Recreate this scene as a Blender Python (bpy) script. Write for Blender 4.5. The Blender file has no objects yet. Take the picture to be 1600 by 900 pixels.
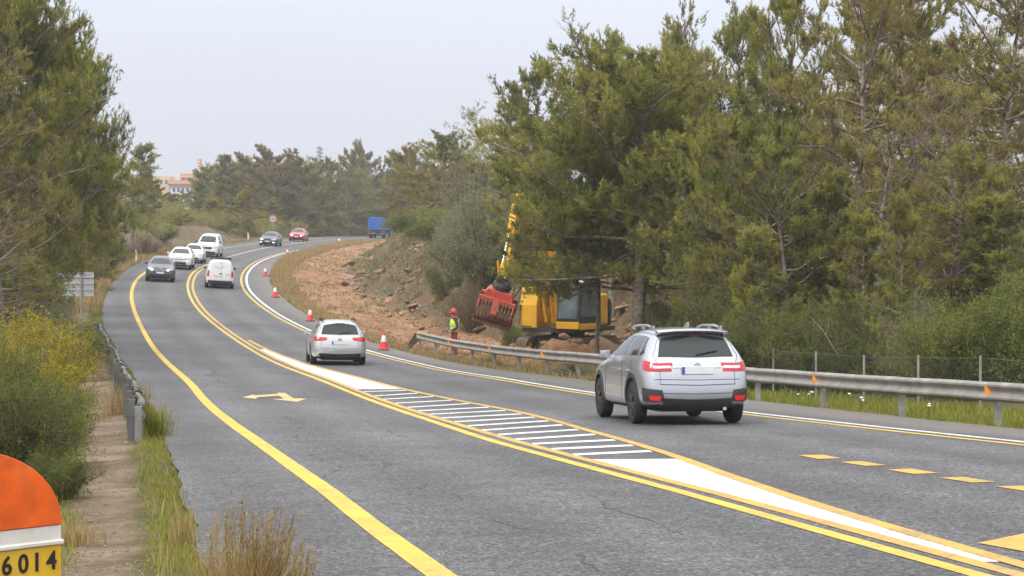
import bpy, bmesh, math, random
import numpy as np
from mathutils import Vector, Matrix
from mathutils.bvhtree import BVHTree

R = math.radians
scn = bpy.context.scene
COL = scn.collection
rng = np.random.default_rng(7)
random.seed(7)
CZ = 5.0                      # eye height in scene coordinates (the road near the camera lies at about 3.4)

# ------------------------------------------------------------------ camera
cam = bpy.data.cameras.new('camera')
cam_o = bpy.data.objects.new('camera', cam)
COL.objects.link(cam_o)
cam.sensor_width = 36.0
cam.lens = 36.0 * 3400 / 1600
cam.shift_y = -90 / 1600
cam.clip_start = 0.1
cam.clip_end = 5000
cam_o.location = (0, 0, CZ)
cam_o.rotation_euler = (R(90), 0, 0)
scn.camera = cam_o

# ------------------------------------------------------------------ sky and light (overcast)
SUN_EL, SUN_AZ = 48, 215       # azimuth clockwise from +Y
world = bpy.data.worlds.new('World')
scn.world = world
world.use_nodes = True
wn, wl = world.node_tree.nodes, world.node_tree.links
wn.clear()
w_out = wn.new('ShaderNodeOutputWorld')
w_bg = wn.new('ShaderNodeBackground')
w_bg.inputs['Strength'].default_value = 0.1
sky = wn.new('ShaderNodeTexSky')
sky.sky_type = 'NISHITA'
sky.sun_disc = False
sky.sun_elevation = R(SUN_EL)
sky.sun_rotation = R(SUN_AZ)
tc = wn.new('ShaderNodeTexCoord')
sep = wn.new('ShaderNodeSeparateXYZ')
wl.new(tc.outputs['Generated'], sep.inputs[0])
ramp = wn.new('ShaderNodeMapRange')           # overcast vault: brighter towards the zenith
ramp.inputs['From Min'].default_value = 0.0
ramp.inputs['From Max'].default_value = 1.0
ramp.inputs['To Min'].default_value = 1.0
ramp.inputs['To Max'].default_value = 3.6
wl.new(sep.outputs['Z'], ramp.inputs['Value'])
cl = wn.new('ShaderNodeTexNoise')
cl.inputs['Scale'].default_value = 3.0
cl.inputs['Detail'].default_value = 4.0
mapn = wn.new('ShaderNodeMapping')
mapn.inputs['Scale'].default_value = (1, 1, 4)
wl.new(tc.outputs['Generated'], mapn.inputs['Vector'])
wl.new(mapn.outputs['Vector'], cl.inputs['Vector'])
clr = wn.new('ShaderNodeMapRange')
clr.inputs['To Min'].default_value = 0.93
clr.inputs['To Max'].default_value = 1.07
wl.new(cl.outputs['Fac'], clr.inputs['Value'])
mul = wn.new('ShaderNodeMath'); mul.operation = 'MULTIPLY'
wl.new(ramp.outputs[0], mul.inputs[0]); wl.new(clr.outputs[0], mul.inputs[1])
vm = wn.new('ShaderNodeVectorMath'); vm.operation = 'SCALE'
skc = wn.new('ShaderNodeMixRGB'); skc.inputs[1].default_value = (5.3, 5.45, 6.3, 1); skc.inputs[2].default_value = (5.6, 5.5, 5.4, 1)
skm = wn.new('ShaderNodeMapRange'); skm.inputs['From Min'].default_value = 0.05; skm.inputs['From Max'].default_value = 0.6
wl.new(sep.outputs['Z'], skm.inputs['Value']); wl.new(skm.outputs[0], skc.inputs[0]); wl.new(skc.outputs[0], vm.inputs[0])
wl.new(mul.outputs[0], vm.inputs['Scale'])
mixw = wn.new('ShaderNodeMixRGB')
mixw.inputs['Fac'].default_value = 0.85
wl.new(sky.outputs[0], mixw.inputs[1]); wl.new(vm.outputs[0], mixw.inputs[2])
wl.new(mixw.outputs[0], w_bg.inputs['Color'])
wl.new(w_bg.outputs[0], w_out.inputs['Surface'])

sun = bpy.data.lights.new('sun', 'SUN')
sun.energy = 1.5
sun.angle = R(18)
sun.color = (1.0, 0.95, 0.87)
sun_o = bpy.data.objects.new('sun', sun)
COL.objects.link(sun_o)
sd = Vector((math.sin(R(SUN_AZ)) * math.cos(R(SUN_EL)), math.cos(R(SUN_AZ)) * math.cos(R(SUN_EL)), math.sin(R(SUN_EL))))
sun_o.rotation_euler = sd.to_track_quat('Z', 'Y').to_euler()
sun_o.location = sd * 60

vs = scn.view_settings
vs.view_transform = 'Standard'
vs.look = 'None'
vs.exposure = 0.4
vs.gamma = 1.0
vs.use_curve_mapping = False
scn.render.engine = 'CYCLES'
scn.cycles.use_denoising = True
scn.cycles.max_bounces = 9
scn.cycles.diffuse_bounces = 6
scn.cycles.glossy_bounces = 2
scn.cycles.transmission_bounces = 6
scn.cycles.volume_bounces = 0
scn.cycles.transparent_max_bounces = 6
scn.cycles.caustics_reflective = False
scn.cycles.caustics_refractive = False

# ------------------------------------------------------------------ helpers: tagging, meshes
def tag(o, label=None, cat=None, group=None, kind=None):
    if label: o['label'] = label
    if cat: o['category'] = cat
    if group: o['group'] = group
    if kind: o['kind'] = kind
    return o

def empty(name, loc=(0, 0, 0), rz=0.0):
    o = bpy.data.objects.new(name, None)
    o.empty_display_size = 0.3
    o.location = loc
    o.rotation_euler = (0, 0, rz)
    COL.objects.link(o)
    return o

def link(name, me, parent=None, mat=None):
    o = bpy.data.objects.new(name, me)
    COL.objects.link(o)
    if parent is not None: o.parent = parent
    if mat is not None and len(me.materials) == 0: me.materials.append(mat)
    return o

def children(o):
    return list(o.children)

def copy_tree(o, parent=None):
    c = o.copy()
    COL.objects.link(c)
    if parent is not None: c.parent = parent
    for ch in children(o):
        copy_tree(ch, c)
    return c

def mesh_np(name, V, F, mats=(), attrs=None, smooth=False, midx=None):
    """V (n,3); F (m,k) all the same size, or a list of tuples"""
    me = bpy.data.meshes.new(name)
    V = np.asarray(V, dtype=np.float32)
    if isinstance(F, np.ndarray):
        m, k = F.shape
        me.vertices.add(len(V)); me.vertices.foreach_set('co', V.ravel())
        me.loops.add(m * k); me.loops.foreach_set('vertex_index', F.astype(np.int32).ravel())
        me.polygons.add(m)
        me.polygons.foreach_set('loop_start', np.arange(0, m * k, k, dtype=np.int32))
        me.update(calc_edges=True)
        me.validate()
    else:
        me.from_pydata([tuple(map(float, v)) for v in V], [], F)
        me.update()
    for mt in mats: me.materials.append(mt)
    if midx is not None: me.polygons.foreach_set('material_index', np.asarray(midx, dtype=np.int32))
    if attrs:
        for an, av in attrs.items():
            av = np.asarray(av, dtype=np.float32)
            if av.ndim == 1:
                a = me.attributes.new(an, 'FLOAT', 'POINT'); a.data.foreach_set('value', av)
            else:
                a = me.attributes.new(an, 'FLOAT_VECTOR', 'POINT'); a.data.foreach_set('vector', av.ravel())
    if smooth: me.polygons.foreach_set('use_smooth', np.ones(len(me.polygons), dtype=bool))
    return me

class MB:
    """collects simple shapes into ONE mesh object"""
    def __init__(s): s.v = []; s.f = []; s.m = []
    def add(s, V, F, m=0):
        b = len(s.v)
        s.v += [tuple(v) for v in V]
        s.f += [tuple(b + i for i in f) for f in F]
        s.m += [m] * len(F)
        return s
    def box(s, c, d, rot=None, m=0):
        x, y, z = d[0] / 2, d[1] / 2, d[2] / 2
        V = [Vector((sx * x, sy * y, sz * z)) for sx in (-1, 1) for sy in (-1, 1) for sz in (-1, 1)]
        if rot is not None: V = [rot @ v for v in V]
        V = [v + Vector(c) for v in V]
        return s.add(V, [(0, 1, 3, 2), (4, 6, 7, 5), (0, 4, 5, 1), (2, 3, 7, 6), (0, 2, 6, 4), (1, 5, 7, 3)], m)
    def bar(s, a, b, w, h=None, up=(0, 0, 1), m=0, w2=None, h2=None):
        a, b = Vector(a), Vector(b)
        h = w if h is None else h
        w2 = w if w2 is None else w2; h2 = h if h2 is None else h2
        d = (b - a).normalized()
        sx = d.cross(Vector(up))
        if sx.length < 1e-4: sx = d.cross(Vector((1, 0, 0)))
        sx.normalize(); u = sx.cross(d)
        V = []
        for p, ww, hh in ((a, w, h), (b, w2, h2)):
            for i, j in ((-1, -1), (1, -1), (1, 1), (-1, 1)):
                V.append(p + sx * i * ww / 2 + u * j * hh / 2)
        return s.add(V, [(0, 1, 2, 3), (7, 6, 5, 4), (0, 4, 5, 1), (1, 5, 6, 2), (2, 6, 7, 3), (3, 7, 4, 0)], m)
    def tube(s, pts, rad, n=8, m=0):
        pts = [Vector(p) for p in pts]
        rad = rad if isinstance(rad, (list, tuple)) else [rad] * len(pts)
        V, F = [], []
        for i, p in enumerate(pts):
            d = (pts[min(i + 1, len(pts) - 1)] - pts[max(i - 1, 0)]).normalized()
            sx = d.cross(Vector((0, 0, 1)))
            if sx.length < 0.05: sx = d.cross(Vector((1, 0, 0)))
            sx.normalize(); u = sx.cross(d)
            for k in range(n):
                a = 2 * math.pi * k / n
                V.append(p + (sx * math.cos(a) + u * math.sin(a)) * rad[i])
        for i in range(len(pts) - 1):
            for k in range(n):
                F.append((i * n + k, i * n + (k + 1) % n, (i + 1) * n + (k + 1) % n, (i + 1) * n + k))
        F.append(tuple(range(n - 1, -1, -1))); F.append(tuple((len(pts) - 1) * n + k for k in range(n)))
        return s.add(V, F, m)
    def lathe(s, prof, n=24, axis='z', c=(0, 0, 0), m=0):
        V, F = [], []
        c = Vector(c)
        for r, h in prof:
            for k in range(n):
                a = 2 * math.pi * k / n
                p = Vector((r * math.cos(a), r * math.sin(a), h))
                if axis == 'y': p = Vector((p.x, p.z, p.y))
                if axis == 'x': p = Vector((p.z, p.x, p.y))
                V.append(p + c)
        for i in range(len(prof) - 1):
            for k in range(n):
                F.append((i * n + k, i * n + (k + 1) % n, (i + 1) * n + (k + 1) % n, (i + 1) * n + k))
        return s.add(V, F, m)
    def prism(s, poly, y0, y1, m=0, axis='y'):
        """polygon in (x,z) extruded along y (or other axes)"""
        n = len(poly)
        def P(a, b, t):
            return (a, t, b) if axis == 'y' else ((t, a, b) if axis == 'x' else (a, b, t))
        V = [P(a, b, y0) for a, b in poly] + [P(a, b, y1) for a, b in poly]
        F = [tuple(range(n - 1, -1, -1)), tuple(range(n, 2 * n))]
        for k in range(n): F.append((k, (k + 1) % n, n + (k + 1) % n, n + k))
        return s.add(V, F, m)
    def build(s, name, mats, parent=None, smooth=False, bevel=0.0, seg=2):
        if not isinstance(mats, (list, tuple)): mats = [mats]
        me = bpy.data.meshes.new(name)
        me.from_pydata([tuple(v) for v in s.v], [], s.f)
        for mt in mats: me.materials.append(mt)
        if len(mats) > 1:
            for p, k in zip(me.polygons, s.m): p.material_index = k
        bm = bmesh.new(); bm.from_mesh(me)
        bmesh.ops.recalc_face_normals(bm, faces=bm.faces)
        if bevel:
            es = [e for e in bm.edges if len(e.link_faces) == 2 and e.calc_face_angle(0) > 0.5]
            bmesh.ops.bevel(bm, geom=es, offset=bevel, segments=seg, affect='EDGES', profile=0.6, clamp_overlap=True)
        bm.to_mesh(me); bm.free()
        if smooth:
            for p in me.polygons: p.use_smooth = True
            try: me.set_sharp_from_angle(angle=R(42))
            except Exception: pass
        return link(name, me, parent)

# ------------------------------------------------------------------ helpers: materials
def new_mat(name):
    m = bpy.data.materials.new(name)
    m.use_nodes = True
    nt = m.node_tree
    b = nt.nodes.get('Principled BSDF')
    return m, nt.nodes, nt.links, b

def noise_col(N, L, scale, c1, c2, detail=4, rough=0.6, lo=0.35, hi=0.65, coord='Object', vec=None, stretch=None):
    t = N.new('ShaderNodeTexNoise')
    t.inputs['Scale'].default_value = scale
    t.inputs['Detail'].default_value = detail
    t.inputs['Roughness'].default_value = rough
    if vec is None:
        co = N.new('ShaderNodeTexCoord'); vec = co.outputs[coord]
    if stretch:
        mp = N.new('ShaderNodeMapping'); mp.inputs['Scale'].default_value = stretch
        L.new(vec, mp.inputs['Vector']); vec = mp.outputs['Vector']
    L.new(vec, t.inputs['Vector'])
    r = N.new('ShaderNodeValToRGB')
    r.color_ramp.elements[0].position = lo; r.color_ramp.elements[1].position = hi
    r.color_ramp.elements[0].color = (*c1, 1); r.color_ramp.elements[1].color = (*c2, 1)
    L.new(t.outputs['Fac'], r.inputs['Fac'])
    return r.outputs['Color'], t

def mixc(N, L, fac, a, b, mode='MIX'):
    m = N.new('ShaderNodeMixRGB'); m.blend_type = mode
    for i, v in ((0, fac), (1, a), (2, b)):
        if hasattr(v, 'is_linked') or hasattr(v, 'links'): L.new(v, m.inputs[i])
        elif i == 0: m.inputs[0].default_value = v
        else: m.inputs[i].default_value = (*v, 1)
    return m.outputs[0]

def bump(N, L, b, height, strength=0.3, dist=0.02):
    bp = N.new('ShaderNodeBump')
    bp.inputs['Strength'].default_value = strength
    bp.inputs['Distance'].default_value = dist
    L.new(height, bp.inputs['Height'])
    L.new(bp.outputs['Normal'], b.inputs['Normal'])

def mat_simple(name, col, rough=0.6, metal=0.0, var=0.15, scale=6, coat=0.0, dirt=None, dirt_amt=0.5, bumps=0.0, spec=0.5):
    m, N, L, b = new_mat(name)
    c1 = tuple(max(0, c * (1 - var)) for c in col); c2 = tuple(min(1, c * (1 + var)) for c in col)
    c, t = noise_col(N, L, scale, c1, c2)
    if dirt:
        t2 = N.new('ShaderNodeTexNoise'); t2.inputs['Scale'].default_value = scale * 0.6; t2.inputs['Detail'].default_value = 8
        co = N.new('ShaderNodeTexCoord'); L.new(co.outputs['Object'], t2.inputs['Vector'])
        mr = N.new('ShaderNodeMapRange'); mr.inputs['From Min'].default_value = 0.5; mr.inputs['From Max'].default_value = 0.72
        mr.inputs['To Max'].default_value = dirt_amt
        L.new(t2.outputs['Fac'], mr.inputs['Value'])
        c = mixc(N, L, mr.outputs[0], c, dirt)
    L.new(c, b.inputs['Base Color'])
    b.inputs['Roughness'].default_value = rough
    b.inputs['Metallic'].default_value = metal
    b.inputs['Coat Weight'].default_value = coat
    b.inputs['Coat Roughness'].default_value = 0.06
    b.inputs['Specular IOR Level'].default_value = spec
    if bumps: bump(N, L, b, t.outputs['Fac'], bumps, 0.01)
    return m

def mat_emit(name, col, strength):
    m, N, L, b = new_mat(name)
    b.inputs['Base Color'].default_value = (*col, 1)
    b.inputs['Emission Color'].default_value = (*col, 1)
    b.inputs['Emission Strength'].default_value = strength
    return m

def mat_foliage(name, dark, mid, light, brown, brown_amt=0.1, trans=0.42, rough=0.55):
    m, N, L, b = new_mat(name)
    at = N.new('ShaderNodeAttribute'); at.attribute_name = 'tint'
    oi = N.new('ShaderNodeObjectInfo')
    geo = N.new('ShaderNodeNewGeometry')
    nz = N.new('ShaderNodeTexNoise'); nz.inputs['Scale'].default_value = 0.55; nz.inputs['Detail'].default_value = 3
    L.new(geo.outputs['Position'], nz.inputs['Vector'])
    ad = N.new('ShaderNodeMath'); ad.operation = 'MULTIPLY_ADD'
    L.new(nz.outputs['Fac'], ad.inputs[0]); ad.inputs[1].default_value = 0.9; L.new(at.outputs['Fac'], ad.inputs[2])
    ad2 = N.new('ShaderNodeMath'); ad2.operation = 'MULTIPLY_ADD'
    L.new(oi.outputs['Random'], ad2.inputs[0]); ad2.inputs[1].default_value = 0.3; L.new(ad.outputs[0], ad2.inputs[2])
    r = N.new('ShaderNodeValToRGB')
    e = r.color_ramp.elements
    e[0].position = 0.35; e[0].color = (*dark, 1)
    e[1].position = 1.5 / 2; e[1].color = (*light, 1)
    k = e.new(0.55); k.color = (*mid, 1)
    sc = N.new('ShaderNodeMath'); sc.operation = 'MULTIPLY'; sc.inputs[1].default_value = 0.62
    L.new(ad2.outputs[0], sc.inputs[0]); L.new(sc.outputs[0], r.inputs['Fac'])
    nb = N.new('ShaderNodeTexNoise'); nb.inputs['Scale'].default_value = 0.8; nb.inputs['Detail'].default_value = 2
    mp = N.new('ShaderNodeMapping'); mp.inputs['Location'].default_value = (31, 7, 13)
    L.new(geo.outputs['Position'], mp.inputs['Vector']); L.new(mp.outputs['Vector'], nb.inputs['Vector'])
    br = N.new('ShaderNodeMapRange'); br.inputs['From Min'].default_value = 0.5; br.inputs['From Max'].default_value = 0.68
    br.inputs['To Max'].default_value = brown_amt
    L.new(nb.outputs['Fac'], br.inputs['Value'])
    c = mixc(N, L, br.outputs[0], r.outputs['Color'], brown)
    L.new(c, b.inputs['Base Color'])
    b.inputs['Roughness'].default_value = max(rough, .7)
    b.inputs['Specular IOR Level'].default_value = 0.12
    tr = N.new('ShaderNodeBsdfTranslucent'); L.new(c, tr.inputs['Color'])
    mx = N.new('ShaderNodeMixShader'); mx.inputs[0].default_value = trans
    L.new(b.outputs[0], mx.inputs[1]); L.new(tr.outputs[0], mx.inputs[2])
    out = [n for n in N if n.type == 'OUTPUT_MATERIAL'][0]
    L.new(mx.outputs[0], out.inputs['Surface'])
    return m

# ------------------------------------------------------------------ plan of the place (metres; the road runs away along +Y)
def pch(xq, x, y):
    x = np.asarray(x, float); y = np.asarray(y, float); h = np.diff(x); d = np.diff(y) / h
    m = np.zeros_like(y); m[1:-1] = (d[:-1] * h[1:] + d[1:] * h[:-1]) / (h[1:] + h[:-1]); m[0] = d[0]; m[-1] = d[-1]
    xq = np.asarray(xq, float); xc = np.clip(xq, x[0], x[-1]); i = np.clip(np.searchsorted(x, xc) - 1, 0, len(h) - 1)
    t = (xc - x[i]) / h[i]
    v = (2*t**3-3*t**2+1)*y[i] + (t**3-2*t**2+t)*h[i]*m[i] + (-2*t**3+3*t**2)*y[i+1] + (t**3-t**2)*h[i]*m[i+1]
    return v + np.where(xq > x[-1], (xq - x[-1]) * m[-1], 0) + np.where(xq < x[0], (xq - x[0]) * m[0], 0)

T_GZ = ([-40,0,15,25,35,47,60,72,85,95,110,137,165,195,215,240,290,340,420],
        [0.0,-1.62,-2.25,-2.69,-3.14,-3.64,-4.05,-4.35,-4.5,-4.45,-4.2,-3.35,-2.6,-2.0,-1.6,-1.2,-0.95,-0.95,-1.2])
T_BK = ([0,60,95,137,195,240,340,420], [0.01,0,-.04,-.06,-.06,-.05,-.03,-.03])
YS = [-20,0,14,18,20,25,30,35,40,47,55,65,75,85,95,105,115,125,135,145,155,165,175,190,205,220,240,265,290,330,370,420]
T_L1 = (YS, [6.3,2.4,-.48,-1.24,-1.6,-2.55,-3.5,-4.46,-5.4,-6.67,-8.1,-10.04,-12.04,-14.06,-16.06,-18.05,-20.01,-21.86,-23.48,-24.84,-25.86,-26.63,-27.26,-27.85,-27.85,-27.01,-25.9,-24.96,-24.2,-21.3,-15.5,-4])
T_L2 = (YS, [9.6,5.7,2.86,2.08,1.7,.69,-.28,-1.12,-1.97,-3.15,-4.55,-6.44,-8.36,-10.28,-12.33,-14.45,-16.52,-18.43,-20.11,-21.55,-22.74,-23.6,-24.24,-24.8,-24.88,-24.45,-23.29,-22.0,-20.95,-17.9,-12,-.5])
T_L4 = (YS, [18.7,13.6,10.1,9.1,8.6,7.4,6.18,4.97,3.78,2.2,.37,-1.83,-3.72,-5.8,-8.15,-10.46,-12.65,-14.71,-16.53,-18.02,-19.25,-20.23,-21.01,-21.75,-21.8,-21.19,-20.01,-18.8,-17.6,-14.4,-8.5,3])
T_AL = (YS, [4.6,.7,-1.95,-2.62,-2.97,-3.88,-4.76,-5.6,-6.5,-7.9,-9.45,-11.4,-13.5,-15.55,-17.73,-19.75,-21.59,-23.28,-24.81,-26.15,-27.29,-28.26,-29.0,-29.6,-29.6,-29.0,-27.9,-26.9,-26.1,-23.2,-17.5,-6])
T_AR = (YS, [20.6,15.6,12.1,11.1,10.6,9.4,8.3,7.2,6.2,4.75,2.7,.3,-1.9,-4.0,-6.3,-8.65,-10.75,-12.7,-14.5,-16.05,-17.3,-18.3,-19.15,-20.15,-20.4,-20.0,-19.1,-17.9,-16.8,-13.6,-7.7,4])
T_L2B = ([14,18,20,25,30,35,40,47,55,65,75,85,95,105,115,125,135,145,155,165],
         [3.12,2.36,1.98,.98,.02,-.86,-1.72,-2.9,-4.28,-6.14,-8.03,-9.97,-12.03,-14.14,-16.2,-18.1,-19.8,-21.22,-22.4,-23.28])
T_L3 = ([14,16,18,20,23,26,30,33,36,40,47,55,65,75,85,95], [3.36,3.06,2.78,2.54,2.24,1.97,1.52,1.12,.74,.1,-1.42,-3.2,-5.3,-7.45,-9.62,-11.8])
GZ = lambda y: CZ + pch(y, *T_GZ)
L1 = lambda y: pch(y, *T_L1)
L2 = lambda y: pch(y, *T_L2)
L4 = lambda y: pch(y, *T_L4)
AL = lambda y: pch(y, *T_AL)
AR = lambda y: pch(y, *T_AR)
L2B = lambda y: pch(y, *T_L2B)
L3 = lambda y: pch(y, *T_L3)
def ZS(x, y): return GZ(y) + np.interp(y, *T_BK) * (x - L1(y))
def tang(fn, y):
    d = (float(fn(y + 1.0)) - float(fn(y - 1.0))) / 2
    v = Vector((d, 1.0, (float(GZ(y + 1)) - float(GZ(y - 1))) / 2)); return v.normalized()

def vnoise(x, y, seed=0):
    x = np.asarray(x, float); y = np.asarray(y, float)
    xi = np.floor(x).astype(np.int64); yi = np.floor(y).astype(np.int64)
    fx = x - xi; fy = y - yi
    fx = fx * fx * (3 - 2 * fx); fy = fy * fy * (3 - 2 * fy)
    def h(a, b):
        n = (a * 374761393 + b * 668265263 + seed * 974634777) & 0x7fffffff
        n = ((n ^ (n >> 13)) * 1274126177) & 0x7fffffff
        return ((n ^ (n >> 16)) & 0xffff) / 65535.0
    return (h(xi, yi) * (1 - fx) + h(xi + 1, yi) * fx) * (1 - fy) + (h(xi, yi + 1) * (1 - fx) + h(xi + 1, yi + 1) * fx) * fy
def fbm(x, y, seed=0, oct=4):
    v = 0; a = 0.5; t = 0
    for k in range(oct):
        v = v + a * vnoise(x * 2**k, y * 2**k, seed + k); t += a; a *= 0.5
    return v / t
def sstep(a, b, x):
    t = np.clip((x - a) / (b - a), 0, 1); return t * t * (3 - 2 * t)

E0 = ([-20, 30, 60, 76, 84, 92, 104, 120, 160, 220, 280, 340], [4.0, 4.0, 5.0, 13, 14.5, 11.5, 7.2, 6.2, 5.6, 6.0, 7.5, 7.5])   # foot of the bank right of the road
BH = ([-20, 60, 80, 95, 110, 150, 185, 215, 260, 340], [1.2, 1.2, 1.6, 3.0, 3.9, 3.6, 2.4, 1.2, 0.5, 0.5])                           # its height
def terrain(x, y):
    """height of the ground off the road, and the cover weights"""
    x = np.asarray(x, float); y = np.asarray(y, float)
    al, ar = AL(y), AR(y)
    d = al - x; e = x - ar
    dl = np.maximum(d, 0); er = np.maximum(e, 0)
    zl = ZS(al, y) - 0.03 - 0.07 * sstep(0, 1.5, dl) + 0.05 * np.maximum(dl - 2, 0) * (dl < 400)
    cut = sstep(125, 160, y) * (1 - sstep(230, 260, y))
    zl = zl + cut * (1.7 * sstep(1.8, 5, dl)) - 0.05 * np.maximum(dl - 45, 0) * 1.0
    e0 = np.interp(y, *E0); bh = np.interp(y, *BH)
    zr = ZS(ar, y) - 0.03 - 0.12 * sstep(0, 0.8, er) - 0.25 * sstep(1.0, 3.0, er) * sstep(78, 95, y) * (1 - sstep(200, 240, y))
    steep = np.interp(y, [70, 90, 110, 200, 260], [9, 6, 5.0, 6, 8])
    zr = zr + bh * sstep(0, 1, (er - e0) / steep) ** 0.8 + 0.12 * np.clip(er - e0 - 2, 0, 40)
    n1 = fbm(x * 0.6, y * 0.6, 3) - 0.5
    n2 = fbm(x * 2.2, y * 2.2, 9) - 0.5
    bank = sstep(-0.3, 0.6, er - e0) * (1 - sstep(steep, steep + 4, er - e0)) * sstep(78, 96, y) * (1 - sstep(240, 265, y))
    strata = np.abs(np.mod((er * 0.9 + y * 0.45 + 1.2 * fbm(x * .3, y * .3, 5)) * 0.9, 1.0) - 0.5) * 2
    amp = sstep(0.2, 3, np.maximum(dl, er))
    dirt = (sstep(0.7, 1.6, er) * (1 - sstep(e0 - 0.4, e0 + 1.2, er)) * sstep(76, 86, y) * (1 - sstep(255, 275, y)))
    near = 1 - sstep(60, 130, y)
    z = np.where(d > 0, zl, np.where(e > 0, zr, ZS(x, y) - 0.25))
    z = z + amp * (n1 * 0.35 + n2 * 0.10) + bank * (n1 * 0.9 + (strata - .5) * 0.35 + n2 * .3) + dirt * (n2 * 0.22 + 0.1 * (np.abs(np.sin(er * 2.1)) - .5))
    z = z + 0.05 * n2 * sstep(0, 0.4, np.maximum(dl, er)) 
    z = z + 0.92 * np.exp(-((x - 2.4) / 3.0) ** 4 - ((y - 76.4) / 1.2) ** 2) * (1 + n2)
    z = z - 2.5 * sstep(250, 800, np.abs(x) + 0 * y)
    # cover weights
    pn = 0.35 * (fbm(x * 1.5, y * 1.5, 21) - 0.5)
    pin = 0.32 + 0.004 * np.clip(y, 0, 60); pout = 0.85 + 0.013 * np.clip(y - 12, 0, 55)
    path = sstep(pin, pin + 0.2, dl + pn) * (1 - sstep(pout, pout + 0.3, dl + pn)) * (1 - sstep(150, 175, y))
    path = np.maximum(path, sstep(1.6, 2.2, dl + pn) * (1 - sstep(4.5, 6, dl)) * cut * 0.7)
    dirt = np.maximum(dirt, 0.95 * sstep(0.2, 0.5, np.exp(-((x - 2.4) / 3.3) ** 4 - ((y - 76.8) / 2.2) ** 2)))
    gravel = np.clip(path, 0, 1)
    return z, np.stack([gravel, np.clip(dirt, 0, 1), np.clip(bank, 0, 1)], -1), d, e
def TZ(x, y): return float(terrain(np.array([x]), np.array([min(y, 420.0)]))[0][0])

# ------------------------------------------------------------------ ground materials
def mat_ground():
    m, N, L, b = new_mat('ground_cover')
    at = N.new('ShaderNodeAttribute'); at.attribute_name = 'cover'
    sp = N.new('ShaderNodeSeparateXYZ'); L.new(at.outputs['Vector'], sp.inputs[0])
    geo = N.new('ShaderNodeNewGeometry'); P = geo.outputs['Position']
    floor1, _ = noise_col(N, L, 0.9, (0.055, 0.045, 0.022), (0.085, 0.085, 0.03), vec=P, detail=6)
    floor2, _ = noise_col(N, L, 9, (0.07, 0.07, 0.02), (0.19, 0.17, 0.055), vec=P, detail=6)
    fl = mixc(N, L, 0.5, floor1, floor2)
    gra, _ = noise_col(N, L, 14, (0.135, 0.098, 0.066), (0.35, 0.275, 0.20), vec=P, detail=9, rough=0.8)
    gra2, _ = noise_col(N, L, 1.1, (0.6, 0.55, 0.5), (1.15, 1.12, 1.08), vec=P)
    gra = mixc(N, L, 1.0, gra, gra2, 'MULTIPLY')
    dir1, _ = noise_col(N, L, 3.2, (0.19, 0.10, 0.05), (0.44, 0.285, 0.17), vec=P, detail=9, rough=0.72)
    dir2, _ = noise_col(N, L, 0.5, (0.72, 0.66, 0.6), (1.1, 1.05, 1.0), vec=P, detail=3)
    dr = mixc(N, L, 1.0, dir1, dir2, 'MULTIPLY')
    rk1, rt = noise_col(N, L, 1.5, (0.05, 0.036, 0.024), (0.27, 0.19, 0.13), vec=P, detail=9, rough=0.7, stretch=(1, 1, 3))
    rk2, _ = noise_col(N, L, 0.55, (0.17, 0.085, 0.045), (0.075, 0.085, 0.032), vec=P, detail=6, lo=0.44, hi=0.56)
    rk = mixc(N, L, 0.55, rk1, rk2)
    c = mixc(N, L, sp.outputs[0], fl, gra)
    c = mixc(N, L, sp.outputs[1], c, dr)
    c = mixc(N, L, sp.outputs[2], c, rk)
    L.new(c, b.inputs['Base Color'])
    b.inputs['Roughness'].default_value = 0.9
    b.inputs['Specular IOR Level'].default_value = 0.2
    nb = N.new('ShaderNodeTexNoise'); nb.inputs['Scale'].default_value = 11; nb.inputs['Detail'].default_value = 9; nb.inputs['Roughness'].default_value = 0.7
    L.new(P, nb.inputs['Vector'])
    bump(N, L, b, nb.outputs['Fac'], 0.9, 0.06)
    return m
M_GROUND = mat_ground()

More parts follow.
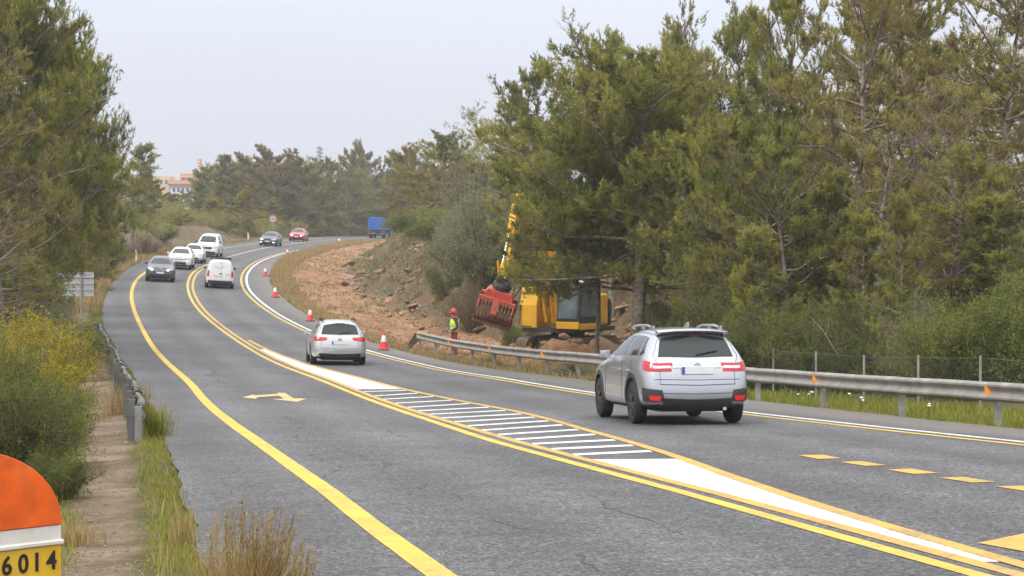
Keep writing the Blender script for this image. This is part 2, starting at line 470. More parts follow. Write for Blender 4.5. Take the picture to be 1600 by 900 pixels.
def mat_road():
    m, N, L, b = new_mat('asphalt')
    geo = N.new('ShaderNodeNewGeometry'); P = geo.outputs['Position']
    at = N.new('ShaderNodeAttribute'); at.attribute_name = 'lat'
    sp = N.new('ShaderNodeSeparateXYZ'); L.new(at.outputs['Vector'], sp.inputs[0])
    big, _ = noise_col(N, L, 0.16, (0.068, 0.069, 0.072), (0.106, 0.107, 0.111), vec=P, detail=6)
    # grain of the chippings at three sizes
    f1, t1 = noise_col(N, L, 38, (0.35, 0.35, 0.35), (1.75, 1.75, 1.75), vec=P, detail=3, rough=0.85, lo=0.41, hi=0.60)
    v = N.new('ShaderNodeTexVoronoi'); v.inputs['Scale'].default_value = 34
    L.new(P, v.inputs['Vector'])
    vr = N.new('ShaderNodeMapRange'); vr.inputs['To Min'].default_value = 0.3; vr.inputs['To Max'].default_value = 1.95
    L.new(v.outputs['Color'], vr.inputs['Value'])
    f2, _ = noise_col(N, L, 1.6, (0.80, 0.80, 0.80), (1.12, 1.12, 1.12), vec=P, detail=8, rough=.7)
    c = mixc(N, L, 1.0, big, f1, 'MULTIPLY')
    c = mixc(N, L, 0.8, c, vr.outputs[0], 'MULTIPLY')
    c = mixc(N, L, 1.0, c, f2, 'MULTIPLY')
    f3, _ = noise_col(N, L, 15, (0.74, 0.74, 0.75), (1.28, 1.28, 1.28), vec=P, detail=2, rough=.9, lo=.42, hi=.6)
    c = mixc(N, L, 1.0, c, f3, 'MULTIPLY')
    # worn tracks along the lanes (lat is metres from the centre line)
    wv = N.new('ShaderNodeMath'); wv.operation = 'SINE'
    ml = N.new('ShaderNodeMath'); ml.operation = 'MULTIPLY'; ml.inputs[1].default_value = 3.5
    L.new(sp.outputs[0], ml.inputs[0]); L.new(ml.outputs[0], wv.inputs[0])
    wr = N.new('ShaderNodeMapRange'); wr.inputs['From Min'].default_value = -1; wr.inputs['To Min'].default_value = 0.82; wr.inputs['To Max'].default_value = 1.10
    L.new(wv.outputs[0], wr.inputs['Value'])
    c = mixc(N, L, 1.0, c, wr.outputs[0], 'MULTIPLY')
    # dusty right shoulder
    sh = N.new('ShaderNodeMapRange'); sh.inputs['From Min'].default_value = 0.1; sh.inputs['From Max'].default_value = 0.9
    L.new(sp.outputs[1], sh.inputs['Value'])
    du, _ = noise_col(N, L, 30, (0.12, 0.105, 0.09), (0.25, 0.22, 0.19), vec=P, detail=5)
    shm = N.new('ShaderNodeMath'); shm.operation = 'MULTIPLY'; shm.inputs[1].default_value = 0.6; L.new(sh.outputs[0], shm.inputs[0])
    c = mixc(N, L, shm.outputs[0], c, du)
    L.new(c, b.inputs['Base Color'])
    b.inputs['Roughness'].default_value = 0.62
    b.inputs['Specular IOR Level'].default_value = 0.35
    hb = N.new('ShaderNodeMath'); hb.operation = 'ADD'
    L.new(t1.outputs['Fac'], hb.inputs[0]); L.new(v.outputs['Distance'], hb.inputs[1])
    bump(N, L, b, hb.outputs[0], 0.5, 0.008)
    return m
M_ROAD = mat_road()

def mat_paint(name, col, wear=0.35, under=(0.13, 0.13, 0.13)):
    m, N, L, b = new_mat(name)
    geo = N.new('ShaderNodeNewGeometry'); P = geo.outputs['Position']
    c, _ = noise_col(N, L, 2.2, tuple(v * 0.86 for v in col), col, vec=P, detail=5)
    t = N.new('ShaderNodeTexNoise'); t.inputs['Scale'].default_value = 16; t.inputs['Detail'].default_value = 9; t.inputs['Roughness'].default_value = 0.8
    L.new(P, t.inputs['Vector'])
    t2 = N.new('ShaderNodeTexNoise'); t2.inputs['Scale'].default_value = 1.3; t2.inputs['Detail'].default_value = 3
    L.new(P, t2.inputs['Vector'])
    mm = N.new('ShaderNodeMath'); mm.operation = 'MULTIPLY_ADD'; L.new(t2.outputs['Fac'], mm.inputs[0]); mm.inputs[1].default_value = 0.35; L.new(t.outputs['Fac'], mm.inputs[2])
    mr = N.new('ShaderNodeMapRange'); mr.inputs['From Min'].default_value = 0.66; mr.inputs['From Max'].default_value = 0.86; mr.inputs['To Max'].default_value = wear
    L.new(mm.outputs[0], mr.inputs['Value'])
    c = mixc(N, L, mr.outputs[0], c, under)
    L.new(c, b.inputs['Base Color'])
    b.inputs['Roughness'].default_value = 0.6
    bump(N, L, b, t.outputs['Fac'], 0.4, 0.006)
    return m
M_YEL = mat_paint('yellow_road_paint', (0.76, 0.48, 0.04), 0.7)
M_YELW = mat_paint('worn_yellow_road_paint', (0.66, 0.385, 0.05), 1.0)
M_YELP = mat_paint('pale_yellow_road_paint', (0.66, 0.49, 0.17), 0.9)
M_WHT = mat_paint('white_road_paint', (0.74, 0.74, 0.74), 0.75)

# ------------------------------------------------------------------ terrain: ground, path, dirt track, rocky bank
def build_terrain():
    ys = np.concatenate([np.arange(-30, 8, 2.0), np.arange(8, 50, 0.5), np.arange(50, 130, 0.6), np.arange(130, 280, 1.2), np.arange(280, 420, 5), np.array([430, 460, 500, 560, 640, 740, 860])])
    dl = np.concatenate([np.arange(0, 2.4, 0.15), np.arange(2.4, 8, 0.5), np.array([8, 9, 10.5, 12, 14, 17, 20, 25, 30, 38, 50, 65, 85, 120, 170, 250, 380, 560, 820])])
    er = np.concatenate([np.arange(0, 2, 0.25), np.arange(2, 16, 0.4), np.arange(16, 30, 1.2), np.array([30, 34, 40, 48, 60, 75, 100, 140, 200, 300, 450, 650, 840])])
    objs = []
    for side in ('left', 'right'):
        off = dl if side == 'left' else er
        Y, D = np.meshgrid(ys, off, indexing='ij')
        yc = np.minimum(Y, 420)
        X = (AL(yc) - D) if side == 'left' else (AR(yc) + D)
        sgn = -1 if side == 'left' else 1
        X = np.where(D == 0, X - sgn * 0.12 + 0.10 * (fbm(Y * 1.7, Y * 0 + sgn, 4) - .5), X)
        z, cov, d, e = terrain(X, yc)
        z0 = ZS(X, yc) - 0.02
        Z = np.where(D == 0, z0 - 0.02, z)
        V = np.stack([X, Y, Z], -1).reshape(-1, 3)
        n, k = Y.shape
        idx = np.arange(n * k).reshape(n, k)
        F = np.stack([idx[:-1, :-1], idx[:-1, 1:], idx[1:, 1:], idx[1:, :-1]], -1).reshape(-1, 4)
        if side == 'left': F = F[:, ::-1]
        C = cov.reshape(-1, 3)
        fc = C[F].mean(1)
        cls = np.zeros(len(F), int)
        cls[fc[:, 0] > 0.5] = 1; cls[fc[:, 1] > 0.5] = 2; cls[fc[:, 2] > 0.5] = 3
        objs.append((V, F, C, cls))
    # strip beyond the far end of the modelled road and under it
    names = {0: 'ground', 1: 'gravel_path', 2: 'dirt_track', 3: 'rocky_bank'}
    out = {}
    for c, nm in names.items():
        Vs, Fs, Cs = [], [], []; b = 0
        for V, F, C, cls in objs:
            f = F[cls == c]
            if len(f) == 0: continue
            u, inv = np.unique(f, return_inverse=True)
            Vs.append(V[u]); Cs.append(C[u]); Fs.append(inv.reshape(f.shape) + b); b += len(u)
        if not Vs: continue
        me = mesh_np(nm, np.concatenate(Vs), np.concatenate(Fs), [M_GROUND], {'cover': np.concatenate(Cs)}, smooth=(c != 3))
        o = link(nm, me); tag(o, kind='structure'); out[nm] = o
    tag(out['ground'], 'verges and forest floor on both sides of the road'); tag(out['gravel_path'], 'narrow gravel footpath left of the road')
    tag(out['dirt_track'], 'reddish earth track dug beside the road'); tag(out['rocky_bank'], 'rocky cut bank above the earth track')
    return out
TER = build_terrain()

# ------------------------------------------------------------------ road and markings
def strip(name, f0, f1, ys, lift, mat, parent=None, n=1, attr=None, edge=0.0):
    Y = np.asarray(ys, float)
    t = np.linspace(0, 1, n + 1)
    a, b = f0(Y), f1(Y)
    if edge:
        a = a - edge * 0.7 * (fbm(Y * 0.5, Y * 0, 61) - 0.4) - edge * 0.3 * (fbm(Y * 2.1, Y * 0, 67) - 0.5)
        b = b + edge * (fbm(Y * 0.9, Y * 0 + 5, 63) - 0.4)
    X = a[:, None] * (1 - t) + b[:, None] * t
    YY = np.repeat(Y[:, None], n + 1, 1)
    Z = ZS(X, YY) + lift
    V = np.stack([X, YY, Z], -1).reshape(-1, 3)
    idx = np.arange(len(V)).reshape(len(Y), n + 1)
    F = np.stack([idx[:-1, :-1], idx[:-1, 1:], idx[1:, 1:], idx[1:, :-1]], -1).reshape(-1, 4)
    at = None
    if attr: at = {'lat': np.stack([X - L2(YY), X - L4(YY) - 0.45, YY], -1).reshape(-1, 3)}
    me = mesh_np(name, V, F, [mat], at, smooth=True)
    return link(name, me, parent)
ROAD_Y = np.concatenate([np.arange(-20, 60, 0.5), np.arange(60, 260, 1.0), np.arange(260, 421, 2.5)])
road = strip('road', AL, AR, ROAD_Y, 0.0, M_ROAD, n=24, attr=True, edge=0.22)
tag(road, 'two-lane asphalt road curving away to the right', kind='structure')

def line(name, fn, w, y0, y1, mat, lift=0.005, label=None, step=0.5):
    ys = np.arange(y0, y1 + 0.01, step)
    def sl(y): return np.sqrt(1 + ((fn(y + .5) - fn(y - .5))) ** 2)
    jit = lambda y, s: 0.012 * (fbm(y * 3.0, y * 0, s) - 0.5)
    o = strip(name, lambda y: fn(y) - w / 2 * sl(y) + jit(y, 71), lambda y: fn(y) + w / 2 * sl(y) + jit(y, 73), ys, lift, mat, road)
    if label: o['label'] = label
    return o
line('edge_line', L1, 0.20, -10, 200, M_YEL, label='yellow line along the left edge')
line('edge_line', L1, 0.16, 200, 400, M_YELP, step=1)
line('centre_line', L2, 0.15, -5, 165, M_YEL, label='outer yellow line of the double centre line')
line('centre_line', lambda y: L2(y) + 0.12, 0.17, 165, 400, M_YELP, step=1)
line('centre_line', lambda y: L2B(y), 0.15, 12, 165, M_YELW, label='worn inner yellow line of the double centre line')
line('median_line', L3, 0.15, 14, 92, M_YELW, lift=0.007, label='worn yellow line right of the hatching')
line('edge_line', L4, 0.13, -5, 208, M_YEL, label='thin yellow line along the right edge')
line('edge_line', lambda y: L4(y) + 0.36, 0.15, -5, 225, M_WHT, label='white line along the right edge')
def poly_mark(name, pts, mat, lift=0.006, sub=1):
    V = [(x, y, float(ZS(x, y)) + lift) for x, y in pts]
    me = mesh_np(name, V, [tuple(range(len(V)))], [mat])
    bm = bmesh.new(); bm.from_mesh(me); bmesh.ops.triangulate(bm, faces=bm.faces); bmesh.ops.recalc_face_normals(bm, faces=bm.faces); bm.to_mesh(me); bm.free()
    return link(name, me, road)
# hatched median: two solid tongues and sixteen bars between them
def tongue(y0, y1, cut0, cut1):
    ys = np.arange(y0, y1 + .01, 0.4)
    o = strip('median_fill', lambda y: L2B(y) + 0.075, lambda y: np.maximum(L3(y) - 0.075, L2B(y) + 0.08), ys, 0.004, M_WHT, road)
    return o
BAR_R = [(1.74,27.25),(1.6,28.6),(1.44,30.0),(1.31,31.6),(1.14,33.1),(.96,34.7),(.73,36.2),(.44,37.65),(.11,39.05),(-.24,40.65),(-.59,42.25),(-.99,44.1),(-1.38,45.9),(-1.82,47.95),(-2.24,49.85),(-2.65,51.45)]
BAR_L = [(.87,26.55),(.6,27.8),(.36,29.05),(.1,30.25),(-.16,31.65),(-.41,33.05),(-.7,34.5),(-.94,35.95),(-1.18,37.45),(-1.48,39.05),(-1.76,40.6),(-2.04,42.3),(-2.33,44.4),(-2.64,46.55),(-2.95,48.35),(-3.36,50.75)]
for (xr, yr), (xl, yl) in zip(BAR_R, BAR_L):
    xr = float(L3(yr)) - 0.09; xl = float(L2B(yl)) + 0.09
    h = 0.21
    poly_mark('hatch_bar', [(xl, yl - h), (xr, yr - h), (xr - .03, yr + h), (xl - .03, yl + h)], M_WHT, 0.005)
def end_tongue(front):
    pts = []
    if front:
        ys = np.arange(25.6, 14.4, -0.4)
        pts = [(float(L2B(y)) + 0.08, y) for y in ys]
        pts += [(float(L3(y)) - 0.08, y) for y in ys[::-1] if L3(y) - 0.08 > L2B(y) + 0.1]
    else:
        ys = np.arange(52.2, 90, 0.8)
        pts = [(float(L2B(y)) + 0.08, y) for y in ys if L3(y) - 0.08 > L2B(y) + 0.1]
        pts += [(float(L3(y)) - 0.08, y) for y in ys[::-1] if L3(y) - 0.08 > L2B(y) + 0.1]
    return pts
def fill_tongue(y0, y1):
    ys = np.arange(y0, y1, 0.4)
    ys = ys[(L3(ys) - L2B(ys)) > 0.17]
    o = strip('median_fill', lambda y: L2B(y) + 0.07, lambda y: np.maximum(L3(y) - 0.07, L2B(y) + 0.085), ys, 0.004, M_WHT, road)
fill_tongue(14.4, 25.9)
fill_tongue(52.2, 85)
# narrowing arrow in the left lane
ARW = [(-5.91,47.7),(-5.84,49.25),(-5.79,48.7),(-5.35,49.5),(-5.39,50.15),(-5.22,50.05),(-4.73,47.1),(-4.43,46.95),(-4.46,45.2),(-5.16,46.75),(-4.9,46.85),(-5.22,48.6),(-5.59,47.65),(-5.5,46.8)]
poly_mark('lane_arrow', ARW, M_YELP)['label'] = 'pale yellow bent arrow'
# short yellow dashes in the right lane, and the next arrow head
DASH = [(3.44,26.15),(3.75,26.2),(3.86,25.5),(3.57,25.4),(3.74,24.8),(4.0,24.95),(4.17,24.2),(3.92,24.05),(4.04,23.45),(4.33,23.6),(4.48,22.85),(4.2,22.75),(4.35,22.2),(4.62,22.25),(4.79,21.55),(4.53,21.45),(4.65,20.95),(4.93,21.0),(5.1,20.3),(4.83,20.2)]
for k in range(5): poly_mark('lane_dash', DASH[4*k:4*k+4], M_YELW)
poly_mark('lane_arrow', [(3.34,15.6),(3.85,16.3),(4.35,16.0),(4.2,15.2),(4.6,14.9),(4.4,14.4),(3.95,14.75),(3.6,14.8)], M_YELW)['label'] = 'worn yellow arrow head at the right'
# cracks: thin dark ribbons
M_CRACK = mat_simple('crack_sealant', (0.035, 0.035, 0.037), 0.7, var=0.3)
def crack(fn, y0, y1, w, seed, wob=0.12, gap=0.35):
    ys = np.arange(y0, y1, 0.12)
    x = fn(ys) + wob * (fbm(ys * 0.8, ys * 0, seed) - 0.5) + 0.10 * (fbm(ys * 3.5, ys * 0, seed + 5) - 0.5)
    ww = w * np.clip((fbm(ys * 0.9, ys * 0 + 3, seed + 9) - gap) * 3.2, 0, 1)
    V = []
    for xx, yy, hw in zip(x, ys, ww):
        V += [(xx - hw, yy, float(ZS(xx, yy)) + 0.0025), (xx + hw, yy, float(ZS(xx, yy)) + 0.0025)]
    idx = np.arange(len(V)).reshape(-1, 2)
    F = np.stack([idx[:-1, 0], idx[:-1, 1], idx[1:, 1], idx[1:, 0]], -1)
    keep = (ww[:-1] + ww[1:]) > 0.002
    return V, F[keep]
def all_cracks():
    Vs, Fs, b = [], [], 0
    specs = [(lambda y: (L1(y) * .42 + L2(y) * .58) + 0.35, 10, 60, 0.013, 1, .2, .42), (lambda y: L1(y) * .68 + L2(y) * .32, 14, 48, 0.010, 2, .5, .50),
             (lambda y: L4(y) - 0.75, 15, 60, 0.015, 3, .15, .45), (lambda y: L4(y) - 1.9, 16, 60, 0.012, 4, .4, .48),
             (lambda y: L1(y) + 1.0, 50, 75, 0.025, 5, .8, .4), (lambda y: L1(y) + 0.7 + (y - 30) * .05, 22, 34, 0.009, 6, .7, .46),
             (lambda y: L4(y) - 2.4, 60, 110, 0.03, 7, .9, .45), (lambda y: L2(y) - 0.5, 70, 120, 0.02, 8, .4, .5), (lambda y: L1(y) * .5 + L2(y) * .5, 60, 120, .02, 11, 1, .5)]
    for sp in specs:
        V, F = crack(*sp)
        Vs += V; Fs.append(F + b); b += len(V)
    # transverse cracks
    for k in range(5):
        y = 48 + 6.5 * k + random.uniform(-1, 1)
        ar_, br_ = float(L1(y)), float(L4(y))
        t0 = random.uniform(0.0, 0.7); t1 = t0 + random.uniform(.12, .3)
        ts = np.linspace(t0, t1, 24)
        pts = [(ar_ + (br_ - ar_) * t, y + 0.5 * (float(fbm(np.array([t * 14.]), np.array([k * 3.]), 33)[0]) - 0.5) + (t - t0) * random.choice([-1, 1]) * .2) for t in ts]
        V = []
        for (xx, yy) in pts:
            w = 0.016 + 0.00012 * y
            V += [(xx, yy - w, float(ZS(xx, yy)) + .0025), (xx, yy + w, float(ZS(xx, yy)) + .0025)]
        idx = np.arange(len(V)).reshape(-1, 2)
        Vs += V; Fs.append(np.stack([idx[:-1, 0], idx[1:, 0], idx[1:, 1], idx[:-1, 1]], -1) + b); b += len(V)
    me = mesh_np('crack', Vs, np.concatenate(Fs), [M_CRACK])
    o = link('crack', me, road); o['kind'] = 'stuff'; o['label'] = 'dark hairline cracks in the asphalt'
all_cracks()

#@@PART2
# ------------------------------------------------------------------ vegetation builders
M_BARK = mat_simple('pine_bark', (0.25, 0.20, 0.165), 0.9, var=0.45, scale=9, bumps=0.6)
M_BARKG = mat_simple('grey_bark', (0.15, 0.115, 0.085), 0.9, var=0.35, scale=12, bumps=0.5)
M_PINE = mat_foliage('pine_needles', (0.085, 0.112, 0.022), (0.215, 0.24, 0.062), (0.38, 0.37, 0.085), (0.16, 0.115, 0.055), 0.45)
M_PINE2 = mat_foliage('pine_needles_olive', (0.11, 0.12, 0.035), (0.225, 0.225, 0.065), (0.38, 0.34, 0.09), (0.29, 0.20, 0.115), 0.75)
M_FARG = mat_foliage('far_green_needles', (0.11, 0.13, 0.042), (0.21, 0.225, 0.07), (0.34, 0.32, 0.10), (0.27, 0.19, 0.11), 0.6, trans=.35)
M_FARB = mat_foliage('far_brownish_needles', (0.125, 0.11, 0.052), (0.23, 0.195, 0.095), (0.33, 0.285, 0.12), (0.30, 0.205, 0.145), 0.9, trans=.35)
M_FARY = mat_foliage('far_yellowish_needles', (0.16, 0.16, 0.035), (0.28, 0.265, 0.06), (0.40, 0.35, 0.08), (0.30, 0.21, 0.09), 0.6, trans=.35)
M_LEAF = mat_foliage('shrub_leaves', (0.042, 0.066, 0.013), (0.105, 0.142, 0.030), (0.225, 0.25, 0.055), (0.14, 0.10, 0.04), 0.4)
M_OLIVE = mat_foliage('silvery_leaves', (0.15, 0.16, 0.08), (0.235, 0.245, 0.13), (0.34, 0.34, 0.19), (0.18, 0.15, 0.09), 0.3)
M_YLEAF = mat_foliage('yellowing_leaves', (0.12, 0.125, 0.018), (0.26, 0.235, 0.028), (0.42, 0.35, 0.045), (0.20, 0.11, 0.035), 0.6)
M_BROWN = mat_foliage('dry_leaves', (0.12, 0.085, 0.05), (0.19, 0.14, 0.085), (0.26, 0.2, 0.12), (0.2, 0.11, 0.06), 0.5)

def tubes_np(paths, radii, n):
    """many tapering tubes joined: arrays (k, m, 3), (k, m)"""
    Vs, Fs, b = [], [], 0
    for P, r in zip(paths, radii):
        k, m, _ = P.shape
        T = np.gradient(P, axis=1); T /= np.linalg.norm(T, axis=2, keepdims=True) + 1e-9
        ref = np.where(np.abs(T[..., 2:3]) > 0.9, np.array([1., 0, 0]), np.array([0, 0, 1.]))
        A = np.cross(T, ref); A /= np.linalg.norm(A, axis=2, keepdims=True) + 1e-9
        B = np.cross(A, T)
        nn = n if m > 3 else 3
        ang = np.linspace(0, 2 * np.pi, nn, endpoint=False)
        V = P[:, :, None, :] + (A[:, :, None, :] * np.cos(ang)[:, None] + B[:, :, None, :] * np.sin(ang)[:, None]) * r[:, :, None, None]
        idx = np.arange(k * m * nn).reshape(k, m, nn) + b
        F = np.stack([idx[:, :-1, :], np.roll(idx, -1, 2)[:, :-1, :], np.roll(idx, -1, 2)[:, 1:, :], idx[:, 1:, :]], -1).reshape(-1, 4)
        Vs.append(V.reshape(-1, 3)); Fs.append(F); b += k * m * nn
    return np.concatenate(Vs), np.concatenate(Fs)

def unit(v): return v / (np.linalg.norm(v, axis=-1, keepdims=True) + 1e-9)

def needles(pos, dirs, nn, length, width, g, spread=0.75):
    """tufts of narrow needle blades"""
    k = len(pos)
    D = unit(dirs)[:, None, :] * (0.75 + 0 * g.random((k, nn, 1))) + g.normal(0, 1, (k, nn, 3)) * spread * 0.6
    D = unit(D)
    L = length * g.uniform(0.65, 1.15, (k, nn, 1))
    base = pos[:, None, :] + unit(dirs)[:, None, :] * g.uniform(-0.6, 0.3, (k, nn, 1)) * length
    side = unit(np.cross(D, g.normal(0, 1, (k, nn, 3)))) * width / 2
    V = np.stack([base - side, base + side, base + D * L], 2).reshape(-1, 3)
    F = np.arange(len(V)).reshape(-1, 3)
    tint = np.repeat(g.random(k), nn * 3)
    return V, F, tint

def leaves(pos, dirs, nn, size, g):
    k = len(pos)
    D = unit(unit(dirs)[:, None, :] * 0.5 + g.normal(0, 0.6, (k, nn, 3)))
    base = pos[:, None, :] + g.normal(0, size * 0.8, (k, nn, 3))
    L = size * g.uniform(0.7, 1.3, (k, nn, 1))
    side = unit(np.cross(D, g.normal(0, 1, (k, nn, 3)))) * L * 0.28
    V = np.stack([base, base + D * L * .5 + side, base + D * L, base + D * L * .5 - side], 2).reshape(-1, 3)
    F = np.arange(len(V)).reshape(-1, 4)
    tint = np.repeat(np.clip(g.normal(0.5, 0.25, k), 0, 1), nn * 4)
    return V, F, tint

def gen_pine(seed, H=10.0, Rr=3.4, h0=0.2, shape='round', nl=34, ns=8, nt=5, ntf=4, needle=0.15, wid=0.016, nn=11, lean=0.05, dead=0.16, trunk_r=0.17, up=0.5, mat=None):
    g = np.random.default_rng(seed)
    tz = np.linspace(0, 1, 9)
    wob = np.cumsum(g.normal(0, 0.10, (9, 2)), 0) * H / 10
    trunk = np.stack([wob[:, 0] * tz + lean * H * tz * tz, wob[:, 1] * tz, tz * H * 0.97], -1)
    tr = trunk_r * (1 - 0.86 * tz) * (1 + 0.5 * np.exp(-tz * 18))
    paths, radii = [trunk[None]], [tr[None]]
    def tp(h):
        return np.array([np.interp(h, trunk[:, 2], trunk[:, i]) for i in range(3)])
    def prof(u):
        if shape == 'cone': return (1 - u) ** 0.75 * 1.0 + 0.08
        if shape == 'umbrella': return (0.45 + 0.75 * u) if u < 0.7 else (0.97 - 1.9 * (u - 0.7) ** 1.2)
        if shape == 'wide': return 1.05 * np.sin(np.pi * (0.3 + 0.62 * u)) ** 0.55
        if shape == 'column': return 0.75 * np.sin(np.pi * (0.2 + 0.75 * u)) ** 0.6
        return np.sin(np.pi * (0.24 + 0.64 * u)) ** 0.6
    limbs = []
    for i in range(nl):
        u = (i + g.uniform(0, 1)) / nl
        h = H * (h0 + (0.97 - h0) * u ** 0.9)
        az = i * 2.399 + g.normal(0, 0.35)
        Ln = Rr * prof(u) * g.uniform(0.62, 1.15)
        el = R(-10 + 58 * u ** 1.5 + g.normal(0, 11))
        d0 = np.array([math.cos(az) * math.cos(el), math.sin(az) * math.cos(el), math.sin(el)])
        t = np.linspace(0, 1, 5)[:, None]
        P = tp(h) + d0 * Ln * t + np.array([0, 0, 1]) * (t ** 2) * Ln * 0.22 * up + np.cumsum(g.normal(0, 0.035, (5, 3)), 0) * Ln
        limbs.append(P)
        paths.append(P[None]); radii.append(((0.014 * Ln + 0.012) * (1 - 0.78 * t[:, 0]))[None])
    # leading shoots at the top
    subs, subr, alive = [], [], []
    for i, P in enumerate(limbs):
        Ln = np.linalg.norm(P[-1] - P[0])
        n = max(4, int(ns * (0.5 + 0.6 * Ln / Rr)))
        for j in range(n):
            t = 0.22 + 0.78 * (j + g.random()) / n
            f = t * 4; a = min(int(f), 3); p = P[a] + (P[a + 1] - P[a]) * (f - a)
            dl = unit(P[a + 1] - P[a])
            sd = unit(np.cross(dl, [0, 0, 1])) * (1 if j % 2 else -1)
            dd = unit(dl * g.uniform(0.4, 1.0) + sd * g.uniform(0.4, 1.1) + np.array([0, 0, g.uniform(-0.2, 0.6)]))
            L2_ = max(0.35, Ln * g.uniform(0.20, 0.36) * (1.15 - 0.5 * t))
            tt = np.linspace(0, 1, 3)[:, None]
            Q = p + dd * L2_ * tt + np.array([0, 0, 0.18]) * L2_ * tt ** 2
            subs.append(Q); subr.append((0.007 + 0.006 * L2_) * (1 - 0.7 * tt[:, 0]))
            inner = 1 - t
            alive.append(g.random() > dead + 0.45 * inner * inner + (0.25 if i < nl * 0.15 else 0))
    for k in range(5):
        p = trunk[-1 - (k > 2)]; dd = unit(np.array([g.normal(0, .5), g.normal(0, .5), 1.0])); tt = np.linspace(0, 1, 3)[:, None]
        subs.append(p + dd * H * 0.07 * tt); subr.append(0.02 * (1 - .7 * tt[:, 0])); alive.append(True)
    subs = np.array(subs); subr = np.array(subr); alive = np.array(alive)
    paths.append(subs); radii.append(subr)
    # twigs
    k = len(subs)
    t = g.uniform(0.25, 1.0, (k, nt))
    base = subs[:, None, 0] + (subs[:, None, 2] - subs[:, None, 0]) * t[..., None]
    sdir = unit(subs[:, 2] - subs[:, 0])[:, None, :]
    td = unit(sdir * 0.7 + g.normal(0, 0.55, (k, nt, 3)) + np.array([0, 0, 0.42]))
    TL = g.uniform(0.18, 0.42, (k, nt, 1)) * (H / 10) ** 0.5
    tw = np.stack([base, base + td * TL], 2).reshape(-1, 2, 3)
    paths.append(tw); radii.append(np.tile(np.array([0.006, 0.003]), (len(tw), 1)))
    Vt, Ft = tubes_np(paths, radii, 6)
    # tufts
    al = np.repeat(alive, nt)
    twa = tw[al]; tda = td.reshape(-1, 3)[al]
    u = np.linspace(0.4, 1.0, ntf)
    pos = (twa[:, None, 0] + (twa[:, None, 1] - twa[:, None, 0]) * u[None, :, None] + g.normal(0, 0.03, (len(twa), ntf, 3))).reshape(-1, 3)
    dirs = np.repeat(tda, ntf, 0) + np.array([0, 0, 0.35]) + g.normal(0, 0.25, (len(twa) * ntf, 3))
    Vc, Fc, tint = needles(pos, dirs, nn, needle, wid, g)
    st = np.repeat(np.repeat(np.repeat(g.random(len(subs)), nt)[al], ntf), nn * 3)
    tint = 0.7 * st + 0.3 * tint
    me_t = mesh_np('trunk', Vt, Ft, [M_BARK], smooth=True)
    me_c = mesh_np('crown', Vc, Fc, [mat or M_PINE], {'tint': tint})
    return me_t, me_c

def gen_bush(seed, H=2.0, Rr=1.4, stems=16, nb=8, nl=7, leaf=0.07, mat=None, low=0.1, bare=0.0, bark=None):
    g = np.random.default_rng(seed)
    P0, r0 = [], []
    for i in range(stems):
        az = g.uniform(0, 6.283); sp = math.sqrt(g.random()) * Rr
        t = np.linspace(0, 1, 5)[:, None]
        top = np.array([math.cos(az) * sp, math.sin(az) * sp, H * (1 - 0.55 * (sp / Rr) ** 2) * g.uniform(0.75, 1.08)])
        P = np.array([math.cos(az) * .12, math.sin(az) * .12, -0.1]) + (top - np.array([0, 0, -.1])) * t * np.array([1, 1, 1]) + np.array([0, 0, 1]) * (t * (1 - t)) * H * .25 + np.cumsum(g.normal(0, .02, (5, 3)), 0) * H
        P0.append(P); r0.append((0.012 * H + .004) * (1 - .75 * t[:, 0]))
    P0 = np.array(P0); r0 = np.array(r0)
    paths, radii = [P0], [r0]
    k = len(P0)
    t = g.uniform(low, 1.0, (k, nb)) * 4
    a = np.minimum(t.astype(int), 3); f = (t - a)[..., None]
    ii = np.arange(k)[:, None]
    base = P0[ii, a] * (1 - f) + P0[ii, a + 1] * f
    out = base * np.array([1, 1, 0.25]); out = unit(out)
    dd = unit(out * .6 + g.normal(0, .6, (k, nb, 3)) + np.array([0, 0, .45]))
    LL = g.uniform(.2, .5, (k, nb, 1)) * Rr
    br = np.stack([base, base + dd * LL * .6, base + dd * LL + np.array([0, 0, .06]) * LL], 2).reshape(-1, 3, 3)
    paths.append(br); radii.append(np.tile(np.array([.008, .005, .003]) * (H / 2) ** .5, (len(br), 1)))
    Vt, Ft = tubes_np(paths, radii, 5)
    keep = g.random(len(br)) >= bare
    brk = br[keep]
    u = g.uniform(.15, 1.05, (len(brk), nl))
    pos = (brk[:, None, 0] + (brk[:, None, 2] - brk[:, None, 0]) * u[..., None] + g.normal(0, .06 * Rr, (len(brk), nl, 3))).reshape(-1, 3)
    dirs = np.repeat(unit(brk[:, 2] - brk[:, 0]), nl, 0) + np.array([0, 0, .3])
    Vc, Fc, tint = leaves(pos, dirs, 5, leaf, g)
    return mesh_np('stems', Vt, Ft, [bark or M_BARKG], smooth=True), mesh_np('foliage', Vc, Fc, [mat or M_LEAF], {'tint': tint})

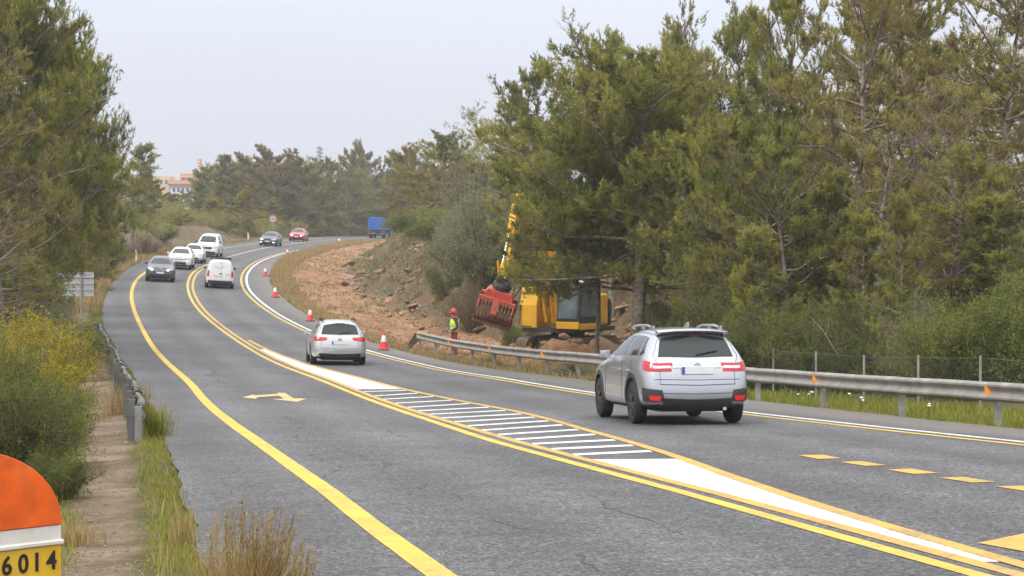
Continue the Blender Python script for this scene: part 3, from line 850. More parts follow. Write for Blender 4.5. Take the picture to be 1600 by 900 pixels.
PINES = {
    'big':    gen_pine(11, 10, 3.6, 0.14, 'round', nl=46, ns=13, nt=8, ntf=3, needle=0.14, wid=0.026, nn=12, trunk_r=0.2),
    'wide':   gen_pine(12, 9, 4.0, 0.34, 'wide', nl=56, ns=15, nt=8, ntf=3, needle=0.14, wid=0.026, nn=9, trunk_r=0.26, lean=0.02, dead=0.1),
    'tall':   gen_pine(13, 11, 2.6, 0.18, 'column', nl=48, ns=10, nt=7, ntf=3, needle=0.14, wid=0.026, nn=12, lean=0.05, dead=0.14),
    'olive':  gen_pine(14, 10, 3.6, 0.10, 'round', nl=46, ns=12, nt=8, ntf=3, needle=0.14, wid=0.026, nn=12, dead=0.26, mat=M_PINE2),
    'young':  gen_pine(15, 6, 2.0, 0.05, 'cone', nl=38, ns=9, nt=6, ntf=3, needle=0.14, wid=0.026, nn=12, trunk_r=0.1, mat=M_PINE),
    'far':    gen_pine(16, 10, 3.6, 0.03, 'wide', nl=46, ns=11, nt=6, ntf=3, needle=0.24, wid=0.055, nn=8, dead=0.08, mat=M_FARB),
    'farcol': gen_pine(17, 10, 2.6, 0.03, 'column', nl=44, ns=9, nt=6, ntf=3, needle=0.24, wid=0.055, nn=8, dead=0.08, mat=M_FARG),
    'farcone': gen_pine(18, 8, 2.4, 0.03, 'cone', nl=40, ns=9, nt=6, ntf=3, needle=0.22, wid=0.05, nn=8, dead=0.06, mat=M_FARY),
    'fargreen': gen_pine(28, 10, 3.4, 0.03, 'wide', nl=46, ns=10, nt=6, ntf=3, needle=0.24, wid=0.055, nn=8, dead=0.08, mat=M_FARG),
    'canopy': gen_pine(27, 9, 3.6, 0.35, 'wide', nl=48, ns=13, nt=8, ntf=3, needle=0.15, wid=0.026, nn=9, trunk_r=0.10, lean=0.03, dead=0.12),
    'sparse': gen_pine(19, 9, 2.6, 0.16, 'column', nl=40, ns=9, nt=6, ntf=3, needle=0.15, wid=0.026, nn=8, dead=0.6, mat=M_PINE2),
}
BUSHES = {
    'green':  gen_bush(21, 2.2, 1.6, 40, 15, 10, 0.06, M_LEAF),
    'olive':  gen_bush(22, 3.2, 2.2, 44, 15, 10, 0.075, M_OLIVE),
    'yellow': gen_bush(23, 1.6, 1.1, 34, 13, 10, 0.045, M_YLEAF),
    'dark':   gen_bush(24, 1.8, 1.2, 40, 15, 10, 0.036, M_LEAF),
    'brown':  gen_bush(25, 1.6, 1.3, 30, 12, 8, 0.05, M_BROWN, bare=.3),
    'twiggy': gen_bush(26, 3.0, 1.8, 40, 16, 6, 0.06, M_OLIVE, bare=.6),
}
SIZES = {'big': (10, 3.6), 'wide': (9, 4.0), 'tall': (11, 2.6), 'olive': (10, 3.6), 'young': (6, 2.0), 'far': (10, 3.6), 'farcol': (10, 2.6), 'farcone': (8, 2.4), 'sparse': (9, 2.6), 'canopy': (9, 3.6), 'fargreen': (10, 3.4),
         'green': (2.2, 1.6), 'olive_b': (3.2, 2.2), 'yellow': (1.6, 1.1), 'dark': (1.8, 1.2), 'brown': (1.6, 1.3), 'twiggy': (3.0, 1.8)}

def plant(kind, x, y, H, Rr, label, cat, group, rz=None, name=None, sink=0.05):
    bush = kind.startswith('b:')
    key = kind[2:] if bush else kind
    me_t, me_c = BUSHES[key] if bush else PINES[key]
    sh = SIZES['olive_b' if (bush and key == 'olive') else key]
    rz = random.uniform(0, 6.28) if rz is None else rz
    o = empty(name or ('shrub' if bush else 'pine_tree'), (x, y, TZ(x, y) - sink), rz)
    o.scale = (Rr / sh[1], Rr / sh[1], H / sh[0])
    link('stems' if bush else 'trunk', me_t, o)
    link('foliage' if bush else 'crown', me_c, o)
    if key in ('wide', 'canopy'):
        c2 = link('crown', me_c, o); c2.rotation_euler = (0, 0, 2.2); c2.scale = (.95, .95, .985)
    tag(o, label, cat, group)
    return o

def at_px(px, y): return (px - 800) / 3400 * y
GR = 'pines and shrubs behind the right guardrail'
GL = 'trees left of the road'
GF = 'trees of the far treeline'
GH = 'trees and shrubs above the earth track'
# kind, px of the stem in the photograph, distance, height of the top (px), radius m, label
def tree(kind, px, y, top, Rr, label, cat='tree', group=GR, rz=None, name=None):
    x = at_px(px, y)
    if group == GF:                        # the far wood stands beyond the road, not on it
        while x > float(AL(y)) - 3 and y < 440: y += 4; x = at_px(px, y)
    elif group == GL and x > float(AL(y)) - 1.6: x = float(AL(y)) - 1.6
    zt = CZ + (360 - top) * y / 3400
    H = max((zt - TZ(x, y)) / (1.0 if kind.startswith('b:') else 1.05), 0.6) / (1.0 if not kind.startswith('b:') else 1.05)
    return plant(kind, x, y, H, Rr, label, cat, group, rz, name)

# --- right-hand wood
tree('wide', 996, 70.3, 120, 4.3, 'broad dark green pine overhanging the excavator, with a thick grey trunk', rz=0.6)
tree('canopy', 932, 72.5, 205, 3.3, 'thin dark-stemmed pine close beside the excavator cab', rz=1.0)
tree('tall', 955, 98, 40, 2.1, 'tall airy pine rising directly above the broad pine over the excavator', rz=2.0)
tree('big', 858, 104, 118, 2.7, 'rounded pine behind and left of the broad pine, above the grapple', rz=3.1)
tree('tall', 800, 122, 150, 2.2, 'slender leaning pine at the left end of the right-hand wood', rz=1.9)
tree('olive', 1050, 92, 62, 2.6, 'pale olive pine just right of the tall airy pine')
tree('tall', 1120, 88, 8, 2.3, 'tallest narrow pine against the gap of sky above the large estate car', rz=.4)
tree('olive', 1085, 80, 165, 2.3, 'brownish pine filling the space between the broad pine and the gap of sky')
tree('big', 1175, 70, 128, 2.2, 'bushy green pine under the right side of the gap of sky')
tree('olive', 1330, 62, -40, 3.1, 'tall brownish pine with a pale trunk, right of the gap of sky', rz=.8)
tree('big', 1440, 68, -110, 3.6, 'very tall green pine reaching past the top of the picture')
tree('big', 1260, 74, 0, 2.5, 'green pine whose top borders the gap of sky on its right')
tree('olive', 1560, 60, -60, 3.0, 'tall brown-twigged pine at the right edge of the picture')
tree('sparse', 1500, 56, 130, 2.3, 'half-bare twiggy brown pine in the middle of the right-hand wood')
tree('sparse', 1365, 57, 170, 2.2, 'half-bare pine with purplish twigs, beside the pale trunk')
tree('big', 1640, 64, -80, 3.0, 'green pine cut by the right edge of the picture')
tree('olive', 1210, 60, 250, 2.0, 'low olive pine behind the fence, straight above the gap between guardrail posts')
tree('young', 1410, 51, 300, 1.0, 'small scraggy young pine with bare lower twigs behind the fence', rz=1.0)
tree('young', 1300, 58, 260, 1.6, 'young dark pine left of the scraggy one')
tree('young', 1118, 66, 250, 1.6, 'young pine just behind the roof of the silver crossover')
tree('big', 1235, 58, 235, 2.0, 'low-branched pine right behind the fence, left of the pale-trunked pines')
tree('canopy', 1170, 62, 215, 2.2, 'bushy pine whose lower limbs hang behind the crossover roof')
tree('young', 1350, 54, 330, 1.3, 'dense young pine standing in the dark gap left of the scraggy one')
tree('young', 1190, 56, 350, 1.3, 'young pine behind the second fence post')
tree('big', 1480, 55, 250, 1.9, 'low-branched pine above the bright green shrub')
tree('young', 1570, 54, 300, 1.6, 'young yellow-green pine at the right, halfway up the wood')
for i, (k, px, y, top, rr, lab) in enumerate([
    ('b:dark', 1130, 58, 440, 1.5, 'dark green shrub behind the silver crossover'),
    ('b:dark', 1200, 54, 462, 1.3, 'small-leaved dark shrub by the first fence post right of the crossover'),
    ('b:dark', 1265, 53, 470, 1.3, 'dense green shrub between the two orange reflectors, left one'),
    ('b:dark', 1335, 52, 478, 1.2, 'dark shrub behind the pale dead branch and the fence'),
    ('b:twiggy', 1420, 50, 440, 1.0, 'tangle of bare twigs at the foot of the scraggy young pine'),
    ('b:green', 1490, 48, 470, 1.3, 'bright green bushy shrub behind the fence near the right edge'),
    ('b:green', 1575, 47, 455, 1.3, 'bright green shrub at the far right behind the guardrail'),
    ('b:olive', 1560, 57, 310, 1.7, 'yellow-green tall shrub with visible stems at the right edge'),
    ('b:green', 1250, 61, 400, 1.7, 'dark green tall shrub in the shade of the right-hand wood'),
    ('b:dark', 1440, 56, 430, 1.6, 'green shrub hiding the trunks right of the scraggy pine'),
    ('b:dark', 1075, 70, 440, 1.5, 'dark shrub right of the thick grey trunk'),
    ('b:dark', 1150, 70, 400, 1.7, 'tall dark green shrub above the crossover roof'),
    ('b:twiggy', 1040, 70, 470, 1.2, 'leafless brushwood beside the thick grey trunk'),
    ('b:green', 1640, 50, 420, 1.5, 'green shrub cut by the right edge'),
    ('b:dark', 1370, 60, 440, 1.7, 'shaded green shrub left of the scraggy pine'),
    ('b:twiggy', 905, 64, 560, 0.8, 'low brushwood under the guardrail in front of the excavator'),
    ('b:green', 815, 88, 500, 0.9, 'little green bush on the spoil between grapple and excavator'),
]):
    tree(k, px, y, top, rr, lab, 'shrub')
# --- above the bank
for k, px, y, top, rr, lab, cat in [
    ('b:olive', 755, 112, 305, 2.4, 'pale silvery olive bush above the grapple', 'shrub'),
    ('b:olive', 715, 120, 335, 2.0, 'silvery bush left of the pale olive bush on the bank', 'shrub'),
    ('b:twiggy', 738, 135, 232, 2.2, 'bare-twigged grey bush high on the bank with thin branches', 'shrub'),
    ('big', 690, 150, 214, 2.7, 'dark pine standing highest on the bank, left of the grapple', 'tree'),
    ('olive', 655, 165, 235, 2.8, 'olive pine on the bank behind the dark pine', 'tree'),
    ('tall', 770, 142, 250, 2.2, 'narrow pine above the bare-twigged bush', 'tree'),
    ('b:green', 660, 148, 325, 2.6, 'round green bush at the top of the rocky bank', 'shrub'),
    ('b:green', 690, 134, 340, 2.2, 'green bush in the middle of the bank top', 'shrub'),
    ('olive', 640, 190, 268, 2.6, 'brownish pine above the blue truck', 'tree'),
    ('b:green', 645, 200, 322, 2.4, 'bush hiding the right side of the blue truck', 'shrub'),
    ('b:yellow', 646, 182, 350, 1.6, 'yellow-green bush at the end of the earth track', 'shrub'),
    ('b:yellow', 655, 160, 372, 1.2, 'low yellow-green bush on the crest of the bank', 'shrub'),
    ('big', 835, 135, 190, 2.6, 'pine behind the leaning pine, above the excavator arm', 'tree'),
    ('b:green', 790, 118, 330, 1.9, 'green bush behind the excavator arm', 'shrub'),
    ('b:dark', 835, 108, 380, 2.0, 'dark bush behind the excavator boom', 'shrub'),
    ('b:green', 890, 110, 390, 2.2, 'green thicket behind the excavator cab', 'shrub'),
    ('b:olive', 950, 108, 400, 2.2, 'grey-green thicket behind the thin dark-stemmed pine', 'shrub'),
    ('b:green', 1010, 104, 390, 2.4, 'green thicket behind the thick grey trunk', 'shrub'),
    ('b:dark', 700, 118, 400, 1.3, 'small dark bush on the face of the bank', 'shrub'),
    ('b:brown', 735, 108, 430, 1.2, 'brown bush on the bank just behind the grapple', 'shrub'),
]:
    tree(k, px, y, top, rr, lab, cat, GH)
# --- left of the road
for k, px, y, top, rr, lab, cat in [
    ('wide', 15, 74, 2, 3.4, 'tall green pine in the upper left corner', 'tree'),
    ('canopy', 88, 96, 118, 3.0, 'brownish pine leaning over the footpath', 'tree'),
    ('wide', 118, 96, 105, 2.3, 'green pine whose crown ends against the sky at the upper left', 'tree'),
    ('olive', -45, 66, 120, 3.0, 'olive pine at the left edge of the picture', 'tree'),
    ('canopy', 32, 80, 200, 2.7, 'low brown-twigged pine above the sign panel', 'tree'),
    ('big', 150, 112, 232, 2.2, 'dark pine spreading out over the left road edge', 'tree'),
    ('canopy', 140, 106, 262, 2.3, 'dusky pine behind the sign panel', 'tree'),
    ('tall', 205, 185, 222, 2.6, 'grey-green pine left of the pale building', 'tree'),
    ('young', 130, 128, 300, 2.2, 'young pine behind the left road edge', 'tree'),
    ('olive', 5, 62, 330, 1.7, 'low bushy pine beside the yellowing shrubs', 'tree'),
    ('b:green', 30, 84, 400, 1.7, 'dark bush under the pines left of the sign panel', 'shrub'),
    ('b:green', 20, 72, 400, 1.8, 'bush in the shade below the tall corner pine', 'shrub'),
    ('b:green', 145, 140, 350, 2.2, 'dark bush by the left road bend', 'shrub'),
    ('b:brown', 205, 165, 372, 1.5, 'reddish brown bush on the left cut bank', 'shrub'),
    ('b:brown', 238, 185, 368, 1.6, 'reddish brown bush behind the grey car', 'shrub'),
    ('b:brown', 185, 150, 385, 1.3, 'low brown bush beside the left verge', 'shrub'),
    ('b:green', 252, 205, 350, 1.9, 'green bush behind the white crossover', 'shrub'),
    ('farcone', 282, 230, 322, 1.9, 'small conical pine behind the white cars', 'tree'),
    ('farcone', 325, 245, 310, 2.1, 'bright conical pine behind the white van', 'tree'),
    ('farcone', 378, 250, 296, 2.4, 'larger conical pine left of the round sign', 'tree'),
    ('farcone', 355, 242, 318, 1.8, 'small reddish pine between the van and the round sign', 'tree'),
    ('farcol', 226, 215, 272, 2.2, 'dull green pine in front of the pale building', 'tree'),
    ('far', 215, 235, 285, 3.0, 'bushy pine between the left wood and the pale building', 'tree'),
    ('farcol', 270, 260, 304, 2.6, 'pine below the pale building', 'tree'),
]:
    tree(k, px, y, top, rr, lab, cat, GL)
for i, (px, y, h_, rr, k, lab) in enumerate([
    (4, 45, 1.9, 1.2, 'b:yellow', 'tall yellowing bush at the left edge behind the green shrub'),
    (52, 40, 1.7, 1.0, 'b:yellow', 'yellowing bush beside the footpath'),
    (20, 32, 1.5, 0.9, 'b:yellow', 'yellow-leaved bush above the orange kilometre stone'),
    (70, 50, 1.7, 1.1, 'b:yellow', 'yellow-green bush farthest along the footpath'),
    (62, 26, 1.0, 0.62, 'b:dark', 'dark green lentisk shrub beside the gravel, right of the kilometre stone'),
    (20, 24, 1.25, 0.75, 'b:dark', 'dark green shrub directly behind the kilometre stone'),
    (-30, 28, 1.5, 0.9, 'b:dark', 'dark green shrub cut by the left edge'),
    (50, 31, 1.1, 0.75, 'b:dark', 'green shrub between the yellow-leaved bush and the path'),
    (92, 21, .52, 0.36, 'b:dark', 'small dark shrub spilling onto the path near the kilometre stone'),
    (95, 60, 1.6, 1.2, 'b:green', 'grey-green bush by the far part of the footpath'),
    (78, 68, 1.9, 1.3, 'b:olive', 'pale bush at the foot of the left sign post'),
]):
    plant(k, at_px(px, y), y, h_, rr, lab, 'shrub', 'shrubs along the footpath')
# --- far treeline, each tree of it that shows
GFAR = [
    (312, 300, 278, 2.6, 'farcol', 'grey-green tree in front of the pale building tower'), (352, 290, 240, 3.2, 'farcol', 'round-topped pine right of the pale building'),
    (332, 320, 262, 3.4, 'fargreen', 'pine close right of the pale building'), (395, 300, 250, 4.0, 'far', 'broad brown pine of the far wood, above the round sign'),
    (432, 290, 240, 4.4, 'far', 'largest brown-topped pine of the far wood'), (470, 300, 245, 4.0, 'far', 'brown pine right of the largest one in the far wood'),
    (505, 310, 250, 3.8, 'fargreen', 'pine below the left floodlight mast'), (540, 305, 238, 3.6, 'fargreen', 'green pine left of the right floodlight mast'),
    (575, 300, 236, 3.8, 'far', 'pine below the right floodlight mast'), (612, 295, 240, 3.8, 'fargreen', 'pine above the blue truck'),
    (640, 290, 246, 3.6, 'far', 'pine at the right end of the far wood'), (455, 270, 300, 3.0, 'far', 'purplish bush-like tree behind the red car'),
    (505, 272, 298, 3.0, 'farcol', 'bare brownish tree behind and right of the red car'), (550, 285, 295, 3.2, 'fargreen', 'dark tree left of the blue truck'),
    (425, 268, 310, 2.6, 'farcol', 'green tree just behind the round sign'), (585, 320, 285, 3.4, 'fargreen', 'dark tree behind the blue truck'),
    (530, 275, 325, 2.4, 'farcone', 'small tree at the roadside right of the red car'), (400, 262, 325, 2.2, 'farcone', 'small yellow-green tree left of the round sign post'),
    (480, 268, 330, 2.0, 'farcone', 'low dry tree right behind the red car roof'), (285, 340, 298, 3.0, 'fargreen', 'dark tree hiding the foot of the pale building'),
    (250, 330, 296, 3.0, 'far', 'dark tree left of the foot of the pale building'), (365, 330, 262, 3.6, 'fargreen', 'far pine between the two round-topped ones'),
    (318, 270, 300, 2.8, 'farcol', 'dark olive tree behind the white van'), (560, 270, 330, 2.0, 'farcone', 'small tree by the road end left of the blue truck'),
    (660, 260, 270, 3.2, 'far', 'pine above the bank, left of the dark pine'), (620, 330, 262, 3.8, 'fargreen', 'misty pine behind the blue truck, to its right'),
    (680, 300, 262, 3.8, 'far', 'misty pine behind the dark pine on the bank'), (720, 270, 262, 3.6, 'fargreen', 'misty pine seen behind the bare-twigged bush'),
]
for px, y, top, rr, k, lab in GFAR:
    tree(k, px, y, top + 4, rr, lab, 'tree', GF)
def mass(name, src, size, pts, label, seed, n=7000, mat=None, grow=1.5):
    """many joined crowns that read as one mass"""
    g = np.random.default_rng(seed)
    me_c = src[1]
    k = len(me_c.polygons[0].vertices)
    nv = len(me_c.vertices); co = np.empty(nv * 3, np.float32); me_c.vertices.foreach_get('co', co); co = co.reshape(-1, 3)
    ti = np.empty(nv, np.float32); me_c.attributes['tint'].data.foreach_get('value', ti)
    tri = nv // k
    Vs, Ts = [], []
    for (x, y, H, rr) in pts:
        sel = g.choice(tri, min(n, tri), replace=False)
        ix = (sel[:, None] * k + np.arange(k)).ravel()
        c = co[ix].reshape(-1, k, 3); mid = c.mean(1, keepdims=True); c = (mid + (c - mid) * grow).reshape(-1, 3)
        a = g.uniform(0, 6.28); ca, sa = math.cos(a), math.sin(a)
        v = np.stack([(c[:, 0] * ca - c[:, 1] * sa) * rr / size[1] + x, (c[:, 0] * sa + c[:, 1] * ca) * rr / size[1] + y, c[:, 2] * H / size[0] + TZ(x, y) - .2], -1)
        Vs.append(v); Ts.append(ti[ix] * 0.8 + g.uniform(0, .2))
    V = np.concatenate(Vs)
    me = mesh_np(name, V, np.arange(len(V)).reshape(-1, k), [mat or me_c.materials[0]], {'tint': np.concatenate(Ts)})
    o = link(name, me); tag(o, label, kind='stuff'); return o
g = np.random.default_rng(5)
pts = []
for k in range(80):
    y = g.uniform(300, 400); px = g.uniform(150, 720)
    if 225 < px < 335: px = 335 + (px - 225) * 2
    while at_px(px, y) > float(AL(y)) - 4 and y < 450: y += 6
    pts.append((at_px(px, y), y, g.uniform(8, 10.5), g.uniform(3.4, 4.8)))
mass('forest', PINES['fargreen'], (10, 3.4), pts, 'far wood behind the road bend', 1, 5200)
pts = []
for k in range(34):
    y = g.uniform(84, 135); px = g.uniform(930, 1750)
    pts.append((at_px(px, y), y, g.uniform(6, 8.5), g.uniform(2.6, 3.6)))
for k in range(14):
    y = g.uniform(150, 230); px = g.uniform(690, 900)
    pts.append((at_px(px, y), y, g.uniform(5.5, 7.5), g.uniform(2.6, 3.6)))
for k in range(18):
    y = g.uniform(95, 190); x = g.uniform(-56, -33) - (y - 95) * .08
    pts.append((x, y, g.uniform(6, 9), g.uniform(2.6, 3.6)))
mass('forest', PINES['olive'], (10, 3.6), pts, 'depth of the wood behind the roadside trees', 2, 6000, grow=1.8)
pts = []
for k in range(60):
    y = g.uniform(248, 330); x = float(AL(y)) - g.uniform(2.5, 22)
    pts.append((x, y, g.uniform(1.5, 3.4), g.uniform(1.8, 3.2)))
for k in range(70):
    y = g.uniform(150, 250); x = float(AL(y)) - g.uniform(3.2, 22)
    pts.append((x, y, g.uniform(1.5, 3.2), g.uniform(1.8, 3.0)))
for k in range(34):
    y = g.uniform(140, 330); x = float(AR(y)) + float(np.interp(y, *E0)) + g.uniform(4.5, 22)
    pts.append((x, y, g.uniform(1.4, 3.0), g.uniform(1.6, 2.8)))
mass('undergrowth', BUSHES['green'], (2.2, 1.6), pts, 'scrub at the foot of the far trees', 3, 2000, M_FARG, grow=1.9)
pts = []
for k in range(46):
    y = g.uniform(46, 84); x = float(AR(y)) + g.uniform(3.4, 12)
    if x > at_px(1085, y): pts.append((x, y, g.uniform(.8, 2.0), g.uniform(1.0, 1.6)))
for k in range(26):
    y = g.uniform(84, 130); x = float(AR(y)) + float(np.interp(y, *E0)) + g.uniform(4.5, 12)
    pts.append((x, y, g.uniform(1.0, 2.2), g.uniform(1.2, 2.0)))
for k in range(26):
    y = g.uniform(50, 150); x = float(AL(y)) - g.uniform(3.5, 10)
    pts.append((x, y, g.uniform(.8, 2.0), g.uniform(1.0, 1.8)))
mass('undergrowth', BUSHES['dark'], (1.8, 1.2), pts, 'low scrub between the trunks of the wood', 4, 4500, M_LEAF, grow=1.3)
#@@PART3
# ------------------------------------------------------------------ grass, stones, rocks
M_GRASS = mat_foliage('green_grass', (0.10, 0.135, 0.02), (0.20, 0.225, 0.03), (0.30, 0.31, 0.06), (0.26, 0.22, 0.07), 0.25, trans=0.3)
M_DRYG = mat_foliage('dry_grass', (0.22, 0.15, 0.06), (0.33, 0.235, 0.10), (0.46, 0.35, 0.17), (0.24, 0.14, 0.06), 0.4, trans=0.3)
M_GGRASS = mat_foliage('grey_green_herbs', (0.09, 0.115, 0.04), (0.15, 0.18, 0.065), (0.25, 0.25, 0.10), (0.25, 0.2, 0.12), 0.4, trans=0.3)

def blades(name, X, Y, h, w, mat, label, seed, lean=0.35, z=None, parent=None, kind='stuff'):
    g = np.random.default_rng(seed)
    n = len(X)
    Z = terrain(X, np.minimum(Y, 419))[0] - 0.02 if z is None else z
    az = g.uniform(0, 6.283, n); L = lean * g.uniform(0.2, 1.3, n) * h
    dx, dy = np.cos(az) * L, np.sin(az) * L
    pa = g.uniform(0, 6.283, n); sx, sy = np.cos(pa) * w / 2, np.sin(pa) * w / 2
    b1 = np.stack([X - sx, Y - sy, Z], -1); b2 = np.stack([X + sx, Y + sy, Z], -1)
    m1 = np.stack([X + dx * .35 - sx * .7, Y + dy * .35 - sy * .7, Z + h * .6], -1); m2 = np.stack([X + dx * .35 + sx * .7, Y + dy * .35 + sy * .7, Z + h * .6], -1)
    t = np.stack([X + dx, Y + dy, Z + h * .97], -1)
    V = np.stack([b1, b2, m2, m1, t], 1).reshape(-1, 3)
    i = np.arange(n) * 5
    F = np.concatenate([np.stack([i, i + 1, i + 2], -1), np.stack([i, i + 2, i + 3], -1), np.stack([i + 3, i + 2, i + 4], -1)])
    me = mesh_np(name, V, F, [mat], {'tint': np.repeat(g.random(n), 5)})
    o = link(name, me, parent)
    if kind: tag(o, label, kind=kind)
    return o

def scatter_off(n, side, y0, y1, d0, d1, seed, clump=None, power=1.0):
    """points off the road edge; more of them near the camera"""
    g = np.random.default_rng(seed)
    u = g.random(n)
    Y = (y0 ** (1 - power) + u * (y1 ** (1 - power) - y0 ** (1 - power))) ** (1 / (1 - power)) if abs(power - 1) > 1e-6 else y0 * (y1 / y0) ** u
    D = g.uniform(d0, d1, n)
    X = AL(Y) - D if side < 0 else AR(Y) + D
    if clump is not None:
        k = fbm(X * clump[0], Y * clump[0], seed) + 0.12 * g.random(n) > clump[1]
        X, Y, D = X[k], Y[k], D[k]
    return X, Y, D, g
# between the path and the asphalt, and left of the path
X, Y, D, g = scatter_off(100000, -1, 11, 120, -0.06, 3.6, 41, (1.3, 0.46), 1.6)
pin = 0.3 + 0.004 * np.clip(Y, 0, 60); pout = 0.95 + 0.013 * np.clip(Y - 12, 0, 55)
k = (D < pin + .05 * g.normal(size=len(D))) | (D > pout + .08 * g.normal(size=len(D)))
blades('grass', X[k], Y[k], g.uniform(.03, .13, k.sum()) * (0.7 + .008 * Y[k]), g.uniform(.006, .012, k.sum()) * (0.7 + Y[k] / 45), M_GRASS, 'short green grass along the footpath and the left road edge', 42)
X, Y, D, g = scatter_off(7000, -1, 11, 110, 0.0, 4, 43, (0.8, 0.62), 1.4)
pin = 0.3 + 0.004 * np.clip(Y, 0, 60); pout = 1.0 + 0.013 * np.clip(Y - 12, 0, 55)
k = (D < pin) | (D > pout)
blades('dry_grass', X[k], Y[k], g.uniform(.08, .28, k.sum()), g.uniform(.005, .010, k.sum()) * (0.8 + Y[k] / 50), M_DRYG, 'straw-coloured grass tufts along the footpath', 44)
# dry grass on the far left verge and around the tip of the earth track
X, Y, D, g = scatter_off(16000, -1, 110, 262, 0.1, 2.2, 45, (0.4, 0.42), 0.5)
blades('dry_grass', X, Y, g.uniform(.12, .5, len(X)), g.uniform(.02, .045, len(X)), M_DRYG, 'dry straw grass along the far left verge', 46)
X, Y, D, g = scatter_off(30000, 1, 92, 275, 0.15, 1.7, 47, (0.35, 0.38), 0.3)
hh = g.uniform(.15, .42, len(X)) * np.interp(Y, [92, 140, 165, 250, 275], [.55, .8, 1.5, 1.7, 1])
blades('dry_grass', X, Y, hh, g.uniform(.02, .045, len(X)), M_DRYG, 'tall ochre grass along the right edge of the far bend', 48, lean=.5)
# under the right guardrail
X, Y, D, g = scatter_off(42000, 1, 30, 95, 0.25, 3.4, 49, (1.1, 0.36), 1.2)
gd = g.random(len(X)) < np.interp(Y, [30, 50, 60, 95], [1, .97, .6, .35])
blades('grass', X[gd], Y[gd], (g.uniform(.06, .34, len(X)) * (0.28 + .45 * np.clip(D, 0, 1.2)))[gd] * np.interp(Y[gd], [30, 60, 95], [1.15, .8, .5]), g.uniform(.014, .026, len(X))[gd], M_GRASS, 'green grass and weeds below the right guardrail', 50, lean=.5)
blades('dry_grass', X[~gd], Y[~gd], g.uniform(.08, .3, (~gd).sum()), g.uniform(.014, .024, (~gd).sum()), M_DRYG, 'pale dry grass below the right guardrail', 51, lean=.6)
# herbs on the bank and in the earth
X, Y, D, g = scatter_off(36000, 1, 98, 262, 5.0, 15, 52, (0.33, 0.52), 0.6)
e0 = np.interp(Y, *E0); k = D > e0 + .6
blades('herbs', X[k], Y[k], g.uniform(.15, .55, k.sum()), g.uniform(.03, .07, k.sum()), M_GGRASS, 'grey-green herbs growing on the rocky bank', 53, lean=.6)
X, Y, D, g = scatter_off(9000, 1, 95, 255, 1.2, 6.5, 54, (0.3, 0.60), 0.5)
blades('herbs', X, Y, g.uniform(.08, .28, len(X)), g.uniform(.03, .06, len(X)), M_GGRASS, 'weeds scattered over the earth track', 55, lean=.6)
# white daisies
def daisies():
    g = np.random.default_rng(3)
    m = MB()
    M_DW = mat_simple('white_petals', (0.8, 0.8, 0.78), 0.6, var=.03); M_DY = mat_simple('flower_centre', (0.7, 0.5, 0.05), 0.6)
    for (px, y, n) in ((1272, 44, 5), (1350, 42, 2), (1460, 39.5, 2), (1530, 37.5, 1)):
        for k in range(n):
            x = at_px(px, y) + g.normal(0, .3); yy = y + g.normal(0, .2); z = TZ(x, yy); h = g.uniform(.22, .42)
            m.tube([(x, yy, z - .02), (x + .02, yy, z + h)], .004, 4, 2)
            r = g.uniform(.022, .035)
            n6 = 9
            m.add([(x + .02 + r * math.cos(a) * 1.0, yy + r * math.sin(a) - .01, z + h + (.012 if q % 2 else 0) + r * .35 * math.sin(a)) for q, a in enumerate(np.linspace(0, 6.283, n6, endpoint=False))] + [(x + .02, yy - .01, z + h + .006)], [(q, (q + 1) % n6, n6) for q in range(n6)], 0)
    o = m.build('daisies', [M_DW, M_DY, M_GRASS]); tag(o, 'white daisies in the grass below the right guardrail', kind='stuff')
daisies()

def grass_plant(name, x, y, n, h, spread, mat, label, group, seed, heads=False):
    """one tufted grass plant"""
    g = np.random.default_rng(seed)
    X = g.normal(0, spread, n); Yp = g.normal(0, spread * .8, n)
    hh = g.uniform(.45, 1.05, n) * h
    z0 = TZ(x, y) - .03
    o = empty(name, (x, y, z0))
    b = blades('leaf_blades', X, Yp, hh * (.95 if heads else .75), g.uniform(.004, .008, n) * (1 + y / 60), mat, None, seed, lean=.42, z=np.zeros(n), parent=o, kind=None)
    b['kind'] = 'stuff'
    if heads:
        k = n // 6
        m = MB()
        for i in range(k):
            a = g.uniform(0, 6.28); L = g.uniform(.03, .26) * h
            p0 = Vector((X[i], Yp[i], 0)); top = p0 + Vector((math.cos(a) * L + .10 * h, math.sin(a) * L, h * g.uniform(.6, 1.12)))
            mid = p0.lerp(top, .55) + Vector((0, 0, .05 * h))
            m.tube([p0, mid, top], [.0022, .0018, .0012], 3)
            for q in range(18):
                t = q / 14
                c = mid.lerp(top, .35 + .65 * t) + Vector(g.normal(0, .008, 3))
                d = (top - mid).normalized() * .026 + Vector(g.normal(0, .005, 3))
                s = Vector(g.normal(0, .0026, 3))
                m.add([c - s, c + s, c + d], [(0, 1, 2)])
        hobj = m.build('seed_heads', mat, o); hobj['kind'] = 'stuff'
        hobj.data.attributes.new('tint', 'FLOAT', 'POINT')
        tv = np.random.default_rng(seed).random(len(hobj.data.vertices)).astype(np.float32) * .6
        hobj.data.attributes['tint'].data.foreach_set('value', tv)
    tag(o, label, 'grass tuft', group)
    return o
GG = 'tall grass tufts along the left road edge'
M_TAWNY = mat_foliage('tawny_grass', (0.20, 0.13, 0.04), (0.32, 0.22, 0.08), (0.46, 0.35, 0.15), (0.17, 0.09, 0.03), 0.45, trans=0.3)
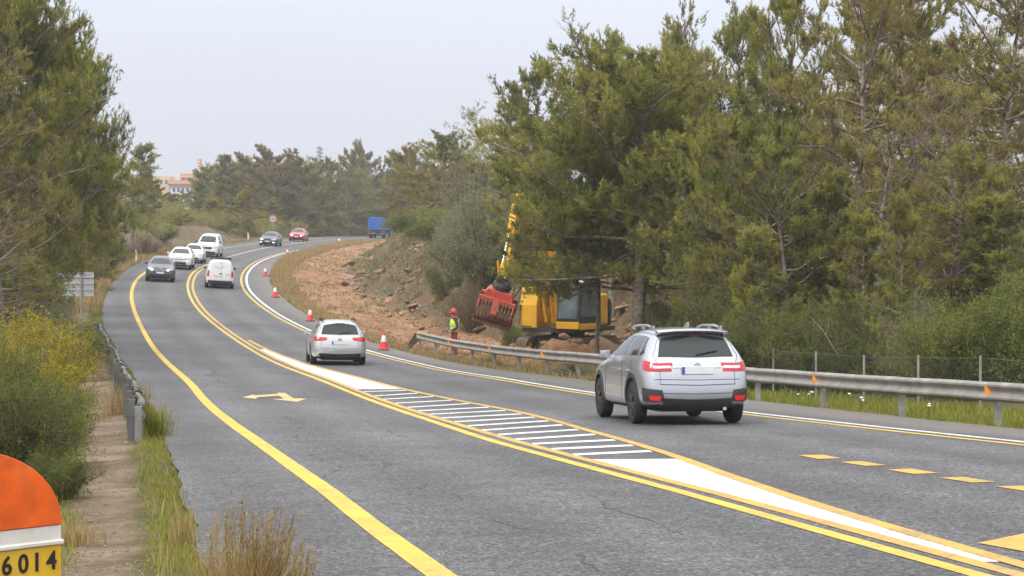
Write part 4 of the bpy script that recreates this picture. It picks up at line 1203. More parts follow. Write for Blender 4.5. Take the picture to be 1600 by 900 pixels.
for i, (px, y, n, h, sp, mt, lab) in enumerate([
    (350, 12.6, 420, .70, .08, M_TAWNY, 'tallest tawny grass tuft in front of the asphalt, left part'),
    (395, 12.2, 600, .78, .085, M_TAWNY, 'thick tawny grass tuft in front of the asphalt, middle part'),
    (440, 12.2, 300, .58, .075, M_TAWNY, 'thin tawny grass tuft nearest the yellow edge line'),
    (238, 32, 300, .8, .12, M_GRASS, 'grass tuft just beside the near end of the left guardrail'),
    (232, 36, 160, .6, .16, M_DRYG, 'low straw tuft behind the near end of the left guardrail'),
    (190, 41, 260, .9, .2, M_DRYG, 'straw tuft leaning on the path side of the left guardrail'),
    (208, 47, 200, .75, .2, M_DRYG, 'dry reddish tuft on the road side of the left guardrail'),
    (120, 47, 320, .8, .26, M_GGRASS, 'big grey-green tuft left of the footpath'),
    (128, 38, 220, .55, .2, M_DRYG, 'straw tuft left of the footpath'),
    (112, 16.5, 200, .34, .1, M_DRYG, 'small straw tuft beside the kilometre stone'),
    (285, 16.2, 90, .5, .07, M_DRYG, 'thin stalks on the grass strip by the road edge'),
]):
    grass_plant('grass_tuft', at_px(px, y), y, n, h, sp, mt, lab, GG, 70 + i, heads=(mt is M_TAWNY))

# stones
def rock_mesh(name, seed, sub, flat, mat):
    bm = bmesh.new(); bmesh.ops.create_icosphere(bm, subdivisions=sub, radius=0.5)
    g = np.random.default_rng(seed)
    planes = [(unit(g.normal(0, 1, 3)), g.uniform(.24, .42)) for _ in range(9)]
    for v in bm.verts:
        p = np.array(v.co)
        for nrm, d in planes:
            s = p @ nrm - d
            if s > 0: p = p - nrm * s
        p = p * np.array([1.15, .95, flat]) + g.normal(0, .012, 3)
        v.co = p
    me = bpy.data.meshes.new(name); bm.to_mesh(me); bm.free(); me.materials.append(mat); return me
M_ROCK = mat_simple('limestone', (0.30, 0.22, 0.15), 0.9, var=.4, scale=3, dirt=(0.22, 0.12, 0.07), dirt_amt=.6, bumps=.6)
M_ROCKD = mat_simple('dark_limestone', (0.17, 0.12, 0.08), 0.9, var=.4, scale=3, dirt=(0.10, 0.10, 0.05), dirt_amt=.6, bumps=.6)
M_ROCKO = mat_simple('orange_rubble', (0.31, 0.18, 0.105), 0.9, var=.35, scale=4, bumps=.5)
RM = [rock_mesh('rock', 80 + i, 2, f, mt) for i, (f, mt) in enumerate([(.5, M_ROCK), (.7, M_ROCKD), (.4, M_ROCKD), (.6, M_ROCKO), (.45, M_ROCK), (.8, M_ROCKO)])]
g = np.random.default_rng(91)
nb = 0
while nb < 270:
    y = g.uniform(86, 215); e = float(np.interp(y, *E0)) + g.uniform(-0.5, 5.2) * (1 if y < 150 else .8)
    x = float(AR(y)) + e
    if fbm(np.array([x * .35]), np.array([y * .35]), 77)[0] < .46: continue
    o = link('rock', RM[int(g.integers(0, 6))], TER['rocky_bank'])
    s = g.uniform(.25, .85) * (1.0 if y < 150 else 1.2)
    o.location = (x, y, TZ(x, y) + .02 * s); o.scale = (s * g.uniform(.8, 1.7), s, s * g.uniform(.6, 1.0))
    o.rotation_euler = (g.normal(0, .35), g.normal(.25, .3), g.uniform(0, 6.28)); nb += 1
nb = 0
while nb < 60:
    y = g.uniform(88, 240); e = g.uniform(1.3, float(np.interp(y, *E0)))
    x = float(AR(y)) + e
    o = link('rock', RM[3 + 2 * int(g.integers(0, 2))], TER['dirt_track'])
    s = g.uniform(.18, .42); o.location = (x, y, TZ(x, y)); o.scale = (s, s * g.uniform(.7, 1.2), s * .7); o.rotation_euler = (0, g.normal(0, .3), g.uniform(0, 6.28)); nb += 1
def rubble(name, pts, sizes, mat, label, seed):
    g = np.random.default_rng(seed)
    bm = bmesh.new(); bmesh.ops.create_icosphere(bm, subdivisions=1, radius=.5); base = np.array([v.co[:] for v in bm.verts]); F0 = np.array([[v.index for v in f.verts] for f in bm.faces]); bm.free()
    n = len(pts); k = len(base)
    V = base[None] * (1 + g.normal(0, .18, (n, k, 1))) * (np.array(sizes)[:, None, None] * g.uniform(.6, 1.3, (n, 1, 3)) * np.array([1, 1, .7]))
    a = g.uniform(0, 6.28, n); ca, sa = np.cos(a)[:, None], np.sin(a)[:, None]
    V = np.stack([V[..., 0] * ca - V[..., 1] * sa, V[..., 0] * sa + V[..., 1] * ca, V[..., 2]], -1) + np.array(pts)[:, None, :]
    F = (F0[None] + (np.arange(n) * k)[:, None, None]).reshape(-1, 3)
    o = link(name, mesh_np(name, V.reshape(-1, 3), F, [mat])); tag(o, label, kind='stuff'); return o
Y = g.uniform(84, 250, 4200); D = g.uniform(.8, 1, 4200) * 0 + g.uniform(1.0, 7.5, 4200); X = AR(Y) + D
k = fbm(X * .5, Y * .5, 13) > .42; X, Y, D = X[k], Y[k], D[k]
rubble('rubble', np.stack([X, Y, terrain(X, Y)[0]], -1), g.uniform(.05, .2, len(X)), M_ROCKO, 'orange stones scattered over the earth track', 92)
Y = g.uniform(84, 230, 3600); D = np.interp(Y, *E0) + g.uniform(-.3, 5.5, 3600); X = AR(Y) + D
k = fbm(X * .4, Y * .4, 17) > .52; X, Y = X[k], Y[k]
rubble('rubble', np.stack([X, Y, terrain(X, Y)[0]], -1), g.uniform(.08, .34, len(X)), M_ROCK, 'broken limestone on the face of the bank', 93)
M_PEB = mat_simple('gravel_stones', (0.22, 0.17, 0.125), 0.85, var=.4, scale=8)
X, Y, D, gg = scatter_off(5200, -1, 11.5, 75, .3, 1.6, 94, None, 1.7)
rubble('gravel', np.stack([X, Y, terrain(X, Y)[0]], -1), gg.uniform(.008, .028, len(X)), M_PEB, 'loose gravel on the footpath', 95)
# spoil heaps around the excavator
Y = g.uniform(76, 98, 1500); X = g.uniform(-6, 10, 1500); k = X > AR(Y) + 1.6; X, Y = X[k], Y[k]
rubble('rubble', np.stack([X, Y, terrain(X, Y)[0] + .02], -1), g.uniform(.08, .4, len(X)), M_ROCKO, 'spoil of stones and earth around the excavator', 96)

# ------------------------------------------------------------------ guardrails
M_GALV = mat_simple('weathered_galvanised_steel', (0.31, 0.295, 0.265), 0.6, 0.3, var=.22, scale=2.5, dirt=(0.26, 0.22, 0.17), dirt_amt=.6)
M_GALVD = mat_simple('dark_weathered_steel', (0.13, 0.13, 0.125), 0.6, 0.3, var=.25, scale=3, dirt=(0.2, 0.16, 0.12), dirt_amt=.5)
M_POST = mat_simple('steel_post', (0.33, 0.325, 0.31), 0.6, 0.3, var=.15, scale=4, dirt=(0.2, 0.15, 0.1), dirt_amt=.5)
M_ORANGE = mat_simple('orange_reflector', (0.95, 0.33, 0.02), 0.35, var=.08)
M_ENDP = mat_simple('pale_steel_plate', (0.24, 0.24, 0.235), 0.6, .2, var=.15, scale=5)
M_BLACK = mat_simple('black_plastic', (0.02, 0.02, 0.021), 0.55, var=.2)
M_CONC = mat_simple('concrete', (0.40, 0.38, 0.34), 0.9, var=.25, scale=6, dirt=(0.25, 0.2, 0.14), bumps=.5)
WPROF = [(-.005, -.155), (.03, -.15), (.075, -.115), (.078, -.085), (.035, -.035), (.02, -.012), (.02, .012), (.035, .035), (.078, .085), (.075, .115), (.03, .15), (-.005, .155)]
def beam_mesh(name, pts, outs, mat):
    """W-shaped rail swept along pts; outs = outward normals"""
    V, F = [], []
    k = len(WPROF); n2 = 2 * k
    for p, o in zip(pts, outs):
        for a, b in WPROF: V.append(Vector(p) + Vector(o) * a + Vector((0, 0, b)))
        for a, b in reversed(WPROF): V.append(Vector(p) + Vector(o) * (a - .006) + Vector((0, 0, b)))
    for i in range(len(pts) - 1):
        for j in range(n2):
            F.append((i * n2 + j, i * n2 + (j + 1) % n2, (i + 1) * n2 + (j + 1) % n2, (i + 1) * n2 + j))
    m = MB(); m.add(V, F); return m
# right guardrail: posts every four metres
RG = empty('guardrail', (8.5, 31, TZ(8.5, 31)))
tag(RG, 'long galvanised guardrail with orange reflectors right of the road', 'guardrail')
P0 = Vector((7.72, 34.8)); P1 = Vector((-4.0, 89.7)); dv = (P1 - P0).normalized(); out2 = Vector((-dv.y, dv.x))
if out2.x > 0: out2 = -out2
gp = []
def to_local(o, ob):                                     # parent without moving
    ob.location = ob.location - o.location; return ob
for i in range(-4, 15):
    p = P0 + dv * 4.02 * i
    bend = 0.35 * max(0, i - 9) ** 2 * .02
    p = p + out2 * -bend
    zg = float(ZS(min(p.x, float(AR(p.y))), p.y)) - .1
    gp.append((p, zg))
GZs = [z for p, z in gp]
for i, (p, zg) in enumerate(gp):
    m = MB()
    # C-shaped post
    bk = -out2
    c = Vector((p.x, p.y, 0)) + Vector((bk.x, bk.y, 0)) * .075
    rot = Matrix.Rotation(math.atan2(dv.y, dv.x), 3, 'Z')
    h = .74; zc = zg + h / 2 - .06
    m.box((c.x, c.y, zc), (.012, .10, h + .12), rot)
    for sgn in (-1, 1):
        off = rot @ Vector((.026, sgn * .05, 0))
        m.box((c.x + off.x, c.y + off.y, zc), (.05, .008, h + .12), rot)
    to_local(RG, m.build('post', M_POST, RG))
rail_top = lambda i: gp[i][1] + .60
for i in range(len(gp) - 1):
    (pa, za), (pb, zb) = gp[i], gp[i + 1]
    sh = .004 * (i % 2)
    pts = []
    for t in (-.03, .25, .5, .75, 1.03):
        q = pa.lerp(pb, t); zz = (za + (zb - za) * t) + .60
        pts.append((q.x + out2.x * sh, q.y + out2.y * sh, zz + .004 * math.sin(i * 3 + t * 5)))
    if i == len(gp) - 2: pts[-1] = (pts[-1][0], pts[-1][1], pts[-1][2])
    o = to_local(RG, beam_mesh('rail_beam', pts, [(out2.x, out2.y, 0)] * 5, M_GALV).build('rail_beam', M_GALV, RG, smooth=True))
    m = MB()
    for bz in (-.08, .08):
        m.lathe([(.001, .012), (.016, .010), (.018, 0)], 6, 'y', (0, 0, 0))
# sloping end of the right guardrail
pe, ze = gp[-1]
q1 = pe + dv * 1.1
q2 = pe + dv * 2.2
pts = [(pe.x, pe.y, ze + .60), (pe.x + dv.x * .5 + .02, pe.y + dv.y * .5, ze + .56), (q1.x, q1.y, ze + .36), (q2.x, q2.y, ze + .0)]
o = to_local(RG, beam_mesh('rail_end', pts, [(out2.x, out2.y, 0)] * 4, M_GALV).build('rail_end', M_GALVD, RG, smooth=True)); o['label'] = 'rusty end piece sloping into the ground'
m = MB(); m.bar((pe.x + dv.x * .15 + .3, pe.y, ze + .62), (pe.x + dv.x * .9 - .35, pe.y + .5, ze - .05), .14, .03); to_local(RG, m.build('brace', M_GALVD, RG))
for i in (4, 6, 8, 10, 12, 14, 16, 18):
    p, zg = gp[i]
    t = .12 if i < 17 else -.12
    m = MB()
    c = Vector((p.x, p.y, zg + .60)) + Vector((dv.x, dv.y, 0)) * t + Vector((out2.x, out2.y, 0)) * .06
    d3 = Vector((dv.x, dv.y, 0)); face = Vector((out2.x * .35, -.93, 0)).normalized()
    su = Vector((face.y, -face.x, 0))
    if su.x < 0: su = -su
    U = Vector((0, 0, 1)); s = 1.08
    front = [c + su * a * s + U * b * s for a, b in ((-.05, .075), (.045, .05), (.055, .0), (.02, -.07), (-.02, -.06), (-.05, 0))]
    back = [v - face * .035 for v in front]
    n = len(front)
    m.add(front + back, [tuple(range(n)), tuple(range(2 * n - 1, n - 1, -1))] + [(k, n + k, n + (k + 1) % n, (k + 1) % n) for k in range(n)])
    to_local(RG, m.build('reflector', M_ORANGE, RG))
# left guardrail, seen from behind
LG = empty('guardrail', (-5.4, 31, TZ(-5.4, 31)))
tag(LG, 'dark battered guardrail between the footpath and the road', 'guardrail')
lp = []
for i in range(16):
    y = 31 + i * 4.0
    x = float(AL(y)) - .42 - .05 * (i % 3)
    z = float(ZS(float(AL(y)), y)) - .08
    lp.append(Vector((x, y, z)))
LH = [.62 + .03 * math.sin(i * 1.7) for i in range(16)]
for i, p in enumerate(lp):
    m = MB(); m.box((p.x - .07, p.y, p.z + .28), (.10, .055, .72)); m.box((p.x - .12, p.y + .03, p.z + .28), (.012, .1, .72))
    to_local(LG, m.build('post', M_GALVD, LG))
    m = MB(); m.box((p.x - .01, p.y, p.z + LH[i] - .16), (.075, .10, .16)); to_local(LG, m.build('spacer', M_GALVD, LG, bevel=.01, seg=1))
for i in range(15):
    a, b = lp[i], lp[i + 1]
    za, zb = a.z + LH[i] - .16, b.z + LH[i + 1] - .16
    d = (b - a); nrm = Vector((d.y, -d.x, 0)).normalized()
    pts = []
    for t in (-.03, .2, .4, .6, .8, 1.03):
        w = .035 * math.sin(t * math.pi) * math.sin(i * 2.3 + t * 7)
        q = a.lerp(b, t) + nrm * (.035 + w + .005 * (i % 2)); pts.append((q.x, q.y, za + (zb - za) * t + .02 * math.sin(i * 1.3 + 4 * t)))
    to_local(LG, beam_mesh('rail_beam', pts, [tuple(nrm)] * 6, M_GALVD).build('rail_beam', M_GALVD, LG, smooth=True))
# turned-down far end and near anchor
a = lp[-1]
pts = [(a.x + .03, a.y, a.z + LH[-1] - .16), (a.x - .12, a.y + .9, a.z + .44), (a.x - .55, a.y + 1.3, a.z + .36), (a.x - 1.25, a.y + 1.4, a.z + .06)]
o = to_local(LG, beam_mesh('rail_end', pts, [(.98, .2, 0), (.8, .6, 0), (.2, .98, 0), (0, 1, 0)], M_GALVD).build('rail_end', M_GALVD, LG, smooth=True)); o['label'] = 'far end of the rail bent towards the path'
a = lp[0]
m = MB(); m.box((a.x + .05, a.y - .14, a.z + .27), (.10, .02, .56)); m.box((a.x + .09, a.y - .10, a.z + .27), (.02, .08, .58))
o = to_local(LG, m.build('end_plate', M_ENDP, LG, bevel=.004, seg=1)); o['label'] = 'pale upright end plate'
m = MB(); m.box((a.x, a.y - .12, a.z - .02), (.40, .34, .12)); o = to_local(LG, m.build('footing', M_CONC, LG, bevel=.035, seg=2)); o['label'] = 'rough concrete footing'

# chain-link fence behind the right guardrail
FN = empty('fence', (10.2, 33, TZ(10.2, 33)))
tag(FN, 'low chain-link fence with thin posts behind the right guardrail', 'fence')
M_WIRE = mat_simple('fence_wire', (0.20, 0.205, 0.19), 0.6, .5, var=.2)
fy = np.arange(32, 61, 2.9)
fp = []
for i, y in enumerate(fy):
    x = float(np.interp(y, [30, 34.8, 89.7], [8.75, 7.72, -4.0])) + 2.3
    z = TZ(x, y); fp.append(Vector((x, y, z)))
    m = MB(); m.tube([(x, y, z - .1), (x, y, z + 1.12)], .024, 8); to_local(FN, m.build('post', M_POST, FN))
m = MB()
for a, b in zip(fp[:-1], fp[1:]):
    for h in (1.08, .56, .06):
        m.tube([a + Vector((0, 0, h)), a.lerp(b, .5) + Vector((0, 0, h - .015)), b + Vector((0, 0, h))], .0035, 4)
to_local(FN, m.build('tension_wire', M_WIRE, FN))
m = MB()
for a, b in zip(fp[:-1], fp[1:]):
    L_ = (b - a).length; u = (b - a) / L_; st = .085
    nn_ = int(L_ / st); side = Vector((u.y, -u.x, 0)) * .0016; U = Vector((0, 0, 1))
    for k in range(-12, nn_):
        for sg in (0, 1):
            s0, s1 = k * st, k * st + 1.0
            h0, h1 = .06, 1.06
            c0, c1 = max(s0, 0), min(s1, L_)
            if c1 <= c0: continue
            ha, hb = h0 + (c0 - s0), h0 + (c1 - s0)
            if sg: ha, hb = 1.12 - ha, 1.12 - hb
            pa, pb = a + u * c0 + U * (ha), a + u * c1 + U * (hb)
            w = U * .0016
            m.add([pa - w, pa + w, pb + w, pb - w], [(0, 1, 2, 3)])
o = to_local(FN, m.build('wire_mesh', M_WIRE, FN)); o['kind'] = 'stuff'

# a pale dead branch leaning behind the fence
M_DEAD = mat_simple('bleached_wood', (0.25, 0.22, 0.18), 0.85, var=.2, scale=12)
DBY = 51.5
dpt = lambda px, py, dy=0: Vector((at_px(px, DBY + dy), DBY + dy, CZ + (360 - py) * (DBY + dy) / 3400))
m = MB()
m.tube([dpt(1312, 560), dpt(1300, 540), dpt(1285, 515, .2), dpt(1264, 494, .3)], [.02, .018, .013, .005], 7)
m.tube([dpt(1309, 555), dpt(1308, 530, -.2), dpt(1302, 512, -.3)], [.015, .011, .004], 6)
m.tube([dpt(1290, 522, .15), dpt(1296, 505, .3), dpt(1293, 492, .4)], [.009, .006, .003], 5)
tag(m.build('dead_branch', M_DEAD, smooth=True), 'pale dead forked branch leaning behind the chain-link fence', 'branch')

# ------------------------------------------------------------------ kilometre stone
M_STONEO = mat_simple('orange_paint', (0.85, 0.125, 0.004), 0.55, var=.16, scale=9, dirt=(0.80, 0.22, 0.06), dirt_amt=.4, bumps=.5)
M_STONEW = mat_simple('dirty_white_paint', (0.70, 0.68, 0.62), 0.75, var=.1, scale=7, dirt=(0.36, 0.33, 0.27), dirt_amt=.6, bumps=.3)
M_STONEY = mat_simple('yellow_plate', (0.82, 0.50, 0.025), 0.5, var=.1, scale=5, dirt=(0.62, 0.45, 0.18), dirt_amt=.4)
M_DIGIT = mat_simple('black_lettering', (0.015, 0.013, 0.012), 0.6, var=.2)
KY = 7.3
KS = 3400 / KY
kx = (97 - 800) / KS; ktop = CZ + (360 - 706) / KS
W_ = .76
kz0 = ktop - 1.02
yaw = R(45)
KM = empty('kilometre_stone', (kx - W_ / 2 * math.cos(yaw), KY - W_ / 2 * math.sin(yaw), kz0), yaw)
tag(KM, 'rounded kilometre stone painted orange, white and yellow with black digits', 'milestone')
def arch(z0, z1, w, top):
    """front outline in (x,z): straight sides up to z1, or a rounded head"""
    pts = [(-w / 2, z0), (w / 2, z0), (w / 2, z1)]
    if top:
        r = w / 2; hh = top
        pts += [(r * math.cos(a), z1 + hh * math.sin(a) ** 1.0) for a in np.linspace(0, math.pi, 40)[1:-1]]
    pts += [(-w / 2, z1)]
    return pts
dp = .20
zs_ = kz0
def kpy(py): return CZ + (360 - py) / KS - kz0       # height of an image row at the stone's right edge
zb_o = kpy(819); zb_w = kpy(848)
m = MB(); m.prism(arch(zb_o, zb_o + .003, W_, 1.05 - zb_o - .003), -.0, dp); m.build('cap', M_STONEO, KM, smooth=True, bevel=.03, seg=4)['label'] = 'orange rounded head'
m = MB(); m.prism(arch(zb_w, zb_o - .002, W_ - .004, 0), .003, dp - .003); m.build('band', M_STONEW, KM)['label'] = 'dirty white band'
m = MB(); m.prism(arch(zb_w - .005, zb_w + .012, W_ + .012, 0), -.006, .04); m.build('ledge', M_STONEW, KM, bevel=.004, seg=1)
m = MB(); m.prism(arch(-.15, zb_w - .007, W_ - .004, 0), .003, dp - .003); m.build('body', M_STONEY, KM)['label'] = 'yellow lower part'
fc = bpy.data.curves.new('digit', 'FONT'); 
def digit(ch, xc, zc, h):
    cu = bpy.data.curves.new('digit', 'FONT'); cu.body = ch; cu.size = h / .72; cu.extrude = .0015; cu.offset = .0016; cu.align_x = 'CENTER'
    to = bpy.data.objects.new('digit_tmp', cu); COL.objects.link(to)
    dg = bpy.context.evaluated_depsgraph_get(); me = bpy.data.meshes.new_from_object(to.evaluated_get(dg))
    bpy.data.objects.remove(to)
    me.materials.clear(); me.materials.append(M_DIGIT)
    for v in me.vertices: v.co = Vector((v.co.x * .92 + xc, -v.co.z + .001, v.co.y + zc))
    return link('digit', me, KM)
for ch, px in (('6', 11), ('0', 37), ('1', 58), ('4', 81)):
    # the plate recedes to the right: solve the place along the face
    q = (px - 800) / 3400; t = (kx - q * KY) / (math.cos(yaw) - q * math.sin(yaw))
    digit(ch, W_ / 2 - t, zb_w - .0835, .062)

# ------------------------------------------------------------------ sign panel on two posts (seen from behind, left)
M_ALU = mat_simple('aluminium', (0.52, 0.54, 0.57), 0.45, .3, var=.08, scale=3)
def px_pt(px, py, y): return Vector((at_px(px, y), y, CZ + (360 - py) * y / 3400))
SY = 89.5
sp0 = px_pt(127, 527, SY)
SG = empty('road_sign', (sp0.x, sp0.y, TZ(sp0.x, sp0.y)))
tag(SG, 'back of a wide sign panel of grey slats on two posts beside the footpath', 'road sign')
for px in (84, 127):
    p = px_pt(px, 500, SY); m = MB(); m.tube([(p.x, p.y, TZ(p.x, p.y) - .1), (p.x, p.y, px_pt(px, 425, SY).z)], .04, 10); to_local(SG, m.build('post', M_POST, SG))
for k, (ya, yb) in enumerate([(425, 434.5), (435.5, 444.5), (445.5, 454), (455, 463.5)]):
    a, b = px_pt(66, ya, SY), px_pt(146, yb, SY)
    m = MB(); zc = (a.z + b.z) / 2; hh = abs(a.z - b.z) - .012
    m.box(((a.x + b.x) / 2, SY + .07, zc), (b.x - a.x, .025, hh)); m.box(((a.x + b.x) / 2, SY + .055, zc - hh / 2 + .02), (b.x - a.x, .03, .022)); m.box(((a.x + b.x) / 2, SY + .055, zc + hh / 2 - .02), (b.x - a.x, .03, .022))
    to_local(SG, m.build('slat', M_ALU, SG))

# round sign at the far bend
M_RED = mat_simple('sign_red', (0.36, 0.16, 0.15), 0.5, var=.1); M_SIGNW = mat_simple('sign_white', (0.46, 0.42, 0.41), 0.5, var=.05)
ry = 247
p = px_pt(426.5, 342, ry)
RS = empty('road_sign', (p.x, p.y, TZ(p.x, p.y)))
tag(RS, 'round red-rimmed sign on a pole at the far bend above the dark car', 'road sign')
m = MB(); m.tube([(p.x, p.y + .06, TZ(p.x, p.y) - .1), (p.x, p.y + .06, p.z + .3)], .06, 8); to_local(RS, m.build('post', M_POST, RS))
m = MB(); m.lathe([(.0, -.02), (.46, -.02), (.46, .01), (0, .01)], 28, 'y', (p.x, p.y, p.z)); to_local(RS, m.build('rim', M_RED, RS))
m = MB(); m.lathe([(.0, -.026), (.33, -.026), (.33, -.015)], 28, 'y', (p.x, p.y, p.z)); to_local(RS, m.build('disc', M_SIGNW, RS))
m = MB(); m.box((p.x - .1, p.y - .03, p.z), (.12, .006, .2)); m.box((p.x + .1, p.y - .03, p.z), (.12, .006, .2)); to_local(RS, m.build('symbol', M_RED, RS))

# white roadside markers
M_MARK = mat_simple('white_plastic', (0.78, 0.77, 0.74), 0.5, var=.05)
for (px, py, y, lab) in ((219.5, 402, 168, 'small white marker post on the left verge behind the grey car'), (440, 373, 236, 'small white marker post between the dark car and the red car')):
    x = at_px(px, y); x = min(x, float(AL(y)) - .5)
    o = empty('marker_post', (x, y, TZ(x, y) - .02)); tag(o, lab, 'marker post', 'white marker posts')
    m = MB(); m.prism([(-.07, -.1), (.07, -.1), (.07, .9), (-.04, 1.0), (-.07, 1.0)], -.04, .04); m.build('body', M_MARK, o, bevel=.01, seg=1)
    m = MB(); m.box((0, -.045, .82), (.10, .012, .14)); m.build('reflector', M_ORANGE, o)

# ------------------------------------------------------------------ traffic cones
M_CONER = mat_simple('red_cone_plastic', (0.78, 0.055, 0.045), 0.45, var=.1, scale=6); M_CONEW = mat_simple('white_sleeve', (0.80, 0.80, 0.83), 0.35, var=.05)
M_CONEB = mat_simple('cone_foot', (0.10, 0.05, 0.05), 0.7)
def make_cone():
    o = empty('traffic_cone')
    m = MB(); m.box((0, 0, .025), (.44, .44, .05)); m.build('foot', M_CONEB, o, bevel=.02, seg=2)
    m = MB(); m.lathe([(.19, .05), (.175, .06), (.115, .34)], 20); m.build('cone', M_CONER, o, smooth=True)
    m = MB(); m.lathe([(.117, .34), (.118, .345), (.066, .585), (.063, .59)], 20); m.build('sleeve', M_CONEW, o, smooth=True)
    m = MB(); m.lathe([(.064, .59), (.036, .73), (.030, .75), (.03, .748), (.0, .748)], 20); m.build('tip', M_CONER, o, smooth=True)
    return o
c0 = make_cone()
for i, (px, y, sc_, lab) in enumerate([(599.5, 87, 1.0, 'red and white cone nearest the guardrail end'), (484.5, 110.5, .97, 'red and white cone behind the silver estate car'),
        (430, 131, 1.0, 'third red and white cone along the earth track, counting from the guardrail'), (414.5, 157, .95, 'red and white cone right of the white panel van'),
        (449, 198, 1.0, 'red and white cone half hidden by the dry grass of the bend'), (530, 243, 1.0, 'farthest red and white cone, in the dry grass below the blue truck')]):
    c = c0 if i == 0 else copy_tree(c0)
    x = at_px(px, y)
    c.location = (x, y, max(float(ZS(x, y)), TZ(x, y) if x > float(AR(y)) else -9)); c.rotation_euler = (0, 0, .4 * i); c.scale = (sc_,) * 3
    if i == 4: c.location.z += .05
    tag(c, lab, 'traffic cone', 'cones along the right road edge')
#@@PART4
# ------------------------------------------------------------------ vehicles
M_GLASS, _N, _L, _b = new_mat('car_glass')
_b.inputs['Base Color'].default_value = (0.025, 0.035, 0.035, 1); _b.inputs['Roughness'].default_value = 0.04; _b.inputs['Specular IOR Level'].default_value = 0.45
M_TYRE = mat_simple('tyre_rubber', (0.022, 0.022, 0.023), 0.8, var=.25, scale=20)
M_RIM = mat_simple('alloy_rim', (0.42, 0.43, 0.45), 0.35, .7, var=.1)
M_RIMD = mat_simple('dark_rim', (0.07, 0.07, 0.075), 0.4, .5, var=.1)
M_CLAD = mat_simple('grey_black_cladding', (0.032, 0.032, 0.034), 0.6, var=.2, scale=5, dirt=(0.09, 0.08, 0.065), dirt_amt=.4)
M_GAP = mat_simple('panel_gap', (0.03, 0.03, 0.032), 0.7)
M_TAIL = mat_simple('red_lamp_glass', (0.50, 0.012, 0.02), 0.12, var=.15, coat=.6)
M_TAILB = mat_emit('glowing_red_lens', (0.65, 0.02, 0.02), 0.22)
M_CLEAR = mat_simple('clear_lamp_glass', (0.62, 0.62, 0.64), 0.1, .2, var=.1, coat=.8)
M_LAMP = mat_emit('lit_headlamp', (1.0, 0.98, 0.92), 2.2)
M_HEAD = mat_simple('headlamp_glass', (0.5, 0.52, 0.55), 0.12, .3, var=.2, coat=.8)
M_PLATE = mat_simple('plate_white', (0.72, 0.73, 0.74), 0.4, var=.04)
M_PLATEB = mat_simple('plate_blue', (0.04, 0.10, 0.42), 0.4, var=.05)
M_CHROME = mat_simple('chrome', (0.6, 0.6, 0.62), 0.15, .95, var=.05)
M_SCRIPT = mat_simple('faded_blue_lettering', (0.36, 0.42, 0.58), 0.5, var=.1)
def paint(name, col, metal=0.0, rough=.32, dirt=None):
    return mat_simple(name, col, rough, metal, var=.03, scale=2, coat=.7, dirt=dirt, dirt_amt=.25)
M_SILVER = paint('silver_blue_paint', (0.50, 0.515, 0.56), .65, .22)
M_SILVER2 = paint('silver_paint', (0.52, 0.53, 0.54), .45)
M_WHITEP = paint('white_car_paint', (0.78, 0.78, 0.78))
M_GREYP = paint('dark_grey_paint', (0.10, 0.10, 0.12), .4)
M_ANTH = paint('anthracite_paint', (0.05, 0.055, 0.07), .3)
M_REDP = paint('red_car_paint', (0.42, 0.02, 0.03), .1)

